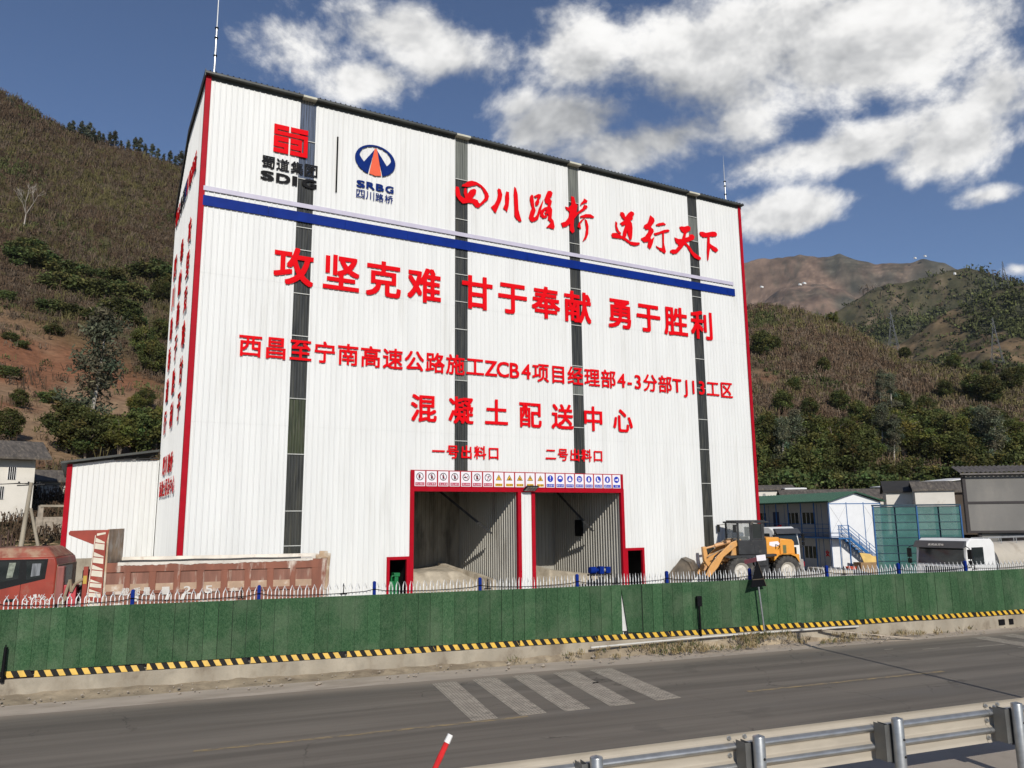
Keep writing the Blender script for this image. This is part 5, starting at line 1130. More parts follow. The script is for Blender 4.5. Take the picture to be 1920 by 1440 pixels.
# stones
rk = mat('stone', (.33, .28, .22), .9, var=.25, scale=4)
b = MB(); rg = random.Random(8)
for i in range(420):
    s = rg.uniform(-20, 40); d = rg.uniform(.35, 1.6); P = FP+Vector((_fu[0]*s-_fn[0]*d, _fu[1]*s-_fn[1]*d, -.53+.12*(1.6-d)*.5)); r = rg.uniform(.015, .06)
    if rg.random() < .05: r *= 2
    b.add([tuple(P+Vector((x*r*rg.uniform(.6, 1.3), y*r*rg.uniform(.6, 1.3), z*r*.8))) for x, y, z in ((1, 0, 0), (0, 1, 0), (-1, 0, 0), (0, -1, 0), (0, 0, 1), (0, 0, -1))], [(0, 1, 4), (1, 2, 4), (2, 3, 4), (3, 0, 4), (1, 0, 5), (2, 1, 5), (3, 2, 5), (0, 3, 5)])
o = b.build('verge_stones', rk); o['kind'] = 'stuff'
# --- guard rail on the viewer's terrace
GA = -8.5
GR = thing('guard_rail', 'galvanised three wave guard rail on round steel posts in the foreground', 'guard rail', (4.98, 7.26, 1.25), R_(GA))
prof = []
for i in range(47):
    z = .40+.515*i/46
    bump = sum(max(0, math.cos(min(1, abs(z-c)/.062)*math.pi/2))**1.2 for c in (.565, .782))
    edge = .5*max(0, 1-(z-.40)/.03) + .5*max(0, 1-(.915-z)/.03)
    prof.append((.335-.078*bump-.03*edge, z))
dusty_galv = mat('dusty_steel', (.43, .38, .305), .7, .15, var=.12, scale=3, col2=(.35, .315, .26), lo=.5, hi=.75, scale2=1.5, stretch=(.5, 1, 2))
def beam(x0, x1, dy):
    b = MB(); n = len(prof); th = .006
    vs = [(x, y+dy, z) for x in (x0, x1) for y, z in prof] + [(x, y+dy+th, z) for x in (x0, x1) for y, z in prof]
    fs = [(i, i+1, n+i+1, n+i) for i in range(n-1)] + [(2*n+i, 3*n+i, 3*n+i+1, 2*n+i+1) for i in range(n-1)] + [(0, n, 3*n, 2*n), (n-1, 2*n+n-1, 3*n+n-1, 2*n-1)]
    for a in (0, n): fs += [(a+i, 2*n+a+i, 2*n+a+i+1, a+i+1) for i in range(n-1)]
    b.add(vs, fs); o = b.build('beam', [galv, dusty_galv], GR, True, fix=False)
    lim = .300
    for p in o.data.polygons:
        y = sum(o.data.vertices[v].co.y for v in p.vertices)/len(p.vertices)-dy
        p.material_index = 1 if y > lim else 0
    return o
for k in range(-6, 12):
    beam(-2.27+4.14*k, -2.27+4.14*(k+1)+.28, .0 if k % 2 else -.008)
bolt = MB(); bolt.lathe([(0, -.03), (.017, -.03), (.022, -.02), (.022, -.004), (.03, -.003), (.03, 0)], 8, 'y')
bolt_o = bolt.build('bolt', galv, GR, True); bolt_o.location = (1.99, .265, .86)
first = True
for k in range(-6, 12):
    for dx, z in ((-.12, .87), (-.12, .68), (-.12, .46), (.10, .87), (.10, .68), (.10, .46)):
        if not (-1 <= k <= 3): continue
        c = bolt_o.copy(); COL.objects.link(c); c.parent = GR; c.location = (2.01+dx+4.14*(k-1)+.0, .325, z)
bolt_o.location = (6.13-.02, .262, .86)
pb = MB(); pb.lathe([(0, 0), (.07, 0), (.07, .945), (.066, .953), (.0, .975)], 24, 'z'); first_post = pb.build('post', galv, GR, True)
sb = MB(); sb.box(-.062, .05, .075, .085, .42, .88); sb.box(-.072, -.064, .07, .25, .44, .87); sb.box(-.135, -.127, .08, .255, .44, .87); sb.box(-.135, -.072, .075, .083, .44, .87); first_block = sb.build('spacer_block', mat('dark_galvanised', (.21, .21, .20), .5, .6, var=.2), GR)
pbolt = MB().lathe([(0, -.085), (.012, -.085), (.016, -.07), (.0, -.07)], 6, 'y').build('post_bolt', dark_iron, GR); pbolt.location = (.01, 0, .72)
for k in range(-11, 21):
    for src, off in ((first_post, (0, 0, 0)), (first_block, (0, 0, 0)), (pbolt, (.01, 0, .72)), (pbolt, (.01, 0, .52))):
        if k == 0 and off != (.01, 0, .52): continue
        c = src.copy(); COL.objects.link(c); c.parent = GR; c.location = (off[0]+2.07*k, off[1], off[2])
# --- pole wrapped in red tape near the viewer
t = thing('taped_pole', 'thin leaning pole wrapped in red and white warning tape in the foreground', 'marker pole', (1.45, 5.6, 1.25))
a, c = Vector((0, 0, -.05)), Vector((1.09, 0, 1.87)); MB().tube(a, c, .014, 8).build('pole', white_paint, t, True)
tape = mat('red_tape', (.62, .02, .02), .35, var=.15, scale=8); b = MB(); d = (c-a); pr = []
rg = random.Random(3)
for k in range(40):
    f = k/40; 
    b.tube(a+d*f, a+d*(f+.025), .0195+.004*rg.random(), 8, .0195+.004*rg.random())
b.build('tape_wrap', tape, t, True)
b = MB(); 
for f0, f1 in ((.745, .80), (.972, 1.0), (.45, .5)): b.tube(a+d*f0, a+d*f1, .0235, 8, .021)
b.build('white_tape_band', white_paint, t, True)

# ================================================================== VEHICLES AND SITE
def wheel(root, x, y, r, w, hub_m, name='wheel', tread=0):
    """wheel with tyre and rim; near face towards -y"""
    e = bpy.data.objects.new(name, None); COL.objects.link(e); e.parent = root; e.location = (x, y, r)
    b = MB(); b.lathe([(r*.56, .03), (r*.62, 0), (r*.86, .0), (r*.97, .05*w/.5), (r, .12*w/.5), (r, w-.12*w/.5), (r*.97, w-.05*w/.5), (r*.86, w), (r*.56, w-.03)], 36, 'y', cap=False)
    if tread:
        for k in range(tread):
            for s in (0, 1):
                b2 = Matrix.Rotation(2*math.pi*(k+.5*s)/tread, 4, 'Y'); b.M = b2
                y0, y1 = (.0, w*.5) if s == 0 else (w*.5, w)
                b.hexa([(-.055, y0, r*.86 if s == 0 else r*.99), (.055, y0, r*.86 if s == 0 else r*.99), (.095, y1, r*.99 if s == 0 else r*.86), (-.015, y1, r*.99 if s == 0 else r*.86), (-.05, y0, r*.99 if s == 0 else r*1.045), (.05, y0, r*.99 if s == 0 else r*1.045), (.09, y1, r*1.045 if s == 0 else r*.99), (-.01, y1, r*1.045 if s == 0 else r*.99)])
        b.M = Matrix.Identity(4)
    b.build('tyre', rubber, e, True)
    b = MB(); b.lathe([(0, .10), (r*.18, .08), (r*.22, .14), (r*.40, .17), (r*.47, .09), (r*.56, .03), (r*.58, .03), (r*.58, w-.03), (0, w-.05)], 30, 'y'); b.build('rim', hub_m, e, True)
    return e
# ---------------- red tipper truck
tred = mat('faded_red_paint', (0.30, 0.042, 0.022), 0.45, var=.15, scale=1.5, col2=(0.30, 0.13, 0.085), lo=.52, hi=.75, scale2=1.6)
troof = mat('dusty_red_roof', (0.27, 0.075, 0.045), 0.6, var=.2, scale=2, col2=(0.36, 0.22, 0.14), lo=.42, hi=.65, scale2=2.2)
tbed = mat('rusty_red_bed', (0.225, 0.078, 0.043), 0.65, var=.18, scale=1.6, col2=(0.62, 0.53, 0.44), lo=.53, hi=.66, scale2=1.0, stretch=(1.6, 1, .45))
tbed2 = mat('dusty_bed_panel', (0.235, 0.105, 0.07), 0.75, var=.18, scale=2, col2=(0.50, 0.40, 0.31), lo=.55, hi=.75, scale2=1.8, stretch=(2.5, 1, .4))
spill = mat('cement_spill', (0.66, 0.61, 0.53), .85, var=.12, scale=2, col2=(.42, .33, .26), lo=.55, hi=.75, scale2=2.5)
brown_dirt = mat('muddy_steel', (.42, .29, .18), .8, var=.25, scale=2, col2=(.60, .52, .41), lo=.45, hi=.65, scale2=1.6)
TR = thing('tipper_truck', 'dusty red tipper truck with worn white stripes parked behind the picket fence', 'truck', (3.0, 30.0, .9), R_(-14))
b = MB()
cp = [(-6.32, .55), (-3.66, .55), (-3.63, 2.42), (-3.70, 2.66), (-6.05, 2.66), (-6.32, 1.55)]
b.prism(cp, 0, 2.4); b.build('cab', tred, TR, True, bevel=.05)
b = MB(); b.hexa([(-6.08, .02, 2.64), (-3.68, .02, 2.64), (-3.68, 2.38, 2.64), (-6.08, 2.38, 2.64), (-5.6, .32, 2.98), (-4.05, .28, 2.99), (-4.05, 2.12, 2.99), (-5.6, 2.08, 2.98)]); b.build('cab_roof', troof, TR, True, bevel=.07)
tblk = mat('black_trim', (.010, .010, .010), .45, spec=.25)
MB().prism([(-6.12, 2.6), (-3.90, 2.60), (-3.95, 1.95), (-4.6, 1.80), (-6.2, 1.42)], -.004, .003).build('window_trim', tblk, TR)
MB().prism([(-6.0, 2.55), (-4.74, 2.55), (-4.74, 1.98), (-6.05, 1.72)], -.008, -.005).build('window', glass_dark, TR)
MB().prism([(-4.55, 2.54), (-4.02, 2.54), (-4.05, 2.02), (-4.50, 1.93)], -.008, -.005).build('window', glass_dark, TR)
MB().prism([(-4.36, 2.46), (-4.10, 2.46), (-4.12, 2.07), (-4.38, 2.03)], -.011, -.008).build('curtain', mat('curtain_cloth', (.20, .21, .22), .8, var=.5, scale=12, stretch=(1, 1, .1)), TR)
MB().prism([(-5.05, 2.5), (-4.85, 2.5), (-4.92, 2.03), (-5.1, 2.0)], -.011, -.008).build('curtain', mat('curtain_cloth2', (.22, .24, .19), .8, var=.3, scale=10), TR)
b = MB(); b.box(-4.664, -4.652, -.004, .002, .75, 1.83); b.box(-6.0, -4.66, -.004, .002, .74, .752); b.build('door_seam', tblk, TR)
MB().box(-5.08, -4.80, -.03, .0, 1.24, 1.33).build('door_handle', tblk, TR, bevel=.01)
wl = mat('worn_white_letter', (.62, .58, .52), .6, var=.15)
b = MB()
for k, ch in enumerate('VYXINGER'):
    a = R_(172-24*k); b2 = MB(); put_char(ch, (0, 0, 0, .10, .12), wl, None, bold=.03, ext=.01, mb=b2)
    b.M = Matrix.Translation((-4.14+.34*math.cos(a), -.006, 1.10+.30*math.sin(a))) @ Matrix.Rotation(math.pi/2-a, 4, 'Y'); b.add(b2.v, b2.f)
b.M = Matrix.Identity(4); ring(b, .11, .125, -.006, -.003, 18, -4.14, 1.13); ring(b, .17, .18, -.006, -.003, 20, -4.14, 1.12)
b.build('door_emblem', wl, TR, fix=False)
b = MB()
for k, ch in enumerate('总质量25000'): put_char(ch, (-4.52+.118*k, -.006, .80, .095, .11), wl, None, bold=.02, ext=.01, mb=b)
b.build('weight_marking', wl, TR, fix=False)
b = MB(); put_char('2', (-5.38, -.006, 1.32, .2, .34), wl, None, bold=.03, ext=.01, mb=b); b.build('door_number', wl, TR, fix=False)
# cab back
MB().box(-3.66, -3.605, .06, 2.34, 1.0, 2.40).build('cab_back', mat('dusty_cab_back', (.26, .175, .12), .7, var=.2, scale=2), TR, bevel=.01)
b = MB(); b.box(-3.605, -3.59, .45, 1.75, 1.65, 2.34); b.build('rear_window', mat('dusty_glass', (.10, .085, .06), .35, var=.25), TR)
b = MB(); b.box(-3.64, -3.40, .05, .30, 1.1, 2.35); b.build('air_intake', mat('sunbleached_red', (.24, .075, .06), .5, var=.2, scale=3, stretch=(3, 1, .3)), TR, bevel=.04)
b = MB(); b.box(-3.42, -3.02, .15, .55, 1.02, 1.72); b.build('hydraulic_box', mat('pink_red', (.48, .05, .06), .5, var=.2), TR, bevel=.03)
b = MB(); b.lathe([(0, -.26), (.22, -.26), (.25, -.2), (.25, .2), (.22, .26), (0, .26)], 20, 'z', (-2.98, .75, 1.4)); b.build('air_tank', tblk, TR, True)
b = MB(); b.box(-2.92, -2.70, .35, .8, 1.45, 2.20); b.build('snorkel', tblk, TR, bevel=.04)
hose = mat('old_hose', (.30, .23, .15), .7, var=.3)
b = MB(); b.path([(-3.3, .02, .6), (-3.35, .0, 1.2), (-3.2, .05, 1.9), (-3.15, .1, 1.5), (-3.05, .1, 1.75), (-2.75, .15, 1.95)], .05, 7); b.path([(-3.4, .0, .5), (-3.42, -.02, 1.1), (-3.25, .02, 1.35)], .06, 7); b.build('hoses', hose, TR, True)
# bed
b = MB(); X0, X1, ZB, ZT_ = -2.10, 5.22, .95, 2.42
b.box(X0, X1, .05, .11, ZB, ZT_)
b.build('bed_side', tbed2, TR)
b = MB(); b.box(X0, X1-.1, 2.3, 2.38, ZB, 2.52); b.build('bed_side', spill, TR)
b = MB(); b.box(X0, X1, .0, .05, 2.10, 2.42); 
rec = [(-2.1, -1.55), (-1.33, -.74), (-.52, .05), (.27, .81), (1.04, 1.60), (1.83, 2.39), (2.61, 3.15), (3.37, 3.94), (4.14, 4.70)]
for (a0, a1), (c0, c1) in zip(rec, rec[1:]+[(5.22, 5.3)]): b.box(a1, c0, .0, .05, ZB, 2.10)
b.box(X0, X1, .002, .05, 1.36, 1.47); b.box(X0, X1, .002, .05, ZB-.1, ZB+.12)
b.build('bed_ribs', tbed, TR, bevel=.008)
b = MB()
for a0, a1 in rec: b.hexa([(a0, .0, 1.47), (a1, .0, 1.47), (a1, .05, 1.47), (a0, .05, 1.47), (a0, .04, 1.70), (a1, .04, 1.70), (a1, .05, 1.70), (a0, .05, 1.70)])
b.build('dust_ledge', mat('dust_ledge', (.40, .27, .18), .85, var=.15, col2=(.6, .52, .42), lo=.55, hi=.7, scale2=2), TR)
# cement crust on the top rail
xs = np.linspace(-1.75, 4.72, 90); g = np.random.default_rng(4); dz = .05+.10*np.clip(fbm(xs, xs*0, .5, 4, 8)+.25, 0, 1)*smooth(5.2, 3.0, xs)+.03*g.random(90)
b = MB(); 
for i in range(89): b.hexa([(xs[i], -.012, 2.425-dz[i]), (xs[i+1], -.012, 2.425-dz[i+1]), (xs[i+1], .0, 2.425-dz[i+1]), (xs[i], .0, 2.425-dz[i]), (xs[i], -.012, 2.43), (xs[i+1], -.012, 2.43), (xs[i+1], .13, 2.44), (xs[i], .13, 2.44)])
b.box(-1.9, 4.7, .14, 2.3, 2.28, 2.40)
b.build('cement_crust', spill, TR, fix=False)
b = MB(); b.path([(-1.7+.4*k, .0, 2.47+.012*math.sin(k*1.3)) for k in range(16)], .03, 6); b.build('tarp_rope', tblk, TR, True)
b = MB(); b.box(-2.16, -2.10, .02, 2.38, ZB, 3.56); b.build('headboard', brown_dirt, TR)
b = MB(); b.hexa([(-2.68, -.02, .9), (-2.17, -.02, .9), (-2.17, .12, .9), (-2.68, .12, .9), (-2.52, -.02, 3.5), (-2.17, -.02, 3.5), (-2.17, .12, 3.5), (-2.52, .12, 3.5)]); b.build('front_post', tred, TR, bevel=.01)
b = MB()
for zt, zb_ in ((3.28, 2.88), (2.80, 2.42), (2.38, 1.98), (1.90, 1.62), (1.58, 1.30), (1.22, 1.0)):
    m_ = (zt+zb_)/2; l = lambda z: -2.64+(z-.9)*.05
    b.prism([(l(zt)+.03, zt), (-2.21, zt-.15), (-2.21, m_+.0), (l(m_)+.03, m_+.05)], -.028, -.02); b.prism([(l(m_)+.03, m_+.015), (-2.21, m_-.03), (-2.21, zb_-.02), (l(zb_)+.03, zb_+.03)], -.028, -.02)
b.prism([(-2.655, 1.0), (-2.63, 1.0), (-2.50, 3.36), (-2.525, 3.36)], -.028, -.02)
b.prism([(-2.47, 3.42), (-2.2, 3.46), (-2.2, 3.40), (-2.47, 3.34)], -.028, -.02)
b.build('white_stripes', mat('worn_cream_paint', (.70, .63, .50), .6, var=.1, col2=(.4, .2, .15), lo=.66, hi=.75, scale2=4), TR)
b = MB(); b.prism([(-3.36, 3.46), (-3.34, 3.38), (-2.5, 3.02), (-2.17, 3.10), (-2.10, 3.54), (-3.30, 3.52)], .0, .06); b.box(-3.34, -2.14, .06, 2.35, 3.44, 3.52); b.build('visor', tred, TR, bevel=.01)
MB().box(-2.79, -2.68, -.01, .1, 1.75, 2.02).build('warning_plate', mat('yellow_plate', (.5, .33, .05), .5), TR)
MB().box(-2.80, -2.66, -.0, .1, .95, 2.32).build('side_bar', tred, TR)
b = MB(); b.box(4.82, 5.02, -.02, .2, 2.40, 2.56); b.box(4.95, 5.25, -.02, .25, 2.42, 2.68); b.hexa([(5.16, -.03, 1.3), (5.26, -.03, 1.3), (5.26, .2, 1.3), (5.16, .2, 1.3), (5.24, -.03, 2.6), (5.36, -.03, 2.6), (5.36, .2, 2.6), (5.24, .2, 2.6)]); b.build('tailgate_hinge', brown_dirt, TR, bevel=.03)
MB().box(5.24, 5.32, .0, 2.38, .9, 2.4).build('tailgate', tbed, TR)
b = MB()
for k, (ch, x) in enumerate(zip('载质量125', (-1.45, -1.10, -.78, -.18, .52, 1.22))): put_char(ch, (x, -.008, 1.45, .24, .26), wl, None, bold=.02, ext=.01, mb=b)
b.build('load_marking', wl, TR, fix=False)
b = MB()
for k in range(5): b = MB(); b.prism([(-1.2+.5*k, 1.12), (-1.08+.5*k, 1.12), (-1.02+.5*k, 1.32), (-1.14+.5*k, 1.32)], -.008, .0); b.build('stripe_marking', wl, TR)
MB().box(-6.0, 5.1, .8, 1.6, .55, .85).build('chassis', tblk, TR)
for x in (-5.35, 2.2, 3.55):
    wheel(TR, x, .02, .52, .32, tred); wheel(TR, x, 2.08, .52, .32, tred)

# ---------------- wheel loader
lor = mat('loader_orange', (0.62, 0.31, 0.09), 0.45, var=.12, scale=2, col2=(.42, .27, .14), lo=.52, hi=.72, scale2=2.0)
lor2 = mat('bright_loader_orange', (0.70, 0.30, 0.035), 0.4, var=.06, scale=2, col2=(.52, .27, .10), lo=.6, hi=.8, scale2=2)
lgr = mat('loader_grey', (0.032, 0.033, 0.035), 0.55, spec=.25, var=.2, scale=2, col2=(.16, .14, .115), lo=.58, hi=.75, scale2=2.5)
lpl = mat('pale_cylinder', (0.60, 0.33, 0.15), 0.5, var=.1)
hubm = mat('dusty_white_hub', (.58, .54, .47), .6, var=.15, scale=4, col2=(.3, .27, .22), lo=.5, hi=.7, scale2=4)
buck = mat('worn_bucket_steel', (.13, .11, .085), .65, .2, var=.25, scale=1.5, col2=(.22, .175, .125), lo=.45, hi=.65, scale2=1)
clearg = mat('cab_glass', (.35, .38, .37), .08, var=.05, alpha=.35)
LD = thing('wheel_loader', 'orange wheel loader with grey cab and big dusty tyres in front of the plant', 'wheel loader', (32.3, 32.55, .92), R_(-21))
for x in (.08, 2.80):
    wheel(LD, x, -.02, .77, .55, hubm, tread=20); wheel(LD, x, 1.85, .77, .55, hubm, tread=20)
b = MB(); b.box(1.75, 2.55, .35, 2.05, 1.42, 2.56); b.build('hood', lor2, LD, bevel=.05)
b = MB(); b.prism([(2.56, 1.1), (3.45, 1.1), (3.42, 2.3), (3.30, 2.42), (2.56, 2.50)], .33, 2.07); b.build('engine_cover', lor2, LD, True, bevel=.05)
MB().prism([(1.95, 2.30), (2.45, 2.34), (2.55, 2.2), (2.44, 2.06), (2.15, 2.04), (1.93, 2.12)], .343, .35).build('white_decal', wsign, LD)
b = MB(); b.bar((2.3, .33, 2.16), (2.56, .33, 2.05), .02, .03); b.bar((2.56, .33, 2.05), (2.42, .33, 1.9), .02, .03); b.bar((2.3, .33, 2.16), (2.3, .33, 1.9), .02, .03); b.build('arrow_decal', black, LD)
b = MB(); b.box(2.72, 2.92, .322, .33, 1.55, 2.12); b.build('vent_panel', mat('olive_panel', (.12, .13, .05), .5), LD)
b = MB(); b.prism([(2.05, 1.62), (2.0, 1.28), (2.3, 1.58), (2.8, 1.68), (3.3, 1.5), (3.5, 1.15), (3.5, 1.62)], .0, .5); b.build('rear_fender', lor2, LD)
b = MB(); b.prism([(3.30, .62), (3.86, .72), (3.82, 1.34), (3.28, 1.36)], .15, 2.25); b.build('counterweight', mat('grey_counterweight', (.30, .28, .25), .6, var=.2, scale=2), LD, bevel=.05)
MB().box(3.80, 3.87, .17, .34, .95, 1.2).build('tail_light', red_trim, LD)
b = MB(); b.box(-.55, 3.3, .75, 1.65, .55, 1.05); b.build('chassis', lgr, LD, bevel=.03)
b = MB(); b.box(.98, 1.7, .1, .75, .50, 1.42); b.box(1.08, 1.58, .02, .1, .42, .48); b.box(1.08, 1.58, .02, .1, .72, .78); b.box(1.08, 1.58, .02, .1, 1.02, 1.08); b.build('steps', lgr, LD, bevel=.015)
b = MB(); b.prism([(-.75, 1.5), (-.65, 1.58), (.9, 1.62), (2.15, 1.66), (2.15, 1.54), (1.0, 1.48), (-.6, 1.45)], -.02, .7); b.build('mudguard', lgr, LD)
# cab
b = MB(); b.box(.10, 1.78, .35, 2.05, 1.62, 2.42); b.build('cab', lgr, LD, bevel=.04)
b = MB(); b.box(-.02, 1.96, .28, 2.12, 3.36, 3.46); b.box(.12, 1.80, .40, 2.0, 3.46, 3.52); b.build('cab_roof', lgr, LD, bevel=.03)
b = MB()
for x, y in ((.13, .38), (.13, 2.02), (.86, .36), (1.62, .38), (1.74, 2.02)): b.box(x-.05, x+.05, y-.04, y+.04, 2.38, 3.38)
b.box(.95, 1.55, .345, .375, 2.45, 2.52); b.box(1.5, 1.58, .34, .38, 2.42, 3.36); b.box(.93, .99, .34, .38, 2.42, 3.36)
b.build('cab_pillars', lgr, LD)
b = MB(); b.quad((.18, .37, 2.42), (.82, .37, 2.42), (.82, .37, 3.36), (.18, .37, 3.36)); b.quad((.11, .42, 2.42), (.11, 1.98, 2.42), (.11, 1.98, 3.36), (.11, .42, 3.36)); b.quad((.18, 2.03, 2.42), (1.7, 2.03, 2.42), (1.7, 2.03, 3.36), (.18, 2.03, 3.36)); b.build('cab_window', clearg, LD)
MB().quad((1.0, .37, 2.52), (1.5, .37, 2.52), (1.5, .37, 3.34), (1.0, .37, 3.34)).build('door_window', glass_dark, LD)
b = MB(); b.box(.5, 1.0, .9, 1.4, 2.42, 2.6); b.box(.95, 1.05, .9, 1.4, 2.6, 3.15); b.build('seat', tblk, LD, bevel=.04)
b = MB(); b.box(1.06, 1.54, .33, .352, 1.72, 2.1); b.build('cab_lower_door', lgr, LD)
b = MB(); b.path([(.1, .3, 3.3), (-.12, .05, 3.25), (-.12, .05, 2.95)], .018, 6); b.box(-.30, -.12, .0, .06, 2.86, 3.28); b.build('mirror', tblk, LD)
b = MB(); b.path([(.1, 2.1, 3.3), (-.12, 2.35, 3.25), (-.12, 2.35, 2.95)], .018, 6); b.box(-.27, -.12, 2.32, 2.4, 2.86, 3.28); b.build('mirror', tblk, LD)
# front frame, arms, linkage and bucket
b = MB(); b.prism([(-.55, .6), (.45, .6), (.45, 2.35), (.25, 2.52), (.0, 2.30), (-.35, 1.3)], .62, .74); b.prism([(-.55, .6), (.45, .6), (.45, 2.35), (.25, 2.52), (.0, 2.30), (-.35, 1.3)], 1.66, 1.78); b.build('front_frame', lor, LD, bevel=.02)
arm = [(.32, 2.50), (.40, 2.28), (-.05, 2.02), (-.75, 1.50), (-1.10, .95), (-1.62, .42), (-1.85, .55), (-1.55, 1.05), (-1.05, 1.62), (-.25, 2.30)]
for y in (.48, 1.78): MB().prism(arm, y, y+.13).build('lift_arm', lor, LD, bevel=.025)
MB().prism([(-1.72, 2.05), (-1.52, 2.08), (-1.42, 1.55), (-1.28, 1.1), (-1.45, .95), (-1.66, 1.3)], 1.05, 1.35).build('tilt_lever', lor, LD, bevel=.03)
b = MB(); b.tube((-1.6, 1.2, 1.95), (-.95, 1.2, 2.10), .06, 10); b.tube((-.95, 1.2, 2.10), (.15, 1.2, 2.38), .115, 12); b.build('tilt_cylinder', lpl, LD, True)
b = MB(); b.tube((-1.45, 1.2, 1.1), (-1.62, 1.2, .75), .08, 8); b.tube((-.1, .9, 1.2), (-.75, .9, 1.45), .09, 10); b.tube((-.1, 1.5, 1.2), (-.75, 1.5, 1.45), .09, 10); b.build('lift_cylinder', lpl, LD, True)
sh = [(-3.45, .10), (-2.35, .06), (-1.85, .38), (-1.75, .85), (-1.95, 1.28), (-2.35, 1.50)]
inn = [(-2.38, 1.47), (-2.02, 1.22), (-1.83, .85), (-1.92, .42), (-2.36, .12), (-3.45, .14)]
b = MB(); b.M = Matrix.Translation((-1.75, 1.2, 0)) @ Matrix.Rotation(R_(-30), 4, 'Z') @ Matrix.Translation((1.45, -1.2, 0)); b.prism(sh+inn, -.25, 2.75); 
for y in (-.25, 2.69): b.prism(sh+[(-3.45, .14)], y, y+.06)
b.build('bucket', buck, LD)
o = LD.children[-1]
bm = bmesh.new(); bm.from_mesh(o.data); bmesh.ops.triangulate(bm, faces=[f for f in bm.faces if len(f.verts) > 4]); bm.to_mesh(o.data); bm.free()
b = MB(); b.path([(.3, .55, 2.3), (-.4, .6, 2.05), (-1.1, .75, 1.75), (-1.5, .95, 1.5)], .03, 6); b.path([(.3, 1.0, 2.5), (-.3, 1.05, 2.5), (-.6, 1.1, 2.3)], .03, 6); b.build('hydraulic_hose', hose, LD, True)

# ---------------- white cabs
def white_cab(root, w=2.45, l=2.2, h=2.95, zb=.75, sign=None, logo=None):
    """cab with its front towards -y, right side towards +x"""
    b = MB(); b.prismx([(-l/2, zb), (l/2, zb), (l/2, h-.25), (l/2-.25, h-.03), (-l/2+.55, h), (-l/2+.18, h-.22), (-l/2+.02, zb+.95)], -w/2, w/2); b.build('cab', white_paint, root, True, bevel=.06)
    yf = -l/2
    b = MB(); b.hexa([(-w/2+.13, yf-.0, zb+1.02), (w/2-.13, yf-.0, zb+1.02), (w/2-.13, yf+.04, zb+1.02), (-w/2+.13, yf+.04, zb+1.02), (-w/2+.17, yf+.16, h-.32), (w/2-.17, yf+.16, h-.32), (w/2-.17, yf+.2, h-.32), (-w/2+.17, yf+.2, h-.32)]); b.build('windscreen', glass_dark, root)
    b = MB(); b.hexa([(-w/2, yf-.16, h-.46), (w/2, yf-.16, h-.46), (w/2, yf+.1, h-.40), (-w/2, yf+.1, h-.40), (-w/2+.02, yf+.06, h-.13), (w/2-.02, yf+.06, h-.13), (w/2-.02, yf+.22, h-.10), (-w/2+.02, yf+.22, h-.10)]); b.build('sun_visor', mat('visor_grey', (.06, .06, .062), .4, var=.1), root, bevel=.03)
    for s in (-1, 1):
        b = MB(); x = s*(w/2+.004); b.prismx([(yf+.42, zb+1.0), (yf+1.45, zb+1.0), (yf+1.45, h-.42), (yf+.5, h-.42)], min(x, x+s*.006), max(x, x+s*.006)); b.build('side_window', glass_dark, root)
        b = MB(); b.path([(s*w/2, yf+.05, h-.35), (s*(w/2+.25), yf-.08, h-.45), (s*(w/2+.26), yf-.08, h-1.3), (s*w/2, yf+.02, h-1.4)], .02, 6); b.box(s*(w/2+.25)-.1, s*(w/2+.25)+.1, yf-.12, yf-.03, h-.95, h-.5); b.box(s*(w/2+.25)-.09, s*(w/2+.25)+.09, yf-.12, yf-.03, h-1.25, h-1.02); b.build('mirror', tblk, root)
        b = MB(); b.box(s*w*.36-.22, s*w*.36+.22, yf-.03, yf+.05, zb+.12, zb+.34); b.build('headlight', mat('lamp_glass', (.6, .6, .6), .1, var=.05), root, bevel=.02)
    b = MB(); b.box(-w*.32, w*.32, yf-.02, yf+.05, zb+.38, zb+.88); b.build('grille', tblk, root)
    b = MB(); b.box(-w/2, w/2, yf-.06, yf+.3, zb-.45, zb+.06); b.build('bumper', mat('bumper_grey', (.12, .12, .12), .5), root, bevel=.04)
    if sign:
        b = MB(); n = len(sign)
        for k, c in enumerate(sign): put_char(c, ((k-(n-1)/2)*.17-.1, 0, 0, .15, .13), wl, None, bold=.02, ext=.01, mb=b)
        M = Matrix.Translation((0, yf-.085, h-.30)) @ Matrix.Rotation(R_(-35), 4, 'X'); b.v = [tuple(M @ Vector(p)) for p in b.v]; b.build('visor_sign', wl, root, fix=False)
TK = thing('tank_truck', 'white cab tank truck with dark sun visor at the right edge, behind pickets', 'truck', (38.9, 24.4, 0.48), R_(-90))
white_cab(TK, 2.65, 2.45, 3.0, sign='东风商用车')
b = MB(); b.hexa([(1.28, .1, 1.62), (1.28, 1.1, 1.95), (1.285, 1.1, 2.02), (1.285, .1, 1.69), (1.29, .1, 1.62), (1.29, 1.1, 1.95), (1.295, 1.1, 2.02), (1.295, .1, 1.69)])
for k, c in enumerate('25吨'):
    bb = MB(); put_char(c, (0, 0, 0, .16, .2), red_letter, None, bold=.03, ext=.01, mb=bb); b.M = Matrix.Translation((-1.29, .3+.25*(2-k), 1.6+.07*(2-k))) @ Matrix.Rotation(R_(-90), 4, 'Z'); b.add(bb.v, bb.f)
b.M = Matrix.Identity(4)
MB().hexa([(-1.292, .0, 1.55), (-1.292, 1.1, 1.55+.36), (-1.28, 1.1, 1.55+.36), (-1.28, .0, 1.55), (-1.292, .0, 1.62), (-1.292, 1.1, 1.98), (-1.28, 1.1, 1.98), (-1.28, .0, 1.62)]).build('red_side_stripe', red_letter, TK)
b2 = MB()
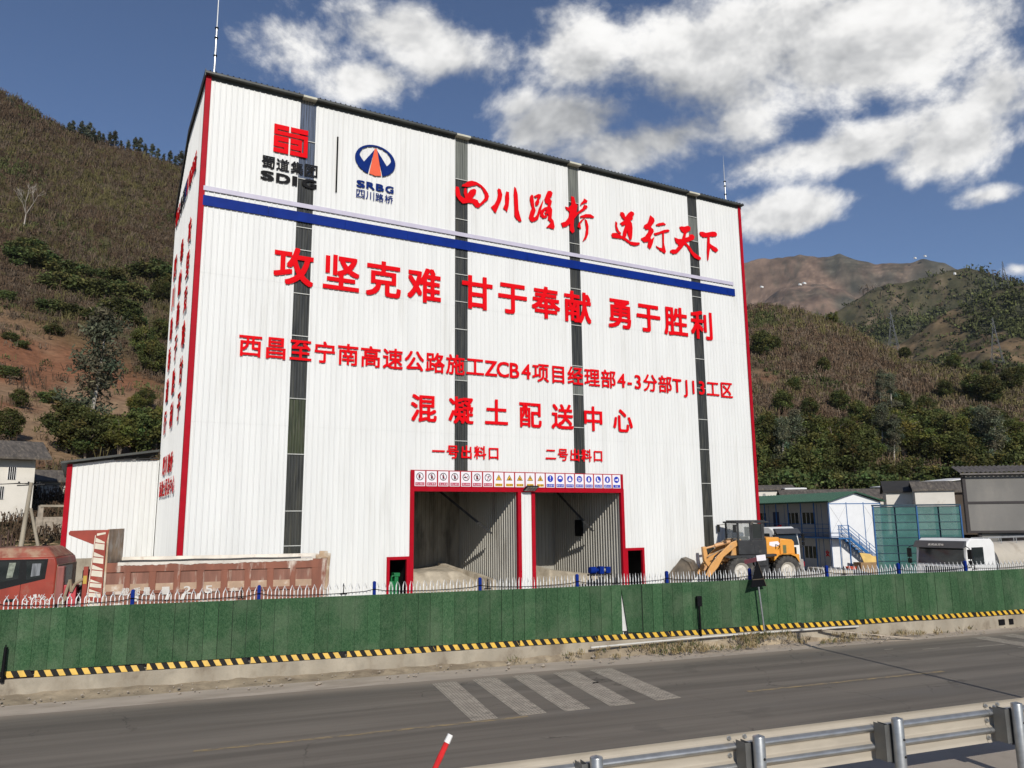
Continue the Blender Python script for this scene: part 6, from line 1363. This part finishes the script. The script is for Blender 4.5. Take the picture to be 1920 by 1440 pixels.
for k, c in enumerate('大力神'):
    bb = MB(); put_char(c, (0, 0, 0, .2, .2), red_letter, None, bold=.03, ext=.01, mb=bb); b2.M = Matrix.Translation((-1.286, .85-.27*k, 1.50+.06*(2-k))) @ Matrix.Rotation(R_(-90), 4, 'Z'); b2.add(bb.v, bb.f)
b2.build('side_lettering', red_letter, TK, fix=False)
tankm = mat('dusty_tank', (.47, .42, .34), .55, var=.1, scale=1, col2=(.36, .31, .24), lo=.5, hi=.7, scale2=1)
b = MB(); b.lathe([(0, 1.55), (.55, 1.6), (.98, 1.85), (1.02, 1.95), (1.02, 9.5), (.95, 9.7), (0, 9.9)], 40, 'y', (0, 0, 1.72)); b.build('tank', tankm, TK, True)
b = MB(); b.lathe([(0, 1.52), (.55, 1.57), (.99, 1.83), (1.035, 1.94), (1.035, 2.0), (.99, 2.0), (.97, 1.9), (0, 1.75)], 40, 'y', (0, 0, 1.72)); b.build('tank_front', mat('dark_tank_end', (.05, .05, .05), .6, var=.2), TK, True)
b = MB(); b.box(-.5, .5, -.6, 9.6, .55, .85); b.build('chassis', tblk, TK)
b = MB()
for x in (-.45, .45):
    b.path([(x, 2.2, 2.68), (x, 2.3, 2.95), (x, 9.2, 2.95)], .022, 6)
    for y in (3.4, 4.8, 6.2, 7.6): b.tube((x, y, 2.65), (x, y, 2.95), .018, 6)
b.build('railing', steel_w, TK)
b = MB(); 
for k in range(14): b.m = k % 2; b.box(-1.05, -1.02, 2.3+.28*k, 2.58+.28*k, 1.62, 1.72)
b.build('reflective_tape', [wsign, red_letter], TK)
b2 = MB()
for k, c in enumerate('四川路桥'):
    bb = MB(); put_char(c, (0, 0, 0, .24, .26), black, None, bold=.0, ext=.01, mb=bb); b2.M = Matrix.Translation((-1.03, 3.35-.27*k+.5, 2.02)) @ Matrix.Rotation(R_(-90), 4, 'Z'); b2.add(bb.v, bb.f)
b2.build('side_lettering', black, TK, fix=False)
for y in (-.4, 4.6, 6.0):
    for s in (-1, 1):
        e = wheel(TK, s*1.25, y, .5, .32, hubm); e.rotation_euler = (0, 0, R_(-90) if s < 0 else R_(90))
MX = thing('white_truck', 'white truck with black sun visor half hidden behind the orange loader', 'truck', (41.75, 38.7, .95), R_(4))
white_cab(MX, 2.45, 2.1, 2.98)
b = MB(); b.box(-.5, .5, -.5, 6.2, .6, .9); b.build('chassis', tblk, MX)
b = MB(); b.lathe([(0, 1.4), (.8, 1.5), (1.1, 2.6), (1.05, 4.0), (.6, 5.8), (0, 5.9)], 28, 'y', (0, 0, 1.75)); b.build('drum', tankm, MX, True)
for y in (-.3, 3.2, 4.6):
    for s in (-1, 1):
        e = wheel(MX, s*1.2, y, .5, .32, hubm); e.rotation_euler = (0, 0, R_(-90) if s < 0 else R_(90))

# ---------------- site cabin with green roof
pf_w = mat('cabin_panel', (.74, .75, .76), .45, var=.03); pf_b = mat('cabin_blue', (.02, .12, .32), .45, var=.1); pf_d = mat('cabin_door_blue', (.008, .018, .075), .5); groof = mat('green_roof', (.022, .085, .045), .5, var=.15)
CB = thing('site_cabin', 'two storey white site cabin with green gable roof and outside stair', 'building', (53.3, 43.6, .05), R_(-14))
LEN, WD, H1, H2 = 19.0, 5.0, 2.85, 5.65
b = MB(); b.prism([(0.0, 0), (WD, 0), (WD, H2), (WD/2, H2+.75), (0, H2)], 0, .08); b.build('gable_wall', pf_w, CB)
b = MB(); b.box(1.1, 1.16, .08, LEN, 0, H2); b.box(WD-.06, WD, .08, LEN, 0, H2); b.box(1.16, WD-.06, LEN-.06, LEN, 0, H2); b.build('long_wall', mat('cabin_panel_grey', (.42, .43, .43), .5, var=.04), CB)
b = MB()
for k in range(int(LEN/.9)+1): y = k*.9-.25; 
b.hexa([(-.25, -.35, H2+.02), (WD/2, -.35, H2+.80), (WD/2, LEN+.2, H2+.80), (-.25, LEN+.2, H2+.02), (-.25, -.35, H2+.10), (WD/2, -.35, H2+.88), (WD/2, LEN+.2, H2+.88), (-.25, LEN+.2, H2+.10)])
b.hexa([(WD/2+.002, -.35, H2+.80), (WD+.25, -.35, H2+.02), (WD+.25, LEN+.2, H2+.02), (WD/2+.002, LEN+.2, H2+.80), (WD/2+.002, -.35, H2+.88), (WD+.25, -.35, H2+.10), (WD+.25, LEN+.2, H2+.10), (WD/2+.002, LEN+.2, H2+.88)])
for k in range(40):
    y = -.3+k*.48; b.hexa([(-.25, y, H2+.10), (WD/2, y, H2+.88), (WD/2, y+.06, H2+.88), (-.25, y+.06, H2+.10), (-.25, y+.02, H2+.14), (WD/2, y+.02, H2+.92), (WD/2, y+.04, H2+.92), (-.25, y+.04, H2+.14)])
b.build('roof', groof, CB)
b = MB(); b.box(.0, 1.1, .08, LEN, H1-.12, H1); b.build('balcony_deck', pf_b, CB)
b = MB(); 
for x in (.0, 1.66, 3.3, 4.95): b.box(x, x+.06, -.02, -.002, 0, H2)
b.box(0.06, WD, -.022, -.003, H2-.15, H2-.09); b.build('gable_frame', pf_b, CB)
for x0, x1 in ((.1, 1.62), (3.4, 4.92)):
    b = MB(); b.bar((x0, -.012, H2-.3), (x1, -.012, H1+.3), .012, .012); b.bar((x1, -.012, H2-.3), (x0, -.012, H1+.3), .012, .012); b.build('wind_brace', mat('thin_rod', (.42, .42, .42), .5), CB)
b = MB()
for k in range(11): y = .1+1.82*k; b.box(.0, .07, y, y+.07, 0, H2)
b.build('balcony_posts', pf_b, CB)['kind'] = 'stuff'
b = MB()
for z in (.35, .7, 1.05): b.box(.0, .035, .1, LEN, H1+z-.02, H1+z+.02)
b.build('balcony_rail', pf_b, CB)
for z0 in (0, H1):
    for y0 in (.5, 8.6, 14.8): MB().box(1.085, 1.098, y0, y0+.95, z0+.02, z0+2.1).build('door', pf_d, CB)
    for y0 in (3.4, 5.6, 10.6, 12.6):
        w = MB().box(1.08, 1.098, y0, y0+1.7, z0+1.0, z0+2.0).build('window', glass_dark, CB)
        b = MB(); [b.box(1.07, 1.08, y0+q-.03, y0+q+.03, z0+1.0, z0+2.0) for q in (.0, .57, 1.13, 1.7)]; b.build('mullions', white_paint, w)
    b = MB(); [b.box(1.085, 1.098, y, y+.05, z0+.02, z0+2.7) for y in (2.4, 3.0, 5.3, 7.7, 10.2)]; b.build('wall_frame', pf_b, CB)
b = MB()
for y0, y1, zs in ((6.6, 12.0, .0), (12.0, 17.8, .1)):
    n = 14
    for k in range(n):
        u0, u1 = k/n, (k+1)/n; f = lambda u: H1+.98-.42*math.sin(math.pi*u)*(.9 if zs == 0 else .7); ya, yb = y0+(y1-y0)*u0, y0+(y1-y0)*u1
        b.hexa([(-.06, ya, f(u0)-.5), (-.06, yb, f(u1)-.5), (-.04, yb, f(u1)-.5), (-.04, ya, f(u0)-.5), (-.06, ya, f(u0)), (-.06, yb, f(u1)), (-.04, yb, f(u1)), (-.04, ya, f(u0))])
BN = b.build('banner', red_letter); BN.matrix_world = CB.matrix_basis.copy(); tag(BN, 'sagging red cloth banner tied to the balcony rail of the site cabin', 'banner')
b2 = MB()
for k, c in enumerate('攻坚克难甘于奉献勇于胜利'):
    bb = MB(); put_char(c, (0, 0, 0, .3, .3), syel, None, bold=.02, ext=.01, mb=bb); u = (k+.5)/12; y = 11.6-4.7*u; b2.M = Matrix.Translation((-.075, y, H1+.72-.38*math.sin(math.pi*(y-6.6)/5.4))) @ Matrix.Rotation(R_(-90), 4, 'Z'); b2.add(bb.v, bb.f)
b2.build('banner_lettering', syel, BN, fix=False)
bb = MB(); put_char('女', (0, 0, 0, .5, .55), red_letter, None, bold=.03, ext=.01, mb=bb); b2 = MB(); b2.M = Matrix.Translation((1.07, 2.0, 1.5)) @ Matrix.Rotation(R_(-90), 4, 'Z'); b2.add(bb.v, bb.f); b2.build('wall_character', red_letter, CB, fix=False)
# stair in front of the gable
ST = thing('outside_stair', 'blue and grey steel stair down the white gable of the site cabin', 'stair', (53.3, 43.6, .05), R_(-14))
stl = mat('stair_steel', (.30, .31, .32), .5, .5, var=.2)
b = MB(); x0, x1 = .95, 4.55
for y in (-1.05, -.16): b.bar((x0, y, H1-.05), (x1, y, .05), .05, .2)
b.build('stringer', pf_b, ST)
b = MB(); n = 13
for k in range(n): u = (k+.6)/n; b.box(x0+(x1-x0)*u-.12, x0+(x1-x0)*u+.14, -1.02, -.19, H1*(1-u)-.03, H1*(1-u))
b.build('treads', stl, ST)['kind'] = 'stuff'
b = MB()
for y in (-1.05, -.16):
    for h in (.35, .65, .95): b.bar((x0, y, H1+h), (x1, y, h+.05), .035, .035)
    for k in range(5): u = k/4; b.box(x0+(x1-x0)*u-.02, x0+(x1-x0)*u+.02, y-.02, y+.02, H1*(1-u), H1*(1-u)+1.0)
b.build('handrail', pf_b, ST)
b = MB(); b.box(-.1, .98, -1.1, -.05, H1-.12, H1-.02); b.build('landing', pf_b, ST)
b = MB()
for h in (.35, .65, .95): b.box(-.1, .95, -1.08, -1.04, H1+h-.02, H1+h+.02)
b.box(.0, .05, -1.08, -1.03, 0, H1+.95); b.box(.92, .97, -1.08, -1.03, 0, H1); b.build('landing_rail', pf_b, ST)
# clutter at the foot of the stair
bx = mat('plywood', (.28, .175, .085), .8, var=.15, scale=3, stretch=(.4, 2, 3))
t = thing('plywood_crate', 'brown plywood crate at the foot of the cabin stair', 'crate', (53.55, 41.2, .05), R_(-20)); MB().box(0, 2.0, 0, 1.0, .04, .95).build('body', bx, t, bevel=.01); b = MB(); [b.box(x, x+.1, -.025, -.001, .04, .95) for x in (.0, .95, 1.9)]; b.build('battens', bx, t)
t = thing('board_stack', 'yellow boards leaning on top of the plywood crate', 'boards', (54.1, 41.3, 1.0), R_(-20)); b = MB(); b.hexa([(0, 0, 0), (1.5, 0, 0), (1.5, .08, 0), (0, .08, 0), (.0, .5, .72), (.9, .5, .62), (.9, .58, .62), (.0, .58, .72)]); b.hexa([(.6, .1, 0), (1.6, .1, 0), (1.6, .18, 0), (.6, .18, 0), (.8, .55, .5), (1.5, .55, .4), (1.5, .63, .4), (.8, .63, .5)]); b.build('boards', mat('yellow_board', (.62, .42, .13), .7, var=.1), t)
t = thing('red_barrel', 'red plastic tub beside the cabin door', 'tub', (52.9, 41.6, .05)); b = MB(); b.lathe([(0, 0), (.32, 0), (.38, .6), (.42, .62), (.42, .66), (.34, .66), (.3, .1), (0, .1)], 20, 'z'); b.build('tub', mat('orange_red_plastic', (.62, .09, .04), .5), t, True)
t = thing('blue_rack', 'small blue steel rack beside the teal screen', 'rack', (57.1, 40.6, .05), R_(-20)); b = MB()
for x in (0, .75):
    for y in (0, .6): b.box(x, x+.05, y, y+.05, 0, 1.55)
b.build('posts', pf_b, t); b = MB(); [b.box(0.05, .75, .0, .6, z, z+.04) for z in (.4, .8, 1.2)]; b.build('shelves', pf_b, t)
# concrete ramp
RP_ = thing('concrete_ramp', 'pale concrete weighbridge ramp sloping down behind the loader', 'ramp', (44.2, 35.2, .02), R_(-29))
b = MB(); b.prism([(-1.2, .0), (5.2, .0), (1.0, 1.06), (-1.2, 1.12)], 0, 3.4); b.build('ramp', mat('ramp_concrete', (.46, .41, .33), .85, var=.1, scale=1), RP_)
# teal screen
SN = thing('teal_screen', 'tall blue framed screen shelter with translucent teal panels', 'screen', (44.15, 32.75, .35), R_(-29.5))
SW, SH = 5.5, 4.8
teal = mat('teal_panel', (.055, .155, .14), .25, var=.15, scale=.8, col2=(.09, .22, .20), lo=.45, hi=.7, scale2=.7, spec=.4, alpha=.72)
for i in range(4):
    for j in range(10):
        MB().box(i*SW/4+.05, (i+1)*SW/4-.05, .0, .012, j*SH/10+.02, (j+1)*SH/10-.02).build('panel', teal, SN)
b = MB(); 
for i in (0, 2, 4): b.box(i*SW/4-.04, i*SW/4+.04, -.06, .04, 0, SH+.05)
b.build('upright', mat('mid_blue', (.012, .085, .24), .45, var=.1), SN); b = MB()
for j in range(11): b.box(.05, SW-.05, -.03, .0, j*SH/10-.02, j*SH/10+.02)
b.box(-.05, SW+.05, -.08, .06, SH+.05, SH+.15); b.build('cross_rail', mat('dark_teal_rail', (.004, .03, .05), .5), SN)
b = MB(); [b.box(x, x+.22, .10, .3, 0, SH) for x in (SW/4-.1, 3*SW/4-.1)]; b.build('rear_column', mat('dark_navy', (.004, .016, .05), .5), SN)
# grey shed at right
GS = thing('grey_shed', 'tall grey membrane shed with dark frame and ribbed dark roof at the right edge', 'shed', (57.2, 34.6, 0), R_(-36))
gm = mat('grey_membrane', (.165, .157, .143), .7, var=.12, scale=.4, col2=(.215, .20, .175), lo=.45, hi=.7, scale2=.35, stretch=(1, 1, .6)); fr = mat('shed_frame', (.018, .012, .012), .6)
b = MB(); b.box(0, 16, 0, .06, 3.42, 7.55); b.build('upper_wall', gm, GS); b = MB(); b.box(.85, 16, .3, .36, 0, 3.4); b.build('lower_wall', gm, GS)
b = MB(); b.box(-.12, .1, -.06, .2, 3.3, 7.6); b.box(.1, 16, -.05, .0, 5.38, 5.55); b.box(.1, 16, -.05, .0, 3.28, 3.44); b.box(.75, .95, .2, .42, 0, 3.28); b.build('frame', fr, GS)
b = MB(); pr = [(x*.16-.4, .10*(x % 2)) for x in range(104)]; n = len(pr)
b.add([(x, -.5, 7.62+z) for x, z in pr]+[(x, .9, 8.15+z) for x, z in pr], [(i, i+1, n+i+1, n+i) for i in range(n-1)]); b.box(-.4, 16.1, -.5, -.42, 7.5, 7.61); b.build('roof', mat('dark_rib_roof', (.13, .115, .105), .7, var=.2), GS)
b = MB(); pr = [(x*.2+2.2, .06*(x % 2)) for x in range(50)]; n = len(pr)
b.add([(x, -1.6, 2.72+z) for x, z in pr]+[(x, .3, 3.0+z) for x, z in pr], [(i, i+1, n+i+1, n+i) for i in range(n-1)]); b.build('awning', fr, GS)
MB().box(3.2, 8, -.6, .25, 0, 2.6).build('booth', mat('booth_grey', (.16, .17, .17), .5), GS)
# ---------------- village houses
hw = mat('whitewash', (.70, .66, .58), .8, var=.05, scale=.8, col2=(.52, .47, .38), lo=.55, hi=.75, scale2=.9); tile = mat('grey_roof_tile', (.10, .085, .07), .85, var=.35, scale=1.5, col2=(.20, .165, .125), lo=.5, hi=.7, scale2=2, stretch=(3, .6, 1))
def house(name, label, loc, rz, w, d, h, rh, wins=(), ov=.7, mt=None, rt=None):
    t = thing(name, label, 'house', loc, R_(rz)); b = MB(); b.box(0, w, 0, d, -2.5, h); b.prismx([(0, h), (d, h), (d/2, h+rh-.12)], 0.01, w-.01); b.build('wall', mt or hw, t)
    b = MB(); 
    for s in (0, 1):
        y0, y1 = (-ov, d/2) if s == 0 else (d+ov, d/2); z0 = h-ov*rh/(d/2)
        b.hexa([(-ov, y0, z0), (w+ov, y0, z0), (w+ov, y1, h+rh), (-ov, y1, h+rh), (-ov, y0, z0+.14), (w+ov, y0, z0+.14), (w+ov, y1, h+rh+.14), (-ov, y1, h+rh+.14)])
    b.build('roof', rt or tile, t)
    for x, z, ww, hh in wins:
        q = MB().box(x, x+ww, -.02, .01, z, z+hh).build('window', black, t)
        b = MB(); [b.box(x+ww*k/4-.015, x+ww*k/4+.015, -.04, -.021, z, z+hh) for k in range(5)]; b.build('bars', white_paint, q)
    return t
house('farmhouse', 'old whitewashed two storey farmhouse with grey tiled roof at the left edge', (-14.9, 66.3, 6.15), 11, 12.0, 7, 3.5, 1.25, [(10.3, 1.7, .5, .95), (9.65, .25, .5, .95), (6.5, 1.7, .5, .95)], ov=.9)
house('farmhouse', 'small white house glimpsed between the farmhouse and the annex shed', (-3.0, 76.5, 6.2), 8, 6.0, 5, 2.0, .9, [(3.9, .5, .5, .4)], ov=.4)
def polar(az, r, z): return (r*math.sin(R_(az)), r*math.cos(R_(az)), z)
house('village_house', 'small white house with flat dark roof beside the right edge of the plant', polar(46.0, 101, 6.2), -38, 4.6, 4, 1.6, .5, [(1.0, .6, .3, .55), (2.6, .6, .3, .55)], ov=.3)
house('village_house', 'tiny white block house with one dark window above the brown roofs', polar(48.1, 99.5, 6.3), -38, 2.2, 3, 1.45, .1, [(.8, .5, .5, .45)], ov=.15, rt=white_paint)
house('village_house', 'long low brown roofed house behind the green roofed site cabin', polar(48.0, 92, 5.3), -40, 10.5, 5, 1.2, .9, ov=.4)
house('village_house', 'white house with dark hipped roof left of the white gabled one, above teal screen', polar(54.3, 88, 5.2), -50, 3.2, 4, 1.75, 1.0, ov=.25, rt=mat('black_tile', (.03, .028, .026), .8))
house('village_house', 'bright white walled house with ribbed grey roof above the teal screen', polar(56.0, 86, 5.2), -50, 3.4, 4, 1.75, .8, ov=.2)
house('village_house', 'dark timber lean to with pale beams beside the grey shed', polar(58.0, 87, 5.2), -50, 4.5, 5, 1.6, .9, ov=.3, mt=mat('dark_timber', (.07, .05, .035), .8))
t = thing('shed_roof', 'thin pale edged open shed roof rising behind the white village houses', 'shed', polar(54.6, 97, 0), R_(-33)); b = MB(); b.hexa([(0, 0, 7.6), (9, 0, 8.5), (9, 6, 8.7), (0, 6, 7.8), (0, 0, 7.7), (9, 0, 8.6), (9, 6, 8.8), (0, 6, 7.9)]); b.build('roof', white_paint, t); b = MB(); [b.box(x, x+.15, .2, .35, 3, 7.6+x*.1) for x in (.3, 4.4, 8.6)]; b.build('posts', dark_iron, t)
# ---------------- left background: pole, stick fence, white pickets
UP = thing('utility_pole', 'pale concrete utility pole with a slanted brace pole in front of the farmhouse', 'utility pole', (-3.1, 57.5, 1.2))
b = MB(); b.tube((0, 0, 0), (.35, 0, 6.0), .16, 12, .11); b.build('pole', concrete, UP, True); b = MB(); b.tube((1.5, -.4, .2), (.45, 0, 4.4), .11, 10, .09); b.build('brace', concrete, UP, True)
b = MB(); b.bar((-.4, 0, 5.8), (1.1, 0, 5.9), .07, .07); [b.tube((x, 0, 5.9), (x, 0, 6.05), .05, 6) for x in (-.3, .2, .8)]; b.build('crossarm', dark_iron, UP)
b = MB()
for k in range(3):
    a, c = Vector((-.3+.5*k, 0, 5.95)), Vector((-16, 6, 7.2+.3*k)); P = [a.lerp(c, u/8)+Vector((0, 0, -.7*math.sin(math.pi*u/8))) for u in range(9)]; b.path(P, .018, 4)
    a, c = Vector((-.3+.5*k, 0, 5.95)), Vector((12, 14, 7.4+.3*k)); P = [a.lerp(c, u/8)+Vector((0, 0, -.7*math.sin(math.pi*u/8))) for u in range(9)]; b.path(P, .018, 4)
b.build('wires', black, UP)
t = thing('stick_fence', 'dark brown fence of upright sticks at the left edge', 'fence', (-9.0, 51.0, 1.75)); b = MB(); rg = random.Random(9)
for k in range(58): x = k*.105; b.tube((x, rg.uniform(-.05, .05), 0), (x+rg.uniform(-.06, .06), 0, rg.uniform(2.1, 2.6)), .04, 5)
[b.bar((0, 0, z), (6.1, 0, z), .05, .06) for z in (.6, 1.7)]; b.build('sticks', mat('dark_sticks', (.07, .04, .03), .9, var=.4), t)['kind'] = 'stuff'
t = thing('picket_fence', 'short pale picket fence between the stick fence and annex shed', 'fence', (-2.75, 51.5, 1.75)); b = MB()
for k in range(20): b.box(k*.14, k*.14+.05, -.02, .02, 0, 1.45)
b.box(0, 2.7, .02, .05, .5, .56); b.box(0, 2.7, .02, .05, 1.15, 1.21); b.build('pickets', picket_m, t)['kind'] = 'stuff'; b = MB(); [b.box(x, x+.08, -.05, .05, 0, 1.6) for x in (1.3, 2.3)]; b.build('post', blue_paint, t)
# wood and rubble below the farmhouse
rg = random.Random(12); b = MB()
for k in range(260):
    x, y = rg.uniform(-12, 2), rg.uniform(57, 66); z = float(hill_z(np.array([x]), np.array([y]))[0]); a = rg.uniform(-.6, .6); l = rg.uniform(.3, 1.0)
    b.bar((x, y, z+.1), (x+l*math.cos(a), y+l*math.sin(a), z+rg.uniform(0, .35)), rg.uniform(.05, .12), rg.uniform(.05, .1))
o = b.build('timber_scraps', mat('scrap_wood', (.22, .155, .09), .9, var=.4, scale=3)); o['kind'] = 'stuff'
t = thing('broken_wall', 'low broken stone wall with two posts beside the farmhouse', 'wall', (-2.6, 64.5, 4.2), R_(8)); b = MB(); b.box(0, 4.5, 0, .4, -1, .9); b.box(.1, .4, -.05, .45, -1, 1.7); b.box(2.0, 2.35, -.05, .45, -1, 1.6); b.build('wall', rk, t); MB().box(.2, 4.4, -.1, .5, 1.6, 1.75).build('lintel', concrete, t)
# ---------------- pylons on the right ridge
pyl = mat('pylon_steel', (.11, .115, .12), .7, .2, var=.1)
def pylon(az, r, h, label, z):
    t = thing('lattice_pylon', label, 'pylon', polar(az, r, z), R_(20)); b = MB(); w = h*.11; R2 = h*.0042
    for sx in (-1, 1):
        for sy in (-1, 1): b.tube((sx*w, sy*w, 0), (sx*w*.22, sy*w*.22, h*.72), R2, 4); b.tube((sx*w*.22, sy*w*.22, h*.72), (0, 0, h), R2, 4)
    n = 8
    for k in range(n):
        z0, z1 = h*.72*k/n, h*.72*(k+1)/n; a0, a1 = w*(1-.78*k/n), w*(1-.78*(k+1)/n)
        for s in (-1, 1): b.tube((-a0, s*a0, z0), (a1, s*a1, z1), R2*.7, 4); b.tube((a0, s*a0, z0), (-a1, s*a1, z1), R2*.7, 4); b.tube((s*a0, -a0, z0), (s*a1, a1, z1), R2*.7, 4)
    b.build('tower', pyl, t)
    b = MB()
    for zz, l in ((.72, .20), (.82, .25), (.92, .16)): b.bar((-h*l, 0, h*zz), (h*l, 0, h*zz), R2*2, R2*3)
    b.build('crossarms', pyl, t)
def gl(G, az, r):
    f = grid_lookup(G); x, y, _ = polar(az, r, 0); return float(f(np.array([x]), np.array([y]))[0])
pylon(55.6, 420, 24, 'lattice pylon rising from the valley, leftmost of the four pylons', 4.7+420*.180)
pylon(61.4, 400, 21, 'lattice pylon nearest the right edge, lowest of the four pylons', 4.7+400*.163)
pylon(61.7, 640, 17, 'small lattice pylon on the brown ridge, left one of a pair', gl(LC, 61.7, 640)-1)
pylon(62.3, 640, 21, 'lattice pylon on the brown ridge, right one of a pair', gl(LC, 62.3, 640)-1)
# white houses far up the mountain
for i, (a, r, e) in enumerate(((47.4, 2000, .285), (50.0, 2000, .283), (50.3, 2000, .284), (57.4, 2570, .2975), (58.0, 2570, .298), (59.6, 985, .272))):
    x, y, _ = polar(a, r, 0)
    o = MB().box(-9, 9, -5, 5, -8, 6).prismx([(-6, 6), (6, 6), (0, 8)], -9.5, 9.5).build('hill_house', white_paint); o.scale = (.45, .4, .3) if r > 1500 else (.15, .15, .18); tag(o, 'tiny white house high on the far mountain', 'house', 'white houses on the far mountain', (x, y, 4.7+r*e))

# ------------------------------------------------------------------ thin air between the viewer and the far mountains
hb = MB().box(-1800, 3800, -40, 3700, -3.6, 1050)
hz = bpy.data.materials.new('haze'); hz.use_nodes = True; t = hz.node_tree; t.nodes.clear()
ou = N(t, 'ShaderNodeOutputMaterial'); pv = N(t, 'ShaderNodeVolumePrincipled'); pv.inputs['Density'].default_value = 0.00004; pv.inputs['Color'].default_value = (.75, .85, 1, 1)
L(t, pv.outputs[0], ou.inputs['Volume'])
o = hb.build('haze', hz); o['kind'] = 'stuff'
SC.cycles.volume_bounces = 0
